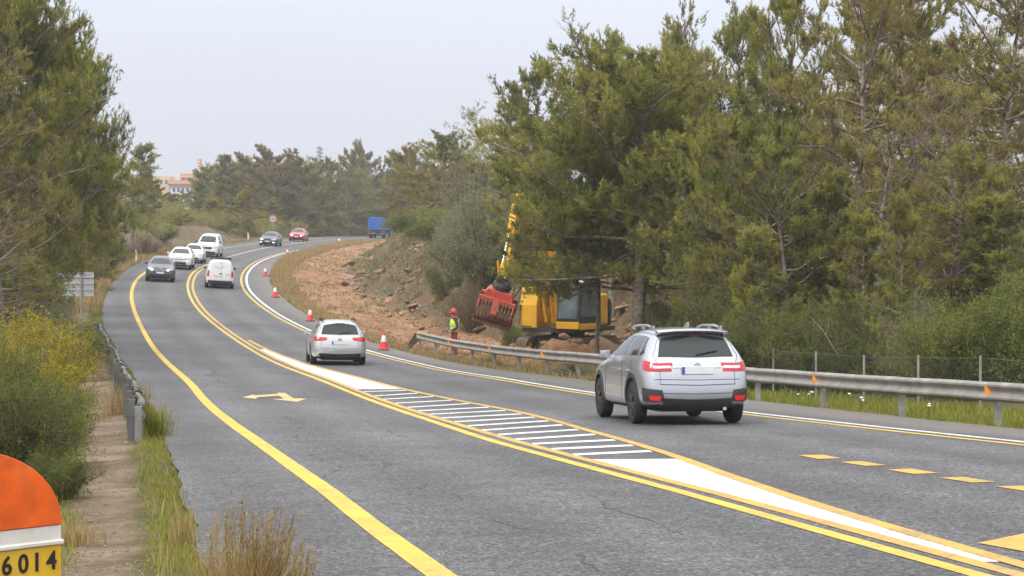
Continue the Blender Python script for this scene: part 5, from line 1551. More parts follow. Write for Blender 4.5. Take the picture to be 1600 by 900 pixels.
def lerp3(a, b, t): return Vector(a).lerp(Vector(b), t)
class Car:
    def __init__(s, name, sp, paintm):
        s.sp = sp; s.o = empty(name); s.paint = paintm
        s.body()
    def body(s):
        p = s.sp; L, W, H, zc = p['L'], p['W'], p['H'], p['zc']
        hx, w = L / 2, W / 2
        h0, h1, zb, zs = p['hood0'], p['hood1'], p['belt'], p['sh']
        xc, xw, xr, xb = p['xcowl'], p['xwtop'], p['xrtop'], p['xrbelt']
        wr, zr, zrr = p['wr'], p['H'] - p.get('rail', .0), p['H'] - p.get('rail', .0) - p.get('drop', .06)
        fx = p.get('nose', .10)
        c = []
        # columns from nose to tail: nine points from floor centre to roof centre
        c.append([(hx-.22,0,zc+.02),(hx-.22,.55*w,zc+.02),(hx-.08,.78*w,zc+.10),(hx-.02,.82*w,.45),(hx-.02-fx*.5,.80*w,zs*.5+h0*.5-.12),(hx-.02-fx,.76*w,h0),(hx+.0-fx,.55*w,h0+.02),(hx+.02-fx,.3*w,h0+.03),(hx+.03-fx,0,h0+.03)])
        c.append([(hx-.36,0,zc),(hx-.36,.75*w,zc),(hx-.26,.95*w,zc+.09),(hx-.22,.97*w,.46),(hx-.25,.955*w,h0-.10),(hx-.30,.91*w,h0+.03),(hx-.26,.66*w,h0+.075),(hx-.22,.35*w,h0+.085),(hx-.2,0,h0+.09)])
        xa = p['xfa']
        c.append([(xa,0,zc),(xa,.8*w,zc),(xa,.99*w,zc+.08),(xa,1.0*w,.5),(xa,.985*w,(h0+zs)/2+.02),(xa,.93*w,(h0+h1)/2+.03),(xa,.70*w,(h0+h1)/2+.07),(xa,.36*w,(h0+h1)/2+.09),(xa,0,(h0+h1)/2+.095)])
        xd = xc - .02
        c.append([(xd,0,zc),(xd,.8*w,zc),(xd,.985*w,zc+.06),(xd,w,.5),(xd,w,zs),(xd-.02,.93*w,zb-.02),(xc,.79*w,h1+.02),(xc+.08,.42*w,h1+.035),(xc+.12,0,h1+.04)])
        xm = (xc + xw) / 2 - .1
        c.append([(xm,0,zc),(xm,.8*w,zc),(xm,.985*w,zc+.06),(xm,w,.5),(xm,w,zs),(xm-.08,.945*w,zb),(xw+.02,wr,zr-.075),(xw+.03,wr*.55,zr-.025),(xw+.05,0,zr-.015)])
        xm = (xw + xr) / 2
        c.append([(xm,0,zc),(xm,.8*w,zc),(xm,.985*w,zc+.06),(xm,w,.5),(xm,w,zs),(xm,.95*w,zb+.02),(xm,wr*1.01,zr-.05),(xm,wr*.6,zr),(xm,0,zr+.012)])
        xq = -hx + .85
        c.append([(xq,0,zc),(xq,.8*w,zc),(xq,.985*w,zc+.07),(xq,w,.52),(xq,w*.995,zs),(max(xb+.45,xq-.1),.94*w,zb+.03),(xr+.32,wr*.98,zrr-.035),(xr+.32,wr*.58,zrr+.015),(xr+.32,0,zrr+.025)])
        tb = p.get('tb', .0)
        c.append([(-hx+.24,0,zc+.02),(-hx+.24,.76*w,zc+.02),(-hx+.16,.935*w,zc+.12),(-hx+.12,.955*w,.50),(-hx+.15,.935*w,zs),(xb+.06,.89*w,zb+.03),(xr+.06,wr*.93,zrr-.055),(xr+.06,wr*.56,zrr-.01),(xr+.06,0,zrr)])
        c.append([(-hx+.10,0,zc+.05),(-hx+.10,.52*w,zc+.05),(-hx+.03,.80*w,zc+.14),(-hx+.0,.83*w,.50),(-hx+.055+tb,.82*w,zs-.02),(xb-.02,.78*w,zb+.01),(xr-.0,wr*.80,zrr-.12),(xr-.01,wr*.5,zrr-.075),(xr-.015,0,zrr-.065)])
        V, F = [], []
        idx = {}
        for i, col in enumerate(c):
            for j, pt in enumerate(col):
                for sd in ((1, -1) if 0 < j < 8 else (1,)):
                    idx[(i, j, sd)] = len(V); V.append((pt[0], pt[1] * sd, pt[2]))
                if j in (0, 8): idx[(i, j, -1)] = idx[(i, j, 1)]
        n = len(c)
        for i in range(n - 1):
            for j in range(8):
                for sd in (1, -1):
                    q = [idx[(i, j, sd)], idx[(i + 1, j, sd)], idx[(i + 1, j + 1, sd)], idx[(i, j + 1, sd)]]
                    F.append(tuple(q if sd == 1 else q[::-1]))
        for i, rev in ((0, True), (n - 1, False)):
            for j in range(8):
                a, b, d, e = idx[(i, j, 1)], idx[(i, j + 1, 1)], idx[(i, j + 1, -1)], idx[(i, j, -1)]
                q = [k for k in (a, e, d, b)]
                q2 = []
                for k in q:
                    if k not in q2: q2.append(k)
                if len(q2) >= 3: F.append(tuple(q2[::-1] if rev else q2))
        me = bpy.data.meshes.new('body'); me.from_pydata(V, [], F)
        bm = bmesh.new(); bm.from_mesh(me); bmesh.ops.recalc_face_normals(bm, faces=bm.faces); bm.to_mesh(me); bm.free()
        me.materials.append(s.paint); me.materials.append(M_CLAD)
        tmp = link('body_tmp', me)
        sub = tmp.modifiers.new('s', 'SUBSURF'); sub.levels = 2; sub.render_levels = 2
        dg = bpy.context.evaluated_depsgraph_get()
        sm = bpy.data.meshes.new_from_object(tmp.evaluated_get(dg))
        bm = bmesh.new(); bm.from_mesh(sm); s.bvh = BVHTree.FromBMesh(bm); bm.free()
        cut = MB(); r = p['r']
        for xx in (p['xfa'], p['xra']):
            for sd in (1, -1):
                cut.lathe([(0.001, w * .60 * sd), (r + .055, w * .60 * sd), (r + .055, (w + .2) * sd), (0.001, (w + .2) * sd)], 28, 'y', (xx, 0, r + .01))
        cu = cut.build('cut_tmp', M_CLAD)
        bo = tmp.modifiers.new('b', 'BOOLEAN'); bo.operation = 'DIFFERENCE'; bo.object = cu; bo.solver = 'EXACT'
        try: bo.material_mode = 'TRANSFER'
        except Exception: pass
        dg = bpy.context.evaluated_depsgraph_get(); dg.update()
        bmesh_ = bpy.data.meshes.new_from_object(tmp.evaluated_get(dg))
        bpy.data.objects.remove(tmp); bpy.data.objects.remove(cu)
        bmesh_.name = 'body'
        names = [m.name if m else '' for m in bmesh_.materials]
        ci = names.index(M_CLAD.name) if M_CLAD.name in names else 0
        for f in bmesh_.polygons:
            f.use_smooth = True
            if f.center.z < zc + .10 and p.get('clad', True): f.material_index = ci
        try: bmesh_.set_sharp_from_angle(angle=R(35))
        except Exception: pass
        link('body', bmesh_, s.o)
        m = MB(); m.box((0, 0, zc + .05), (L * .86, W * .62, .12)); m.build('underbody', M_CLAD, s.o)
        # wheels
        for xx in (p['xfa'], p['xra']):
            for sd in (1, -1):
                s.wheel(xx, sd * (w - .005), sd)
    def wheel(s, x, y, sd):
        r = s.sp['r']; wd = .21
        t = MB()
        prof = [(r * .64, .0), (r * .70, .012), (r * .93, .006), (r, .035), (r, wd - .035), (r * .93, wd - .006), (r * .7, wd), (r * .5, wd - .03)]
        t.lathe([(a, -h * sd) for a, h in prof], 28, 'y')
        to = t.build('wheel', M_TYRE, s.o, smooth=True); to.location = (x, y, r)
        k = MB()
        k.lathe([(r * .66, -.004 * sd), (r * .60, -.012 * sd), (r * .57, -.05 * sd), (r * .57, -.10 * sd)], 28, 'y')
        k.lathe([(.0, -.07 * sd), (r * .58, -.075 * sd)], 20, 'y', m=1)
        for q in range(10):
            a = 2 * math.pi * q / 10 + (.12 if q % 2 else -.12)
            k.bar((.05 * math.cos(a), -.012 * sd, .05 * math.sin(a)), (r * .61 * math.cos(a), -.018 * sd, r * .61 * math.sin(a)), .032, .03, up=(0, 1, 0))
        k.lathe([(.0, -.002 * sd), (.055, -.004 * sd), (.06, -.04 * sd)], 14, 'y')
        k.build('rim', [s.sp.get('rim', M_RIM), M_RIMD], to)
    def patch(s, name, up, lo, mat, off=.006, rows=4, cols=None, parent=None, raw=False, skirt=.012):
        """a panel hugging the body between two guide lines"""
        def rs(pts, n):
            pts = [Vector(p) for p in pts]
            if len(pts) == n: return pts
            ls = [0]
            for a, b in zip(pts[:-1], pts[1:]): ls.append(ls[-1] + (b - a).length)
            out = []
            for k in range(n):
                t = ls[-1] * k / (n - 1); i = 0
                while i < len(pts) - 2 and ls[i + 1] < t: i += 1
                out.append(pts[i].lerp(pts[i + 1], (t - ls[i]) / max(1e-9, ls[i + 1] - ls[i])))
            return out
        n = cols or max(len(up), len(lo), 6)
        A, B = rs(up, n), rs(lo, n)
        V, Nn = [], []
        for k in range(rows + 1):
            for i in range(n):
                g_ = A[i].lerp(B[i], k / rows)
                co, nr, _, _ = s.bvh.find_nearest(g_)
                if nr.dot(co) < 0 and abs(co.y) > .05 and nr.y * co.y < -.3: nr = -nr
                V.append(co + nr * off); Nn.append(nr)
        F = [(k * n + i, k * n + i + 1, (k + 1) * n + i + 1, (k + 1) * n + i) for k in range(rows) for i in range(n - 1)]
        ring = [i for i in range(n)] + [k * n + n - 1 for k in range(1, rows + 1)] + [rows * n + i for i in range(n - 2, -1, -1)] + [k * n for k in range(rows - 1, 0, -1)]
        b = len(V)
        for q in ring: V.append(V[q] - Nn[q] * skirt)
        m_ = len(ring)
        for q in range(m_): F.append((ring[q], b + q, b + (q + 1) % m_, ring[(q + 1) % m_]))
        mb = MB(); mb.add(V, F)
        return mb.build(name, mat, parent or s.o, smooth=True)
    def gap(s, name, pts, w=.008, off=.0025):
        """a thin dark shut line along guide points"""
        pts = [Vector(p) for p in pts]
        dense = []
        for a, b in zip(pts[:-1], pts[1:]):
            k = max(2, int((b - a).length / .06))
            dense += [a.lerp(b, t / k) for t in range(k)]
        dense.append(pts[-1])
        P = []
        for q in dense:
            co, nr, _, _ = s.bvh.find_nearest(q); P.append((co + nr * off, nr))
        V, F = [], []
        for i, (co, nr) in enumerate(P):
            d = (P[min(i + 1, len(P) - 1)][0] - P[max(i - 1, 0)][0]).normalized(); sx = d.cross(nr).normalized() * w / 2
            V += [co - sx, co + sx, co + sx - nr * .01, co - sx - nr * .01]
        for i in range(len(P) - 1):
            for k in range(4): F.append((i * 4 + k, i * 4 + (k + 1) % 4, i * 4 + 4 + (k + 1) % 4, i * 4 + 4 + k))
        mb = MB(); mb.add(V, F); return mb.build(name, M_GAP, s.o)
    def common(s):
        p = s.sp; hx, w = p['L'] / 2, p['W'] / 2
        zb, xc, xw, xr, xb, wr, H = p['belt'], p['xcowl'], p['xwtop'], p['xrtop'], p['xrbelt'], p['wr'], p['H'] - p.get('rail', 0)
        # windscreen
        s.patch('windscreen', [(xw + .10, wr * .80, H - .09), (xw + .13, 0, H - .05), (xw + .10, -wr * .80, H - .09)], [(xc - .06, w * .74, p['hood1'] + .07), (xc + .06, 0, p['hood1'] + .09), (xc - .06, -w * .74, p['hood1'] + .07)], M_GLASS, rows=6, cols=9)
        zt = H - .17
        for sd in (1, -1):
            Y = lambda v: v * sd
            side = p.get('side', 'glass')
            xmid = (xw + xr) / 2 + .25
            fr_up = [(xw - .10, Y(wr), zt), (xmid + .03, Y(wr), zt + .03)]
            fr_lo = [(xc - .52, Y(w * .95), zb + .06), (xmid + .03, Y(w * .95), zb + .07)]
            s.patch('side_window', fr_up, fr_lo, M_GLASS, rows=5)
            if side == 'glass':
                x2 = max(xb + .55, -hx + .75)
                s.patch('side_window', [(xmid - .07, Y(wr), zt + .03), (max(xr + .60, x2 - .1), Y(wr), zt + .02)], [(xmid - .07, Y(w * .95), zb + .07), (x2, Y(w * .95), zb + .08)], M_GLASS, rows=5)
                s.patch('side_window', [(max(xr + .53, x2 - .17), Y(wr), zt + .02), (xr + .36, Y(wr), zt - .01)], [(x2 - .07, Y(w * .95), zb + .08), (xb + .32, Y(w * .94), zb + .14)], M_GLASS, rows=5)
            # doors' shut lines, handles, mirror
            for xx in (xc - .28, xmid - .02, max(xb + .62, -hx + 1.0)):
                s.gap('shut_line', [(xx + .06, Y(w), zb), (xx, Y(w), p['sh'] - .1), (xx + .02, Y(w), p['zc'] + .14)])
            for xx in (xmid + .17, max(xb + .78, -hx + 1.15)):
                m = MB(); co, nr, _, _ = s.bvh.find_nearest(Vector((xx, Y(w), p['sh'] - .01))); m.box(co + nr * .012, (.17, .03, .032)); m.build('door_handle', s.paint, s.o, bevel=.008, seg=1)
            co, nr, _, _ = s.bvh.find_nearest(Vector((xc - .48, Y(w), zb + .03)))
            m = MB(); m.box(co + Vector((.02, Y(.11), .06)), (.10, .17, .125)); m.bar(co - nr * .03, co + Vector((.02, Y(.09), .03)), .05, .03)
            mr_ = m.build('mirror', p.get('mirror', s.paint), s.o, bevel=.03, seg=2, smooth=True)
            # arch trims
            if p.get('arch'):
                for xx in (p['xfa'], p['xra']):
                    r = p['r'] + .055; a = np.linspace(R(-12), R(192), 22)
                    s.patch('arch_trim', [(xx + (r + .075) * math.cos(t), Y(w), p['r'] + (r + .075) * math.sin(t)) for t in a], [(xx + (r + .002) * math.cos(t), Y(w), p['r'] + (r + .002) * math.sin(t)) for t in a], M_CLAD, off=.010, rows=2, cols=22)
        if p.get('rails'):
            for sd in (1, -1):
                m = MB()
                x0, x1 = xw - .15, xr + .35
                pts = [Vector((x0 + (x1 - x0) * t, sd * wr * .90, H + .028 - .05 * (abs(2 * t - 1) ** 4) + (-.05 * max(0, t - .6)))) for t in np.linspace(0, 1, 11)]
                m.tube(pts, .02, 8)
                for t in (0.03, .97, .5):
                    xx = x0 + (x1 - x0) * t; m.box((xx, sd * wr * .90, H - .01), (.14, .035, .06))
                m.build('roof_rail', p['rails'], s.o, smooth=True)
    def rear(s, k):
        p = s.sp; hx, w = p['L'] / 2, p['W'] / 2
        zb, xr, xb, wr, H = p['belt'], p['xrtop'], p['xrbelt'], p['wr'], p['H'] - p.get('rail', 0)
        zw = k['win']                                   # (top z, bottom z, half width top, half width bottom)
        s.patch('rear_window', [(xr - .05, zw[2], zw[0]), (xr - .08, 0, zw[0] + .025), (xr - .05, -zw[2], zw[0])], [(xb - .05, zw[3], zw[1] + .02), (xb - .08, 0, zw[1]), (xb - .05, -zw[3], zw[1] + .02)], M_GLASS, rows=6, cols=9)
        # tailgate outline
        tz0 = k.get('tg', .62)
        for sd in (1, -1): s.gap('shut_line', [(xr - .0, sd * zw[2] * 1.10, zw[0] + .06), (xb, sd * (zw[3] + .07), zw[1] + .03), (-hx - .05, sd * zw[3] * .98, zb - .16), (-hx - .05, sd * zw[3] * .98, tz0)])
        s.gap('shut_line', [(-hx - .05, zw[3] * .98, tz0), (-hx - .05, 0, tz0 - .02), (-hx - .05, -zw[3] * .98, tz0)], .012)
        # plate
        pz = k['plate']
        co, nr, _, _ = s.bvh.find_nearest(Vector((-hx - .1, 0, pz)))
        s.patch('plate_recess', [(-hx - .05, .36, pz + .085), (-hx - .05, -.36, pz + .085)], [(-hx - .05, .34, pz - .085), (-hx - .05, -.34, pz - .085)], k.get('recess', M_GAP), off=.004)
        m = MB(); xx = co.x - .022
        m.box((xx, 0, pz), (.012, .52, .112)); pl = m.build('number_plate', M_PLATE, s.o)
        m = MB(); m.box((xx - .008, .236, pz), (.006, .044, .108)); m.build('plate_band', M_PLATEB, pl)
        m = MB()
        if k.get('wiper', True):
            co2, nr2, _, _ = s.bvh.find_nearest(Vector((xb - .05, 0, zw[1] + .03)))
            a = co2 + nr2 * .02
            co3, nr3, _, _ = s.bvh.find_nearest(Vector((xb - .0, -.36, zw[1] + .10)))
            m.bar(a, co3 + nr3 * .02, .018, .014); m.build('wiper', M_BLACK, s.o)
        if k.get('stop'):
            s.patch('high_brake_light', [(xr - .05, .16, zw[0] + .055), (xr - .05, -.16, zw[0] + .055)], [(xr - .05, .16, zw[0] + .03), (xr - .05, -.16, zw[0] + .03)], M_TAIL, off=.012)

def place(o, x, y, fn, sign=1, turn=0.0):
    f = tang(fn, y) * sign
    f.rotate(Matrix.Rotation(R(turn), 3, 'Z'))
    up = Vector((-float((ZS(x + 1, y) - ZS(x - 1, y)) / 2), -float((ZS(x, y + 1) - ZS(x, y - 1)) / 2), 1)).normalized()
    f = (f - up * f.dot(up)).normalized(); l = up.cross(f)
    M = Matrix((f, l, up)).transposed().to_4x4(); M.translation = (x, y, float(ZS(x, y)) + .004)
    o.matrix_world = M

# --- silver crossover, nearest
sp = dict(L=4.46, W=1.80, H=1.60, rail=.045, zc=.22, hood0=.86, hood1=1.03, belt=1.04, sh=.86, xcowl=1.02, xwtop=.22, xrtop=-1.83, xrbelt=-2.06, wr=.62, drop=.07, xfa=1.36, xra=-1.30, r=.345, arch=True, rails=M_SILVER, rim=M_RIMD, nose=.08)
c = Car('silver_crossover', sp, M_SILVER); c.common()
c.rear(dict(win=(1.43, 1.12, .54, .63), plate=.865, tg=.66, stop=True, recess=M_SILVER))
hx, w = sp['L'] / 2, sp['W'] / 2
for sd in (1, -1):
    for z0, z1, ye, mt, nm in ((1.05, .988, .40, M_TAIL, 'tail_light'), (.986, .937, .44, M_CLEAR, 'reversing_light'), (.935, .875, .42, M_TAIL, 'tail_light')):
        g_up = [(-hx + .0, sd * ye, z0), (-hx - .0, sd * .66, z0), (-hx + .10, sd * .86, z0 + .01), (-hx + .34, sd * .93, z0 + .02)]
        g_lo = [(-hx + .0, sd * ye, z1), (-hx - .0, sd * .66, z1), (-hx + .08, sd * .87, z1 + .004), (-hx + .28, sd * .94, z1 + .01)]
        c.patch(nm, g_up, g_lo, mt, off=.012, rows=2, cols=12)
    c.patch('tail_light', [(-hx + .02, sd * .74, 1.045), (-hx + .36, sd * .95, 1.055)], [(-hx + .02, sd * .74, .88), (-hx + .28, sd * .95, .90)], M_TAIL, off=.016, rows=3, cols=8)
    c.patch('bumper_corner', [(-hx, sd * .58, .56), (-hx + .08, sd * .82, .58), (-hx + .28, sd * .93, .60)], [(-hx, sd * .54, .36), (-hx + .08, sd * .80, .34), (-hx + .26, sd * .92, .33)], M_CLAD, off=.008, cols=10)
    c.patch('reflector', [(-hx, sd * .60, .455), (-hx + .06, sd * .80, .465)], [(-hx, sd * .62, .375), (-hx + .06, sd * .79, .385)], M_TAILB, off=.02, rows=2)  # bumper reflectors are no lamps; their red glow is added by emission
c.patch('rear_skirt', [(-hx, .56, .42), (-hx, 0, .40), (-hx, -.56, .42)], [(-hx + .1, .58, .25), (-hx + .1, 0, .25), (-hx + .1, -.58, .25)], M_CLAD, off=.008)
for zz in (.735, .50): c.gap('crease', [(-hx - .05, .74, zz + .01), (-hx - .05, 0, zz - .005), (-hx - .05, -.74, zz + .01)], .01)
c.patch('plate_garnish', [(-hx - .02, .40, .985), (-hx - .03, 0, .99), (-hx - .02, -.40, .985)], [(-hx - .02, .40, .95), (-hx - .03, 0, .95), (-hx - .02, -.40, .95)], M_CHROME, off=.014, rows=1)
m = MB(); co, nr, _, _ = c.bvh.find_nearest(Vector((-hx - .1, 0, 1.035))); m.lathe([(0, -.012), (.05, -.01), (.06, 0)], 16, 'x'); e = m.build('emblem', M_CHROME, c.o); e.location = co + Vector((-.006, 0, 0)); e.scale = (1, 1.1, .65)
# spoiler over the rear window
m = MB(); V = []
zt = 1.545
for x0, x1, y_, z_ in ((-1.66, -1.90, .57, zt - .055), (-1.66, -1.95, .3, zt - .03), (-1.66, -1.96, 0, zt - .024), (-1.66, -1.95, -.3, zt - .03), (-1.66, -1.90, -.57, zt - .055)):
    V += [(x0, y_, z_ + .02), (x1, y_, z_ - .025), (x1 + .03, y_, z_ - .055), (x0 + .0, y_, z_ - .08)]
F = []
for i in range(4):
    for k in range(4): F.append((i * 4 + k, i * 4 + (k + 1) % 4, i * 4 + 4 + (k + 1) % 4, i * 4 + 4 + k))
F += [(0, 1, 2, 3), (19, 18, 17, 16)]
m.add(V, F); m.build('roof_spoiler', M_SILVER, c.o, smooth=True, bevel=.008, seg=2)
m = MB(); m.prism([(-1.55, 1.55), (-1.28, 1.55), (-1.50, 1.625), (-1.55, 1.625)], -.02, .02); m.build('antenna', M_SILVER, c.o, bevel=.01, seg=2)
m = MB(); m.tube([(-hx + .55, -.45, .24), (-hx + .12, -.45, .26)], .03, 10); m.build('exhaust', M_CHROME, c.o)
place(c.o, 2.60, 36.5, L4, turn=-4.5)
tag(c.o, 'silver crossover with roof rails and red reflectors low in its rear bumper, nearest car', 'car', 'cars on the road')

# --- silver estate
sp = dict(L=4.77, W=1.82, H=1.515, rail=.035, zc=.17, hood0=.74, hood1=.93, belt=.96, sh=.80, xcowl=1.05, xwtop=.25, xrtop=-2.02, xrbelt=-2.22, wr=.60, drop=.06, xfa=1.42, xra=-1.29, r=.325, rails=M_GAP, nose=.08)
c = Car('silver_estate_car', sp, M_SILVER2); c.common()
c.rear(dict(win=(1.36, 1.03, .54, .63), plate=.735, tg=.56, stop=True, recess=M_SILVER2))
hx = sp['L'] / 2
for sd in (1, -1):
    c.patch('tail_light', [(-hx, sd * .40, .955), (-hx, sd * .68, .985), (-hx + .12, sd * .87, .99), (-hx + .34, sd * .93, .97)], [(-hx, sd * .44, .845), (-hx, sd * .68, .81), (-hx + .1, sd * .87, .81), (-hx + .24, sd * .94, .84)], M_TAIL, off=.012, rows=3, cols=10)
    c.patch('tail_light', [(-hx, sd * .60, .915), (-hx + .02, sd * .78, .92)], [(-hx, sd * .62, .87), (-hx + .02, sd * .78, .87)], M_TAILB, off=.017, rows=2)
m = MB()
zz = .89
co, nr, _, _ = c.bvh.find_nearest(Vector((-hx - .1, 0, zz))); em = MB()
em.lathe([(.046, -.012), (.060, -.012), (.060, .0), (.046, .0)], 20, 'x')
for a, b in (((-.028, .036), (0, -.002)), ((.028, .036), (0, -.002)), ((-.038, .012), (-.017, -.042)), ((-.017, -.042), (0, -.006)), ((0, -.006), (.017, -.042)), ((.017, -.042), (.038, .012))):
    em.bar((-.006, a[0], a[1]), (-.006, b[0], b[1]), .010, .010)
e = em.build('emblem', M_CHROME, c.o); e.location = co + Vector((-.012, 0, 0))
c.patch('rear_skirt', [(-hx, .70, .38), (-hx, 0, .36), (-hx, -.70, .38)], [(-hx + .1, .66, .20), (-hx + .1, 0, .20), (-hx + .1, -.66, .20)], M_CLAD, off=.008)
c.patch('bumper_strip', [(-hx, .80, .50), (-hx - .02, 0, .49), (-hx, -.80, .50)], [(-hx, .80, .475), (-hx - .02, 0, .465), (-hx, -.80, .475)], M_CHROME, off=.010, rows=1)
for q, (yy, ww) in enumerate(((.13, .035), (.07, .035), (.01, .035), (-.05, .035), (-.12, .035), (-.17, .035))):
    pass
place(c.o, -5.95, 73.2, L4, turn=-2.5)
tag(c.o, 'silver estate car with a dirty sill driving past the nearest cones', 'car', 'cars on the road')

# --- white panel van from behind
sp = dict(L=4.40, W=1.81, H=1.80, zc=.20, hood0=.88, hood1=1.10, belt=1.08, sh=.88, xcowl=1.32, xwtop=.55, xrtop=-2.11, xrbelt=-2.15, wr=.70, drop=.03, xfa=1.40, xra=-1.33, r=.315, side='panel', mirror=M_BLACK, rim=M_RIMD, nose=.10, tb=-.04)
c = Car('white_panel_van', sp, M_WHITEP); c.common()
hx = sp['L'] / 2
for sd in (1, -1):
    c.patch('tail_light', [(-hx + .0, sd * .72, 1.12), (-hx + .10, sd * .86, 1.13)], [(-hx + .0, sd * .72, .74), (-hx + .10, sd * .88, .74)], M_TAIL, off=.014, rows=4)
    c.gap('shut_line', [(-hx, sd * .68, 1.62), (-hx, sd * .70, 1.1), (-hx, sd * .70, .52)])
c.gap('shut_line', [(-hx, -.06, 1.66), (-hx, -.06, .52)], .012)
c.gap('shut_line', [(-hx, .7, .52), (-hx, -.7, .52)], .012)
c.patch('rear_bumper', [(-hx, .80, .50), (-hx - .03, 0, .49), (-hx, -.80, .50)], [(-hx + .05, .78, .27), (-hx, 0, .26), (-hx + .05, -.78, .27)], M_CLAD, off=.03, cols=12)
m = MB(); co, nr, _, _ = c.bvh.find_nearest(Vector((-hx - .1, .12, .80))); m.box((co.x - .016, .12, .80), (.012, .50, .11)); pl = m.build('number_plate', M_PLATE, c.o)
m = MB(); m.box((co.x - .024, .348, .80), (.006, .044, .10)); m.build('plate_band', M_PLATEB, pl)
m = MB(); m.box((co.x - .02, -.02, .95), (.02, .20, .04)); m.box((co.x - .02, -.40, .90), (.02, .09, .035)); m.box((co.x - .02, -.60, .92), (.02, .06, .03)); m.build('door_handle', M_BLACK, c.o)
# faded cursive lettering, too blurred to read in the photograph
m = MB()
x_ = co.x - .02
pts = [Vector((x_ + .015, .42 - .75 * t, 1.32 + .10 * math.sin(t * 34) * (1 - .6 * t) + .05 * math.sin(t * 9 + 1))) for t in np.linspace(0, 1, 70)]
for a, b in zip(pts[:-1], pts[1:]):
    co1, n1, _, _ = c.bvh.find_nearest(a); co2, n2, _, _ = c.bvh.find_nearest(b)
    if (co2 - co1).length > 1e-4: m.bar(co1 + n1 * .004, co2 + n2 * .004, .022, .004, up=(1, 0, 0))
m.build('lettering', M_SCRIPT, c.o)
m = MB()
for x0 in (-1.75, -.9, -.1): m.box((x0, 0, 1.865), (.06, 1.36, .05)); 
for sd in (1, -1): m.box((-.95, sd * .66, 1.88), (1.9, .05, .05)); m.box((-1.75, sd * .6, 1.83), (.06, .06, .08)); m.box((-.1, sd * .6, 1.83), (.06, .06, .08))
m.build('roof_rack', M_BLACK, c.o)
place(c.o, -18.75, 139.2, L4)
tag(c.o, 'white panel van seen from behind, with a black roof rack', 'van', 'cars on the road')

# --- oncoming vehicles
def front(c, k):
    p = c.sp; hx, w = p['L'] / 2, p['W'] / 2; h0 = p['hood0']
    hl = k['lamp']
    for sd in (1, -1):
        z1, z0, yi, yo = k.get('hz', (h0 + .0, h0 - .13, .42, .84))
        c.patch('headlight', [(hx - .06, sd * yi * w, z1 - .02), (hx - .12, sd * (yi + yo) / 2 * w, z1 + .01), (hx - .32, sd * yo * w * 1.07, z1 + .02)], [(hx - .03, sd * yi * w, z0 + .02), (hx - .08, sd * (yi + yo) / 2 * w, z0), (hx - .26, sd * yo * w * 1.09, z0 + .04)], M_HEAD, off=.012, rows=3, cols=8)
        if hl:
            zz = (z1 + z0) / 2 + .0; co, nr, _, _ = c.bvh.find_nearest(Vector((hx, sd * (yi + .16) * w, zz)))
            m = MB(); m.lathe([(0, .03), (.055, .025), (.07, .0)], 14, 'x'); e = m.build('lamp', M_LAMP, c.o); e.location = co + nr * .012
    gz1, gz0, gy = k['grille']
    c.patch('grille', [(hx, gy * w, gz1), (hx + .05, 0, gz1), (hx, -gy * w, gz1)], [(hx, gy * w * .9, gz0), (hx + .05, 0, gz0), (hx, -gy * w * .9, gz0)], k.get('gm', M_BLACK), off=.010, cols=10)
    lz1, lz0, ly = k['intake']
    c.patch('lower_intake', [(hx, ly * w, lz1), (hx + .05, 0, lz1), (hx, -ly * w, lz1)], [(hx - .05, ly * w * .92, lz0), (hx, 0, lz0), (hx - .05, -ly * w * .92, lz0)], M_CLAD, off=.010, cols=10)
    pz = k.get('plate', .52)
    co, nr, _, _ = c.bvh.find_nearest(Vector((hx + .1, 0, pz))); m = MB(); m.box((co.x + .02, 0, pz), (.014, .52, .11)); pl = m.build('number_plate', M_PLATE, c.o)
    m = MB(); m.box((co.x + .03, -.236, pz), (.006, .044, .105)); m.build('plate_band', M_PLATEB, pl)
    if k.get('emblem'):
        co, nr, _, _ = c.bvh.find_nearest(Vector((hx + .1, 0, (gz1 + gz0) / 2 + .03))); m = MB(); m.prism([(0, .085), (.055, 0), (0, -.085), (-.055, 0)], -.012, .012, axis='x'); e = m.build('emblem', M_CHROME, c.o); e.location = co + Vector((.02, 0, 0))
    if k.get('bars'):
        for zz in np.linspace(gz0 + .03, gz1 - .03, 3):
            c.patch('grille_bar', [(hx, gy * w * .93, zz + .010), (hx + .05, 0, zz + .010), (hx, -gy * w * .93, zz + .010)], [(hx, gy * w * .93, zz - .010), (hx + .05, 0, zz - .010), (hx, -gy * w * .93, zz - .010)], M_CHROME, off=.018, rows=1)
HATCH = dict(L=4.25, W=1.80, H=1.47, zc=.17, hood0=.74, hood1=.95, belt=.98, sh=.80, xcowl=1.00, xwtop=.20, xrtop=-1.62, xrbelt=-1.95, wr=.58, drop=.07, xfa=1.32, xra=-1.28, r=.32, nose=.09)
CROSS = dict(HATCH, L=4.40, H=1.60, zc=.21, hood0=.88, hood1=1.04, belt=1.07, sh=.90, r=.345, wr=.61, W=1.84)
def lane_place(o, px, y, L, sign=-1):
    yc = y + L / 2
    x = at_px(px, y) - float(tang(L1, yc).x) * 0 + (float(L1(yc)) - float(L1(y)))
    place(o, x, yc, L1, -1)
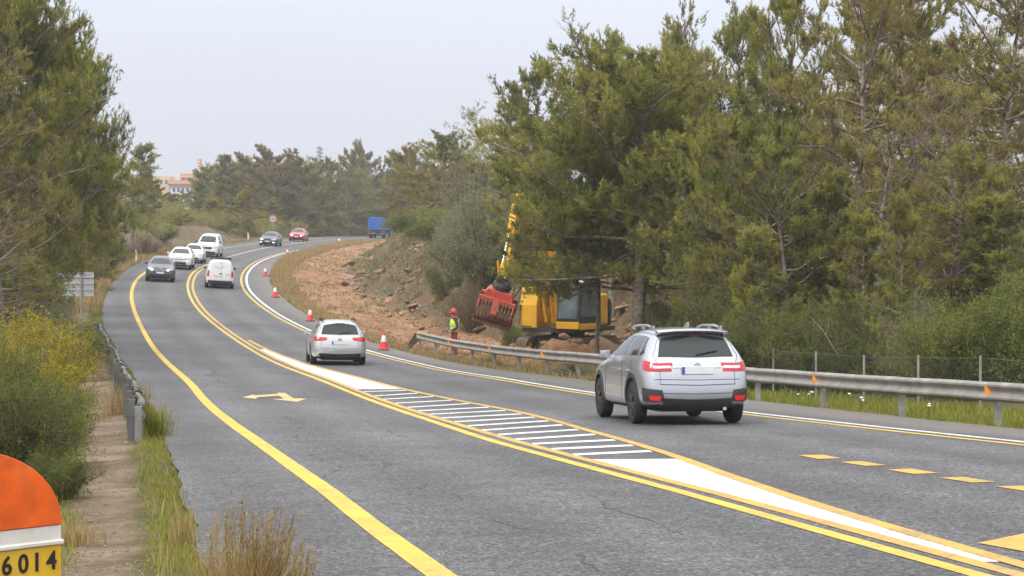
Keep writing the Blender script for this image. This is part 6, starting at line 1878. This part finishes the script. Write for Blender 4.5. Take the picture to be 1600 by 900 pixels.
for (nm, spd, pm, px, y, fk, lab) in [
    ('grey_crossover', dict(CROSS, mirror=M_BLACK, arch=True), M_GREYP, 249, 140.5, dict(lamp=True, grille=(.87, .70, .52), intake=(.50, .30, .72), plate=.60, emblem=True, bars=True), 'dark grey crossover with lit headlights leading the oncoming queue'),
    ('white_crossover', dict(CROSS, H=1.58, W=1.80), M_WHITEP, 279, 159, dict(lamp=False, grille=(.80, .74, .62), intake=(.56, .33, .60), plate=.66), 'white crossover second in the oncoming queue'),
    ('white_city_car', dict(HATCH, L=3.75, W=1.66, H=1.50, xcowl=.95, xwtop=.25, xrtop=-1.35, xrbelt=-1.70, xfa=1.15, xra=-1.15, hood0=.76, hood1=1.0, wr=.56), M_WHITEP, 300, 171, dict(lamp=False, hz=(.80, .64, .52, .82), grille=(.62, .58, .3), intake=(.44, .28, .55), plate=.50), 'small white city car with rounded roof third in the oncoming queue'),
    ('anthracite_saloon', dict(HATCH, L=4.5, W=1.82, H=1.45, hood0=.74), M_ANTH, 417, 221, dict(lamp=False, grille=(.72, .58, .45), intake=(.46, .26, .70), plate=.50), 'dark anthracite car with bright fog lights beside the round sign'),
    ('red_hatchback', dict(HATCH, W=1.78, H=1.46), M_REDP, 462.5, 244, dict(lamp=True, grille=(.68, .58, .42), intake=(.46, .28, .60), plate=.52), 'red hatchback farthest of the oncoming cars'),
]:
    c = Car(nm, spd, pm); c.common(); front(c, fk)
    zz = c.sp
    c.rear(dict(win=(zz['H'] - .17, zz['belt'] + .06, .50, .60), plate=.78, tg=.58))
    for sd in (1, -1):
        hx = zz['L'] / 2
        c.patch('tail_light', [(-hx, sd * .55, zz['belt'] - .06), (-hx + .3, sd * .93, zz['belt'] - .05)], [(-hx, sd * .55, zz['belt'] - .2), (-hx + .3, sd * .93, zz['belt'] - .18)], M_TAIL, off=.012)
        if nm == 'anthracite_saloon':
            co, nr, _, _ = c.bvh.find_nearest(Vector((hx, sd * .66, .40))); m = MB(); m.box((0, 0, 0), (.03, .20, .07)); e = m.build('fog_light', M_LAMP, c.o); e.location = co + nr * .02
    lane_place(c.o, px, y, zz['L'])
    tag(c.o, lab, 'car', 'cars on the road')
# white van, front
sp = dict(L=4.95, W=1.95, H=1.96, zc=.20, hood0=.98, hood1=1.20, belt=1.20, sh=.95, xcowl=1.58, xwtop=.78, xrtop=-2.36, xrbelt=-2.42, wr=.74, drop=.03, xfa=1.55, xra=-1.45, r=.33, side='panel', mirror=M_BLACK, nose=.14)
c = Car('white_van', sp, M_WHITEP); c.common()
front(c, dict(lamp=False, hz=(1.0, .78, .58, .84), grille=(.93, .70, .50), intake=(.50, .28, .82), plate=.58))
c.gap('shut_line', [(-2.5, 0, 1.8), (-2.5, 0, .5)], .012)
for sd in (1, -1): c.patch('tail_light', [(-2.47, sd * .80, 1.15), (-2.38, sd * .92, 1.15)], [(-2.47, sd * .80, .75), (-2.38, sd * .93, .75)], M_TAIL, off=.014)
lane_place(c.o, 322, 185.5, sp['L'])
tag(c.o, 'tall white van with a dark grille at the end of the oncoming queue', 'van', 'cars on the road')

# --- blue tipper truck
M_BLUE = mat_simple('blue_truck_paint', (0.02, 0.13, 0.52), 0.45, var=.15, scale=2, dirt=(0.08, 0.12, 0.25), dirt_amt=.4)
M_BLUED = mat_simple('blue_ribs', (0.03, 0.19, 0.62), 0.45, var=.1)
T = empty('tipper_truck')
m = MB(); m.box((0, 0, 2.02), (5.4, 2.42, 1.72)); m.build('tipper_body', M_BLUE, T, bevel=.03, seg=1)
for zz in (1.25, 1.62, 1.98, 2.34, 2.72):
    m = MB(); m.box((-2.73, 0, zz), (.08, 2.40, .11)); m.build('rib', M_BLUED, T, bevel=.015, seg=1)
for sd in (1, -1):
    for xx in (-2.6, -1.3, 0, 1.3, 2.6):
        m = MB(); m.box((xx, sd * 1.235, 2.0), (.12, .07, 1.68)); m.build('stake', M_BLUED, T)
m = MB(); m.box((.6, 0, .92), (7.6, .9, .3)); m.box((-2.2, 0, 1.05), (1.2, 2.2, .1)); m.build('chassis', M_BLACK, T)
m = MB(); m.box((-2.85, 0, .62), (.10, 2.2, .12)); m.box((-2.7, .5, .8), (.1, .08, .4)); m.box((-2.7, -.5, .8), (.1, .08, .4)); m.build('underrun_bar', M_POST, T)
for sd in (1, -1):
    m = MB(); m.box((-2.83, sd * .98, .92), (.08, .36, .14)); m.build('tail_light', M_TAILB, T)
    for xx in (-1.75, 3.35):
        m = MB(); wd = .55 if xx < 0 else .3
        m.lathe([(.28, 0), (.46, -.02 * sd), (.5, -.06 * sd), (.5, -(wd - .06) * sd), (.46, -(wd - .02) * sd), (.28, -wd * sd), (.28, 0)], 22, 'y'); wo = m.build('wheel', M_TYRE, T, smooth=True); wo.location = (xx, sd * 1.2, .5)
        m = MB(); m.lathe([(0, -.06 * sd), (.2, -.05 * sd), (.29, -.01 * sd)], 18, 'y'); m.build('rim', M_RIM, wo)
        m = MB(); m.box((-2.45, sd * .95, .45), (.02, .5, .5)) if xx < 0 else None
        if xx < 0: m.build('mud_flap', M_BLACK, T)
m = MB(); m.prism([(2.75, .6), (4.75, .6), (4.75, 1.5), (4.55, 2.6), (2.75, 2.7)], -1.2, 1.2); cab = m.build('cab', M_BLUED, T, bevel=.06, seg=2)
m = MB(); m.box((4.69, 0, 2.02), (.04, 2.1, .75), Matrix.Rotation(-.18, 3, 'Y')); m.box((3.8, 1.205, 2.05), (1.0, .02, .6)); m.box((3.8, -1.205, 2.05), (1.0, .02, .6)); m.build('window', M_GLASS, cab)
place(T, at_px(589, 305) + .1, 308.5, L4)
tag(T, 'blue tipper truck driving away at the far end of the bend', 'truck')

# ------------------------------------------------------------------ excavator with sorting grapple
M_EXY = mat_simple('excavator_yellow', (0.78, 0.42, 0.025), 0.45, var=.1, scale=2, dirt=(0.42, 0.27, 0.10), dirt_amt=.5)
M_EXB = mat_simple('excavator_black', (0.035, 0.035, 0.036), 0.6, var=.25, dirt=(0.13, 0.10, 0.07), dirt_amt=.5)
M_CABG = mat_simple('cab_glass', (0.10, 0.145, 0.15), 0.06, var=.3, scale=1.5)
M_GRAP = mat_simple('grapple_red', (0.55, 0.095, 0.055), 0.5, var=.2, scale=3, dirt=(0.26, 0.12, 0.07), dirt_amt=.75)
M_RUST = mat_simple('rusty_steel', (0.20, 0.095, 0.06), 0.75, var=.35, scale=5, dirt=(0.12, 0.07, 0.05), dirt_amt=.6)
M_ROD = mat_simple('chrome_rod', (0.75, 0.75, 0.77), 0.15, .9, var=.05)
M_MUD = mat_simple('muddy_track_steel', (0.12, 0.085, 0.06), 0.85, var=.4, scale=5)
EXY_, EXX = 80.0, 2.05
eg = CZ - 4.68
EX = empty('excavator', (EXX, EXY_, eg), R(-122))
tag(EX, 'yellow excavator raising a red grapple, half hidden behind the broad pine', 'excavator')
for sd in (1, -1):
    m = MB()
    n = 30; prof = []
    for k in range(n):
        t = k / n * 2 * math.pi; x = 1.35 * (1 if math.cos(t) > 0 else -1) + .38 * math.cos(t); z = .40 + .38 * math.sin(t); prof.append((x, z))
    m.prism(prof, sd * .75, sd * 1.22); tr_ = m.build('track', M_MUD, EX)
    for k in range(24):
        xx = -1.3 + 2.6 * k / 23
        for zz in (.79,):
            m = MB(); m.box((xx, sd * .985, zz), (.08, .48, .03)); m.build('track_shoe', M_MUD, tr_)
m = MB(); m.box((0, 0, .62), (1.9, 1.5, .35)); m.lathe([(.0, .78), (.62, .78), (.62, 1.0), (0, 1.0)], 24); m.build('undercarriage', M_EXB, EX)
m = MB(); m.box((-.25, -.1, 1.06), (3.0, 2.2, .16)); m.build('platform', M_EXB, EX)
# right-hand box (towards the left of the picture)
m = MB(); m.prism([(.25, 1.12), (1.30, 1.12), (1.30, 1.95), (1.12, 2.62), (.25, 2.62)], -1.28, -.55); b_ = m.build('tool_box', M_EXY, EX, bevel=.05, seg=3)
m = MB(); 
for k in range(5): m.box((.45 + .13 * k, -.545, 2.1), (.06, .012, .5))
m.build('vent', M_EXB, b_)
m = MB()
for k in range(5): m.box((1.235 - .0, -1.08 + .075 * k, 2.40), (.03, .05, .05), Matrix.Rotation(-.26, 3, 'Y'))
m.build('lettering', M_EXB, b_)
m = MB(); m.tube([(1.36, -1.20, 1.95), (1.40, -1.20, 1.25), (1.40, -1.14, 1.19), (1.40, -.72, 1.19)], .022, 8); m.tube([(1.32, -1.2, 1.95), (1.38, -1.2, 1.95)], .022, 6); m.build('handrail', M_EXB, EX, smooth=True)
m = MB(); m.tube([(.8, -1.0, 2.6), (.8, -1.0, 2.85)], .02, 6); m.box((.8, -1.05, 2.93), (.08, .34, .18)); m.build('mirror', M_EXB, EX, bevel=.015, seg=1)
# cab on the left-hand side
m = MB(); m.prism([(-.30, 1.12), (1.30, 1.12), (1.36, 1.5), (1.18, 2.72), (-.30, 2.78)], .32, 1.24); cb = m.build('cab', M_EXB, EX, bevel=.05, seg=3)
m = MB(); m.prism([(1.372, 1.5), (1.195, 2.66), (1.180, 2.66), (1.357, 1.5)], .40, 1.16); m.build('windscreen', M_CABG, cb)
m = MB(); m.prism([(.10, 1.55), (1.24, 1.55), (1.10, 2.62), (.10, 2.66)], 1.237, 1.252); m.build('side_window', M_CABG, cb)
m = MB(); m.prism([(.10, 1.55), (1.24, 1.55), (1.10, 2.62), (.10, 2.66)], .308, .323); m.build('side_window', M_CABG, cb)
m = MB(); m.box((1.32, .78, 1.25), (.1, .95, .26)); m.box((.55, 1.26, 1.20), (1.4, .05, .22)); m.build('cab_skirt', M_EXY, EX, bevel=.03, seg=2)
m = MB(); m.box((.5, .78, 2.80), (1.5, .95, .07)); m.build('cab_roof', M_PLATE, EX, bevel=.03, seg=2)
for yy in (.5, 1.05):
    m = MB(); m.box((1.15, yy, 2.88), (.1, .16, .1)); m.build('work_light', M_CLEAR, EX)
m = MB(); m.box((-1.1, -.2, 1.75), (1.2, 1.9, 1.15)); m.build('engine_hood', M_EXY, EX, bevel=.08, seg=3)
m = MB(); m.prism([(-1.95, 1.15), (-1.72, 1.15), (-1.72, 2.15), (-1.88, 2.15), (-2.0, 1.9)], -1.1, .75); m.build('counterweight', M_EXB, EX, bevel=.06, seg=2)
# boom, stick: side outlines in the plane of the arm (x forward, z up)
B0, B1, B2 = (.55, 1.55), (1.55, 4.15), (3.55, 5.30)
S1 = (4.35, 3.08)
def plate_arm(name, mid, wid, th, mat, y=0.0):
    """a box-section arm along a bent line with changing depth"""
    up, lo = [], []
    n = len(mid)
    for i, (x, z) in enumerate(mid):
        a = Vector(mid[max(i - 1, 0)]); b = Vector(mid[min(i + 1, n - 1)]); d = (b - a).normalized(); nn_ = Vector((-d.y, d.x)) * wid[i] / 2
        up.append((x + nn_.x, z + nn_.y)); lo.append((x - nn_.x, z - nn_.y))
    m = MB(); m.prism(up + lo[::-1], y - th / 2, y + th / 2)
    return m.build(name, mat, EX, bevel=.025, seg=2)
plate_arm('boom', [B0, (.95, 2.75), B1, (2.4, 4.85), B2], [.34, .52, .62, .5, .30], .36, M_EXY)
plate_arm('stick', [(3.28, 5.95), B2, (3.72, 4.8), S1], [.22, .46, .42, .24], .28, M_EXY)
def cyl(name, a, b, r, f=.55):
    a, b = Vector(a), Vector(b); m = MB(); m.tube([a, a.lerp(b, f)], r, 12); o = m.build(name, M_EXY, EX, smooth=True)
    m = MB(); m.tube([a.lerp(b, f), b], r * .55, 10); m.build('piston_rod', M_ROD, o, smooth=True); return o
for sd in (1, -1): cyl('cylinder', (1.05, sd * .26, 1.35), (1.75, sd * .26, 3.75), .075)
cyl('cylinder', (1.7, 0, 4.55), (3.25, 0, 5.9), .08)
cyl('cylinder', (3.78, 0, 5.20), (4.48, 0, 3.55), .07, .42)
for sd in (1, -1):
    m = MB(); m.bar((4.10, sd * .17, 3.75), (4.46, sd * .17, 3.12), .10, .05, up=(0, 1, 0)); m.bar((4.58, sd * .13, 3.62), (4.50, sd * .13, 3.0), .09, .05, up=(0, 1, 0)); m.build('link', M_EXY, EX)
m = MB()
for q, y_ in enumerate((-.2, .2)):
    m.tube([(3.45, y_, 5.6), (3.15, y_ * 1.6, 4.9), (3.35, y_ * 2.2, 3.8), (3.95, y_ * 2.3, 2.7), (4.25, y_ * 1.6, 2.35)], .022, 6)
m.build('hose', M_EXB, EX, smooth=True)
# the grapple hangs from the stick, swung to the left of the picture
GQ = empty('grapple', (0, 0, 0)); GQ.parent = EX
ex_m = Matrix.Translation((EXX, EXY_, eg)) @ Matrix.Rotation(R(-122), 4, 'Z')
top_w = ex_m @ Vector((S1[0], 0, S1[1] - .05))
gm = Matrix.Translation(top_w) @ Matrix.Rotation(R(-4), 4, 'Z') @ Matrix.Rotation(R(17), 4, 'Y') @ Matrix.Rotation(R(12), 4, 'X')
GQ.matrix_parent_inverse = Matrix.Identity(4)
GQ.matrix_local = ex_m.inverted() @ gm
def gbuild(mb, name, mat, **kw): return mb.build(name, mat, GQ, **kw)
m = MB(); m.box((0, 0, -.10), (.50, .36, .26)); m.lathe([(.0, -.2), (.30, -.2), (.34, -.30), (.34, -.40), (.28, -.46), (0, -.46)], 20); gbuild(m, 'rotator', M_EXB, bevel=.02, seg=1)
m = MB(); m.prism([(-.42, -.46), (.42, -.46), (.52, -.62), (.52, -.80), (-.52, -.80), (-.52, -.62)], -.30, .30); gbuild(m, 'head', M_GRAP, bevel=.03, seg=2)
m = MB(); m.box((0, 0, -.90), (.62, .40, .18)); gbuild(m, 'jaw_hinge', M_EXB)
JW = .67
for sd in (-1, 1):
    # each jaw: top rail, grate of bars, middle bar, heavy blade
    jo = None
    def jp(t):  # outline of the jaw seen from the end: bulging out, meeting at the bottom
        return Vector((0, sd * (.34 + .32 * math.sin(t * math.pi * .92) - .30 * t), -.80 - .95 * t))
    m = MB(); a = jp(0.02); m.box((0, a.y, a.z), (JW * 2, .12, .16)); jo = gbuild(m, 'jaw', M_GRAP, bevel=.02, seg=2)
    for k in range(11):
        x_ = -JW + .05 + (2 * JW - .10) * k / 10
        m = MB(); ts = np.linspace(.02, .86, 6)
        for t0, t1 in zip(ts[:-1], ts[1:]):
            a, b = jp(t0), jp(t1); m.bar((x_, a.y, a.z), (x_, b.y, b.z), .045, .07, up=(0, 1, 0))
        m.build('grate_bar', M_GRAP if k in (0, 10) and sd < 0 else M_RUST, jo)
    a = jp(.45); m = MB(); m.box((0, a.y + sd * .01, a.z), (JW * 2, .06, .10)); m.build('cross_bar', M_RUST, jo)
    a, b = jp(.82), jp(1.0); m = MB(); m.bar((-JW - .03, (a.y + b.y) / 2, (a.z + b.z) / 2), (JW + .03, (a.y + b.y) / 2, (a.z + b.z) / 2), .10, .24, up=(0, 0, 1)); m.build('blade', M_RUST, jo, bevel=.02, seg=1)
    m = MB(); a, b = jp(.02), jp(.5); m.bar((0, a.y + sd * .03, a.z + .05), (0, b.y + sd * .04, b.z), .22, .07, up=(0, 1, 0)); m.build('jaw_arm', M_GRAP, jo, bevel=.015, seg=1)
    for sx in (-1, 1):
        m = MB(); pts = [(jp(t).y, jp(t).z) for t in np.linspace(0, .95, 8)]
        V = [(sx * JW, y_, z_) for y_, z_ in pts] + [(sx * (JW - .04), y_, z_) for y_, z_ in pts]
        V += [(sx * JW, y_ - sd * .16 * (1 - .6 * i / 7), z_) for i, (y_, z_) in enumerate(pts)] + [(sx * (JW - .04), y_ - sd * .16 * (1 - .6 * i / 7), z_) for i, (y_, z_) in enumerate(pts)]
        n = 8; F = []
        for i in range(n - 1): F += [(i, i + 1, n + i + 1, n + i), (2 * n + i, 2 * n + i + 1, 3 * n + i + 1, 3 * n + i), (i, i + 1, 2 * n + i + 1, 2 * n + i), (n + i, n + i + 1, 3 * n + i + 1, 3 * n + i)]
        m.add(V, F); m.build('jaw_side', M_RUST, jo)

# ------------------------------------------------------------------ the worker
M_SKIN = mat_simple('skin', (0.42, 0.26, 0.19), 0.6, var=.1)
M_TROUS = mat_simple('red_work_trousers', (0.30, 0.035, 0.04), 0.85, var=.2, scale=9)
M_JACK = mat_simple('dark_jacket', (0.045, 0.035, 0.045), 0.85, var=.3, scale=9)
M_VEST = mat_simple('hi_vis_vest', (0.58, 0.80, 0.06), 0.7, var=.1, scale=6)
M_TAPE = mat_simple('reflective_tape', (0.62, 0.66, 0.64), 0.3, .3, var=.05)
M_HELM = mat_simple('red_helmet', (0.55, 0.03, 0.035), 0.3, var=.06)
M_BOOT = mat_simple('work_boots', (0.05, 0.04, 0.03), 0.8)
def skin_mesh(name, verts, edges, radii, root=0, sub=2):
    me = bpy.data.meshes.new(name); me.from_pydata(verts, edges, [])
    ob = link(name + '_tmp', me)
    sk = ob.modifiers.new('k', 'SKIN'); sk.use_smooth_shade = True
    for v, r in zip(me.skin_vertices[0].data, radii): v.radius = r if isinstance(r, tuple) else (r, r); v.use_root = False
    me.skin_vertices[0].data[root].use_root = True
    ss = ob.modifiers.new('s', 'SUBSURF'); ss.levels = sub; ss.render_levels = sub
    dg = bpy.context.evaluated_depsgraph_get(); out = bpy.data.meshes.new_from_object(ob.evaluated_get(dg))
    bpy.data.objects.remove(ob); out.name = name
    return out
wx, wy = at_px(710.5, 84.5), 84.5
PW = empty('person', (wx, wy, TZ(wx, wy) - .03), R(200))
tag(PW, 'worker in red helmet, hi-vis vest and red trousers standing behind the guardrail', 'person')
# local: +X is the way the worker faces, +Y left, Z up; weight on the left leg, forearms bent forward
v = [(0, 0, .95), (.0, 0, 1.12), (.01, 0, 1.30), (.02, 0, 1.43), (.03, 0, 1.50), (.045, 0, 1.58), (.05, 0, 1.68), (.05, 0, 1.74),
     (0, .10, .90), (.02, .11, .50), (-.02, .12, .10), (.02, .125, .05), (.16, .14, .035),
     (0, -.10, .90), (.05, -.13, .50), (.03, -.15, .10), (.06, -.155, .05), (.20, -.18, .035),
     (.01, .19, 1.40), (-.04, .25, 1.12), (.18, .20, 1.00), (.26, .18, .985),
     (.01, -.19, 1.40), (-.04, -.25, 1.12), (.18, -.19, 1.02), (.26, -.17, 1.01)]
e = [(0, 1), (1, 2), (2, 3), (3, 4), (4, 5), (5, 6), (6, 7), (0, 8), (8, 9), (9, 10), (10, 11), (11, 12), (0, 13), (13, 14), (14, 15), (15, 16), (16, 17), (3, 18), (18, 19), (19, 20), (20, 21), (3, 22), (22, 23), (23, 24), (24, 25)]
r = [(.14, .16), (.135, .15), (.145, .165), (.11, .13), (.058, .058), (.085, .078), (.095, .082), (.06, .06), (.10, .10), .075, .06, .055, .04, (.10, .10), .075, .06, .055, .04, .072, .055, .042, (.035, .022), .072, .055, .042, (.035, .022)]
for sd, hb in ((1, 21), (-1, 25)):
    hp = Vector(v[hb])
    for k, (dy, ln) in enumerate(((-.03, .055), (-.01, .07), (.01, .075), (.03, .065))):
        a = len(v); v.append(tuple(hp + Vector((.045, dy, -.005)))); v.append(tuple(hp + Vector((.045 + ln * .6, dy, -.02)))); v.append(tuple(hp + Vector((.045 + ln * .75, dy, -.05))))
        e += [(hb, a), (a, a + 1), (a + 1, a + 2)]; r += [.011, .010, .008]
    a = len(v); v.append(tuple(hp + Vector((.0, -sd * .04, .015)))); v.append(tuple(hp + Vector((.045, -sd * .055, .015)))); e += [(hb, a), (a, a + 1)]; r += [.013, .010]
bme = skin_mesh('body', v, e, r)
for mt in (M_SKIN, M_TROUS, M_JACK, M_BOOT): bme.materials.append(mt)
for f in bme.polygons:
    z = f.center.z; x = f.center.x
    f.use_smooth = True
    arm = abs(f.center.y) > .15
    if z < .12: k = 3
    elif z < .98 and not (x > .14 and z > .9): k = 1
    elif z > 1.50: k = 0
    elif x > .21 and z < 1.1: k = 0
    else: k = 2
    f.material_index = k
link('body', bme, PW)
m = MB()
V, F = [], []
ring = 20
lv = [(.93, .175, .20), (1.02, .172, .195), (1.12, .170, .192), (1.25, .178, .205), (1.36, .172, .20), (1.43, .135, .15)]
for z, a, b in lv:
    for k in range(ring):
        t = 2 * math.pi * k / ring; V.append((a * math.cos(t) + .01, b * math.sin(t), z + .006 * math.sin(3 * t)))
for i in range(len(lv) - 1):
    for k in range(ring): F.append((i * ring + k, i * ring + (k + 1) % ring, (i + 1) * ring + (k + 1) % ring, (i + 1) * ring + k))
m.add(V, F); ve = m.build('vest', M_VEST, PW, smooth=True)
sol = ve.modifiers.new('t', 'SOLIDIFY'); sol.thickness = .012
for z0 in (1.03, 1.16):
    m = MB(); m.lathe([(1.0, z0), (1.0, z0 + .05)], 24)
    m.v = [(x * .184 + .01, y * .207, z) for x, y, z in m.v]; m.build('reflective_band', M_TAPE, ve)
for sd in (1, -1):
    m = MB(); m.bar((.165, sd * .09, 1.16), (.13, sd * .09, 1.40), .045, .012, up=(1, 0, 0)); m.build('reflective_band', M_TAPE, ve)
m = MB(); m.lathe([(.0, .15), (.06, .14), (.105, .09), (.125, .03), (.13, 0), (.15, -.008), (.15, -.014), (.12, -.01)], 24); m.box((.13, 0, -.01), (.10, .16, .012)); h_ = m.build('helmet', M_HELM, PW, smooth=True); h_.location = (.05, 0, 1.70)
for sd in (1, -1):
    m = MB(); m.lathe([(0, .025 * sd), (.04, .02 * sd), (.045, -.02 * sd), (0, -.02 * sd)], 14, 'y', (.05, sd * .105, 1.63)); m.build('ear_muff', M_HELM, PW)
m = MB(); m.lathe([(0, .013), (.013, 0), (0, -.013)], 8, 'x', (.135, .032, 1.645)); m.lathe([(0, .013), (.013, 0), (0, -.013)], 8, 'x', (.135, -.032, 1.645)); m.build('eyes', M_BLACK, PW)
m = MB(); m.bar((.135, 0, 1.65), (.165, 0, 1.605), .02, .02, w2=.035, h2=.025); m.build('nose', M_SKIN, PW, bevel=.005, seg=1)
m = MB(); m.box((.135, 0, 1.565), (.02, .05, .01)); m.build('mouth', M_GRAP, PW)
m = MB(); m.lathe([(.075, 1.45), (.10, 1.47), (.098, 1.52), (.085, 1.54)], 18, 'z', (.03, 0, 0)); m.build('neck_gaiter', M_HELM, PW, smooth=True)

# ------------------------------------------------------------------ far things
M_CREAM = mat_simple('cream_render', (0.62, 0.50, 0.36), 0.85, var=.08); M_SALM = mat_simple('salmon_render', (0.58, 0.32, 0.20), 0.85, var=.1); M_WHB = mat_simple('white_render', (0.66, 0.65, 0.66), 0.85, var=.06)
M_WIN = mat_simple('window_glass', (0.10, 0.12, 0.15), 0.15, var=.2)
BY = 600
def bp(px, py): return px_pt(px, py, BY)
b0 = bp(275, 330)
AB = empty('apartment_building', (b0.x, BY, 0)); tag(AB, 'pale building with salmon roof bands beyond the trees', 'building')
def block(name, x0, x1, y0, y1, dep, mat, yoff=0.0, base=None):
    a, b = bp(x0, y0), bp(x1, y1); zb_ = base if base is not None else b.z
    m = MB(); m.box(((a.x + b.x) / 2, BY + yoff + dep / 2, (a.z + zb_) / 2), (b.x - a.x, dep, a.z - zb_)); return to_local(AB, m.build(name, mat, AB))
block('wall', 266, 316, 290, 312, 12, M_WHB, 0, base=0.0)
block('roof', 263, 316, 281.5, 290, 13, M_SALM, -.6)
block('ledge', 263, 316, 286, 287, 14, M_CREAM, -.9)
block('upper_wall', 280, 306, 271, 281.3, 9, M_SALM, 1.5)
block('ledge', 279, 307, 275.5, 277, 9.6, M_CREAM, 1.1)
block('side_wing', 232, 262.8, 275, 312, 10, M_CREAM, 2.5, base=0.0)
for k, x in enumerate((270, 277, 284, 291, 298, 305)): block('window', x, x + 3.6, 293.5, 300, .3, M_WIN, -.1)
for k, x in enumerate((240, 248, 256)): block('window', x, x + 3.5, 281, 287, .3, M_WIN, 2.4)
for k, x in enumerate((284, 291, 298)): block('window', x, x + 3, 278, 281, .3, M_WIN, 1.4)
t0 = bp(305.5, 290)
TW = empty('tower', (t0.x, BY + 8, t0.z)); tag(TW, 'white and red mast standing on the pale building', 'tower')
def tb(name, px0, px1, py0, py1, mat, d=1.2):
    a, b = bp(px0, py0), bp(px1, py1); m = MB(); m.box(((a.x + b.x) / 2, BY + 8, (a.z + b.z) / 2), (b.x - a.x, d, a.z - b.z)); return to_local(TW, m.build(name, mat, TW))
tb('base', 300.5, 309, 262, 285, M_WHB, 2)
tb('shaft', 302.2, 305, 248, 262, M_WHB, .8); tb('shaft', 306.3, 308.6, 248, 262, M_SALM, .8)
for py in (247.5, 253, 258): tb('cross_piece', 301.5, 309, py, py + 1.2, M_SALM, 1)
M_MAST = mat_simple('mast_steel', (0.30, 0.31, 0.33), 0.6, .3, var=.1)
for (px, top, bot, wpx, n, lab) in ((500, 228, 250, 8, 1, 'floodlight mast rising behind the far wood, left one'), (560, 216, 245, 11, 2, 'taller floodlight mast rising behind the far wood, right one')):
    FY = 560; a = px_pt(px, top, FY)
    FM = empty('floodlight_mast', (a.x, FY, 0)); tag(FM, lab, 'floodlight', 'floodlight masts')
    for q in range(n):
        xo = (q - (n - 1) / 2) * 1.1
        m = MB(); m.tube([(a.x + xo, FY, 0), (a.x + xo, FY, a.z)], [.35, .2], 8); to_local(FM, m.build('pole', M_MAST, FM))
    for rr_ in range(3):
        z = a.z - .5 - rr_ * (1.0)
        m = MB(); m.bar((a.x - wpx / 12.2, FY - .3, z), (a.x + wpx / 12.2, FY - .3, z - .35), .2); to_local(FM, m.build('crossarm', M_MAST, FM))
        for k in range(3):
            xx = a.x + (k - 1) * wpx / 16
            m = MB(); m.box((xx, FY - .6, z - .1 - .12 * k), (.55, .45, .62)); to_local(FM, m.build('floodlight', M_MAST, FM))

# ------------------------------------------------------------------ haze: the damp air
hz = MB(); hz.box((0, 430, 20), (2000, 1100, 52)); ho = hz.build('haze', M_GLASS)
ho.data.materials.clear()
hm = bpy.data.materials.new('haze_air'); hm.use_nodes = True; hn = hm.node_tree.nodes; hn.clear()
hout = hn.new('ShaderNodeOutputMaterial'); hv = hn.new('ShaderNodeVolumePrincipled')
hv.inputs['Color'].default_value = (0.88, 0.91, 0.97, 1); hv.inputs['Density'].default_value = 0.00042; hv.inputs['Anisotropy'].default_value = 0.1
hm.node_tree.links.new(hv.outputs[0], hout.inputs['Volume'])
ho.data.materials.append(hm)
tag(ho, 'thin damp haze over the whole place', kind='stuff')
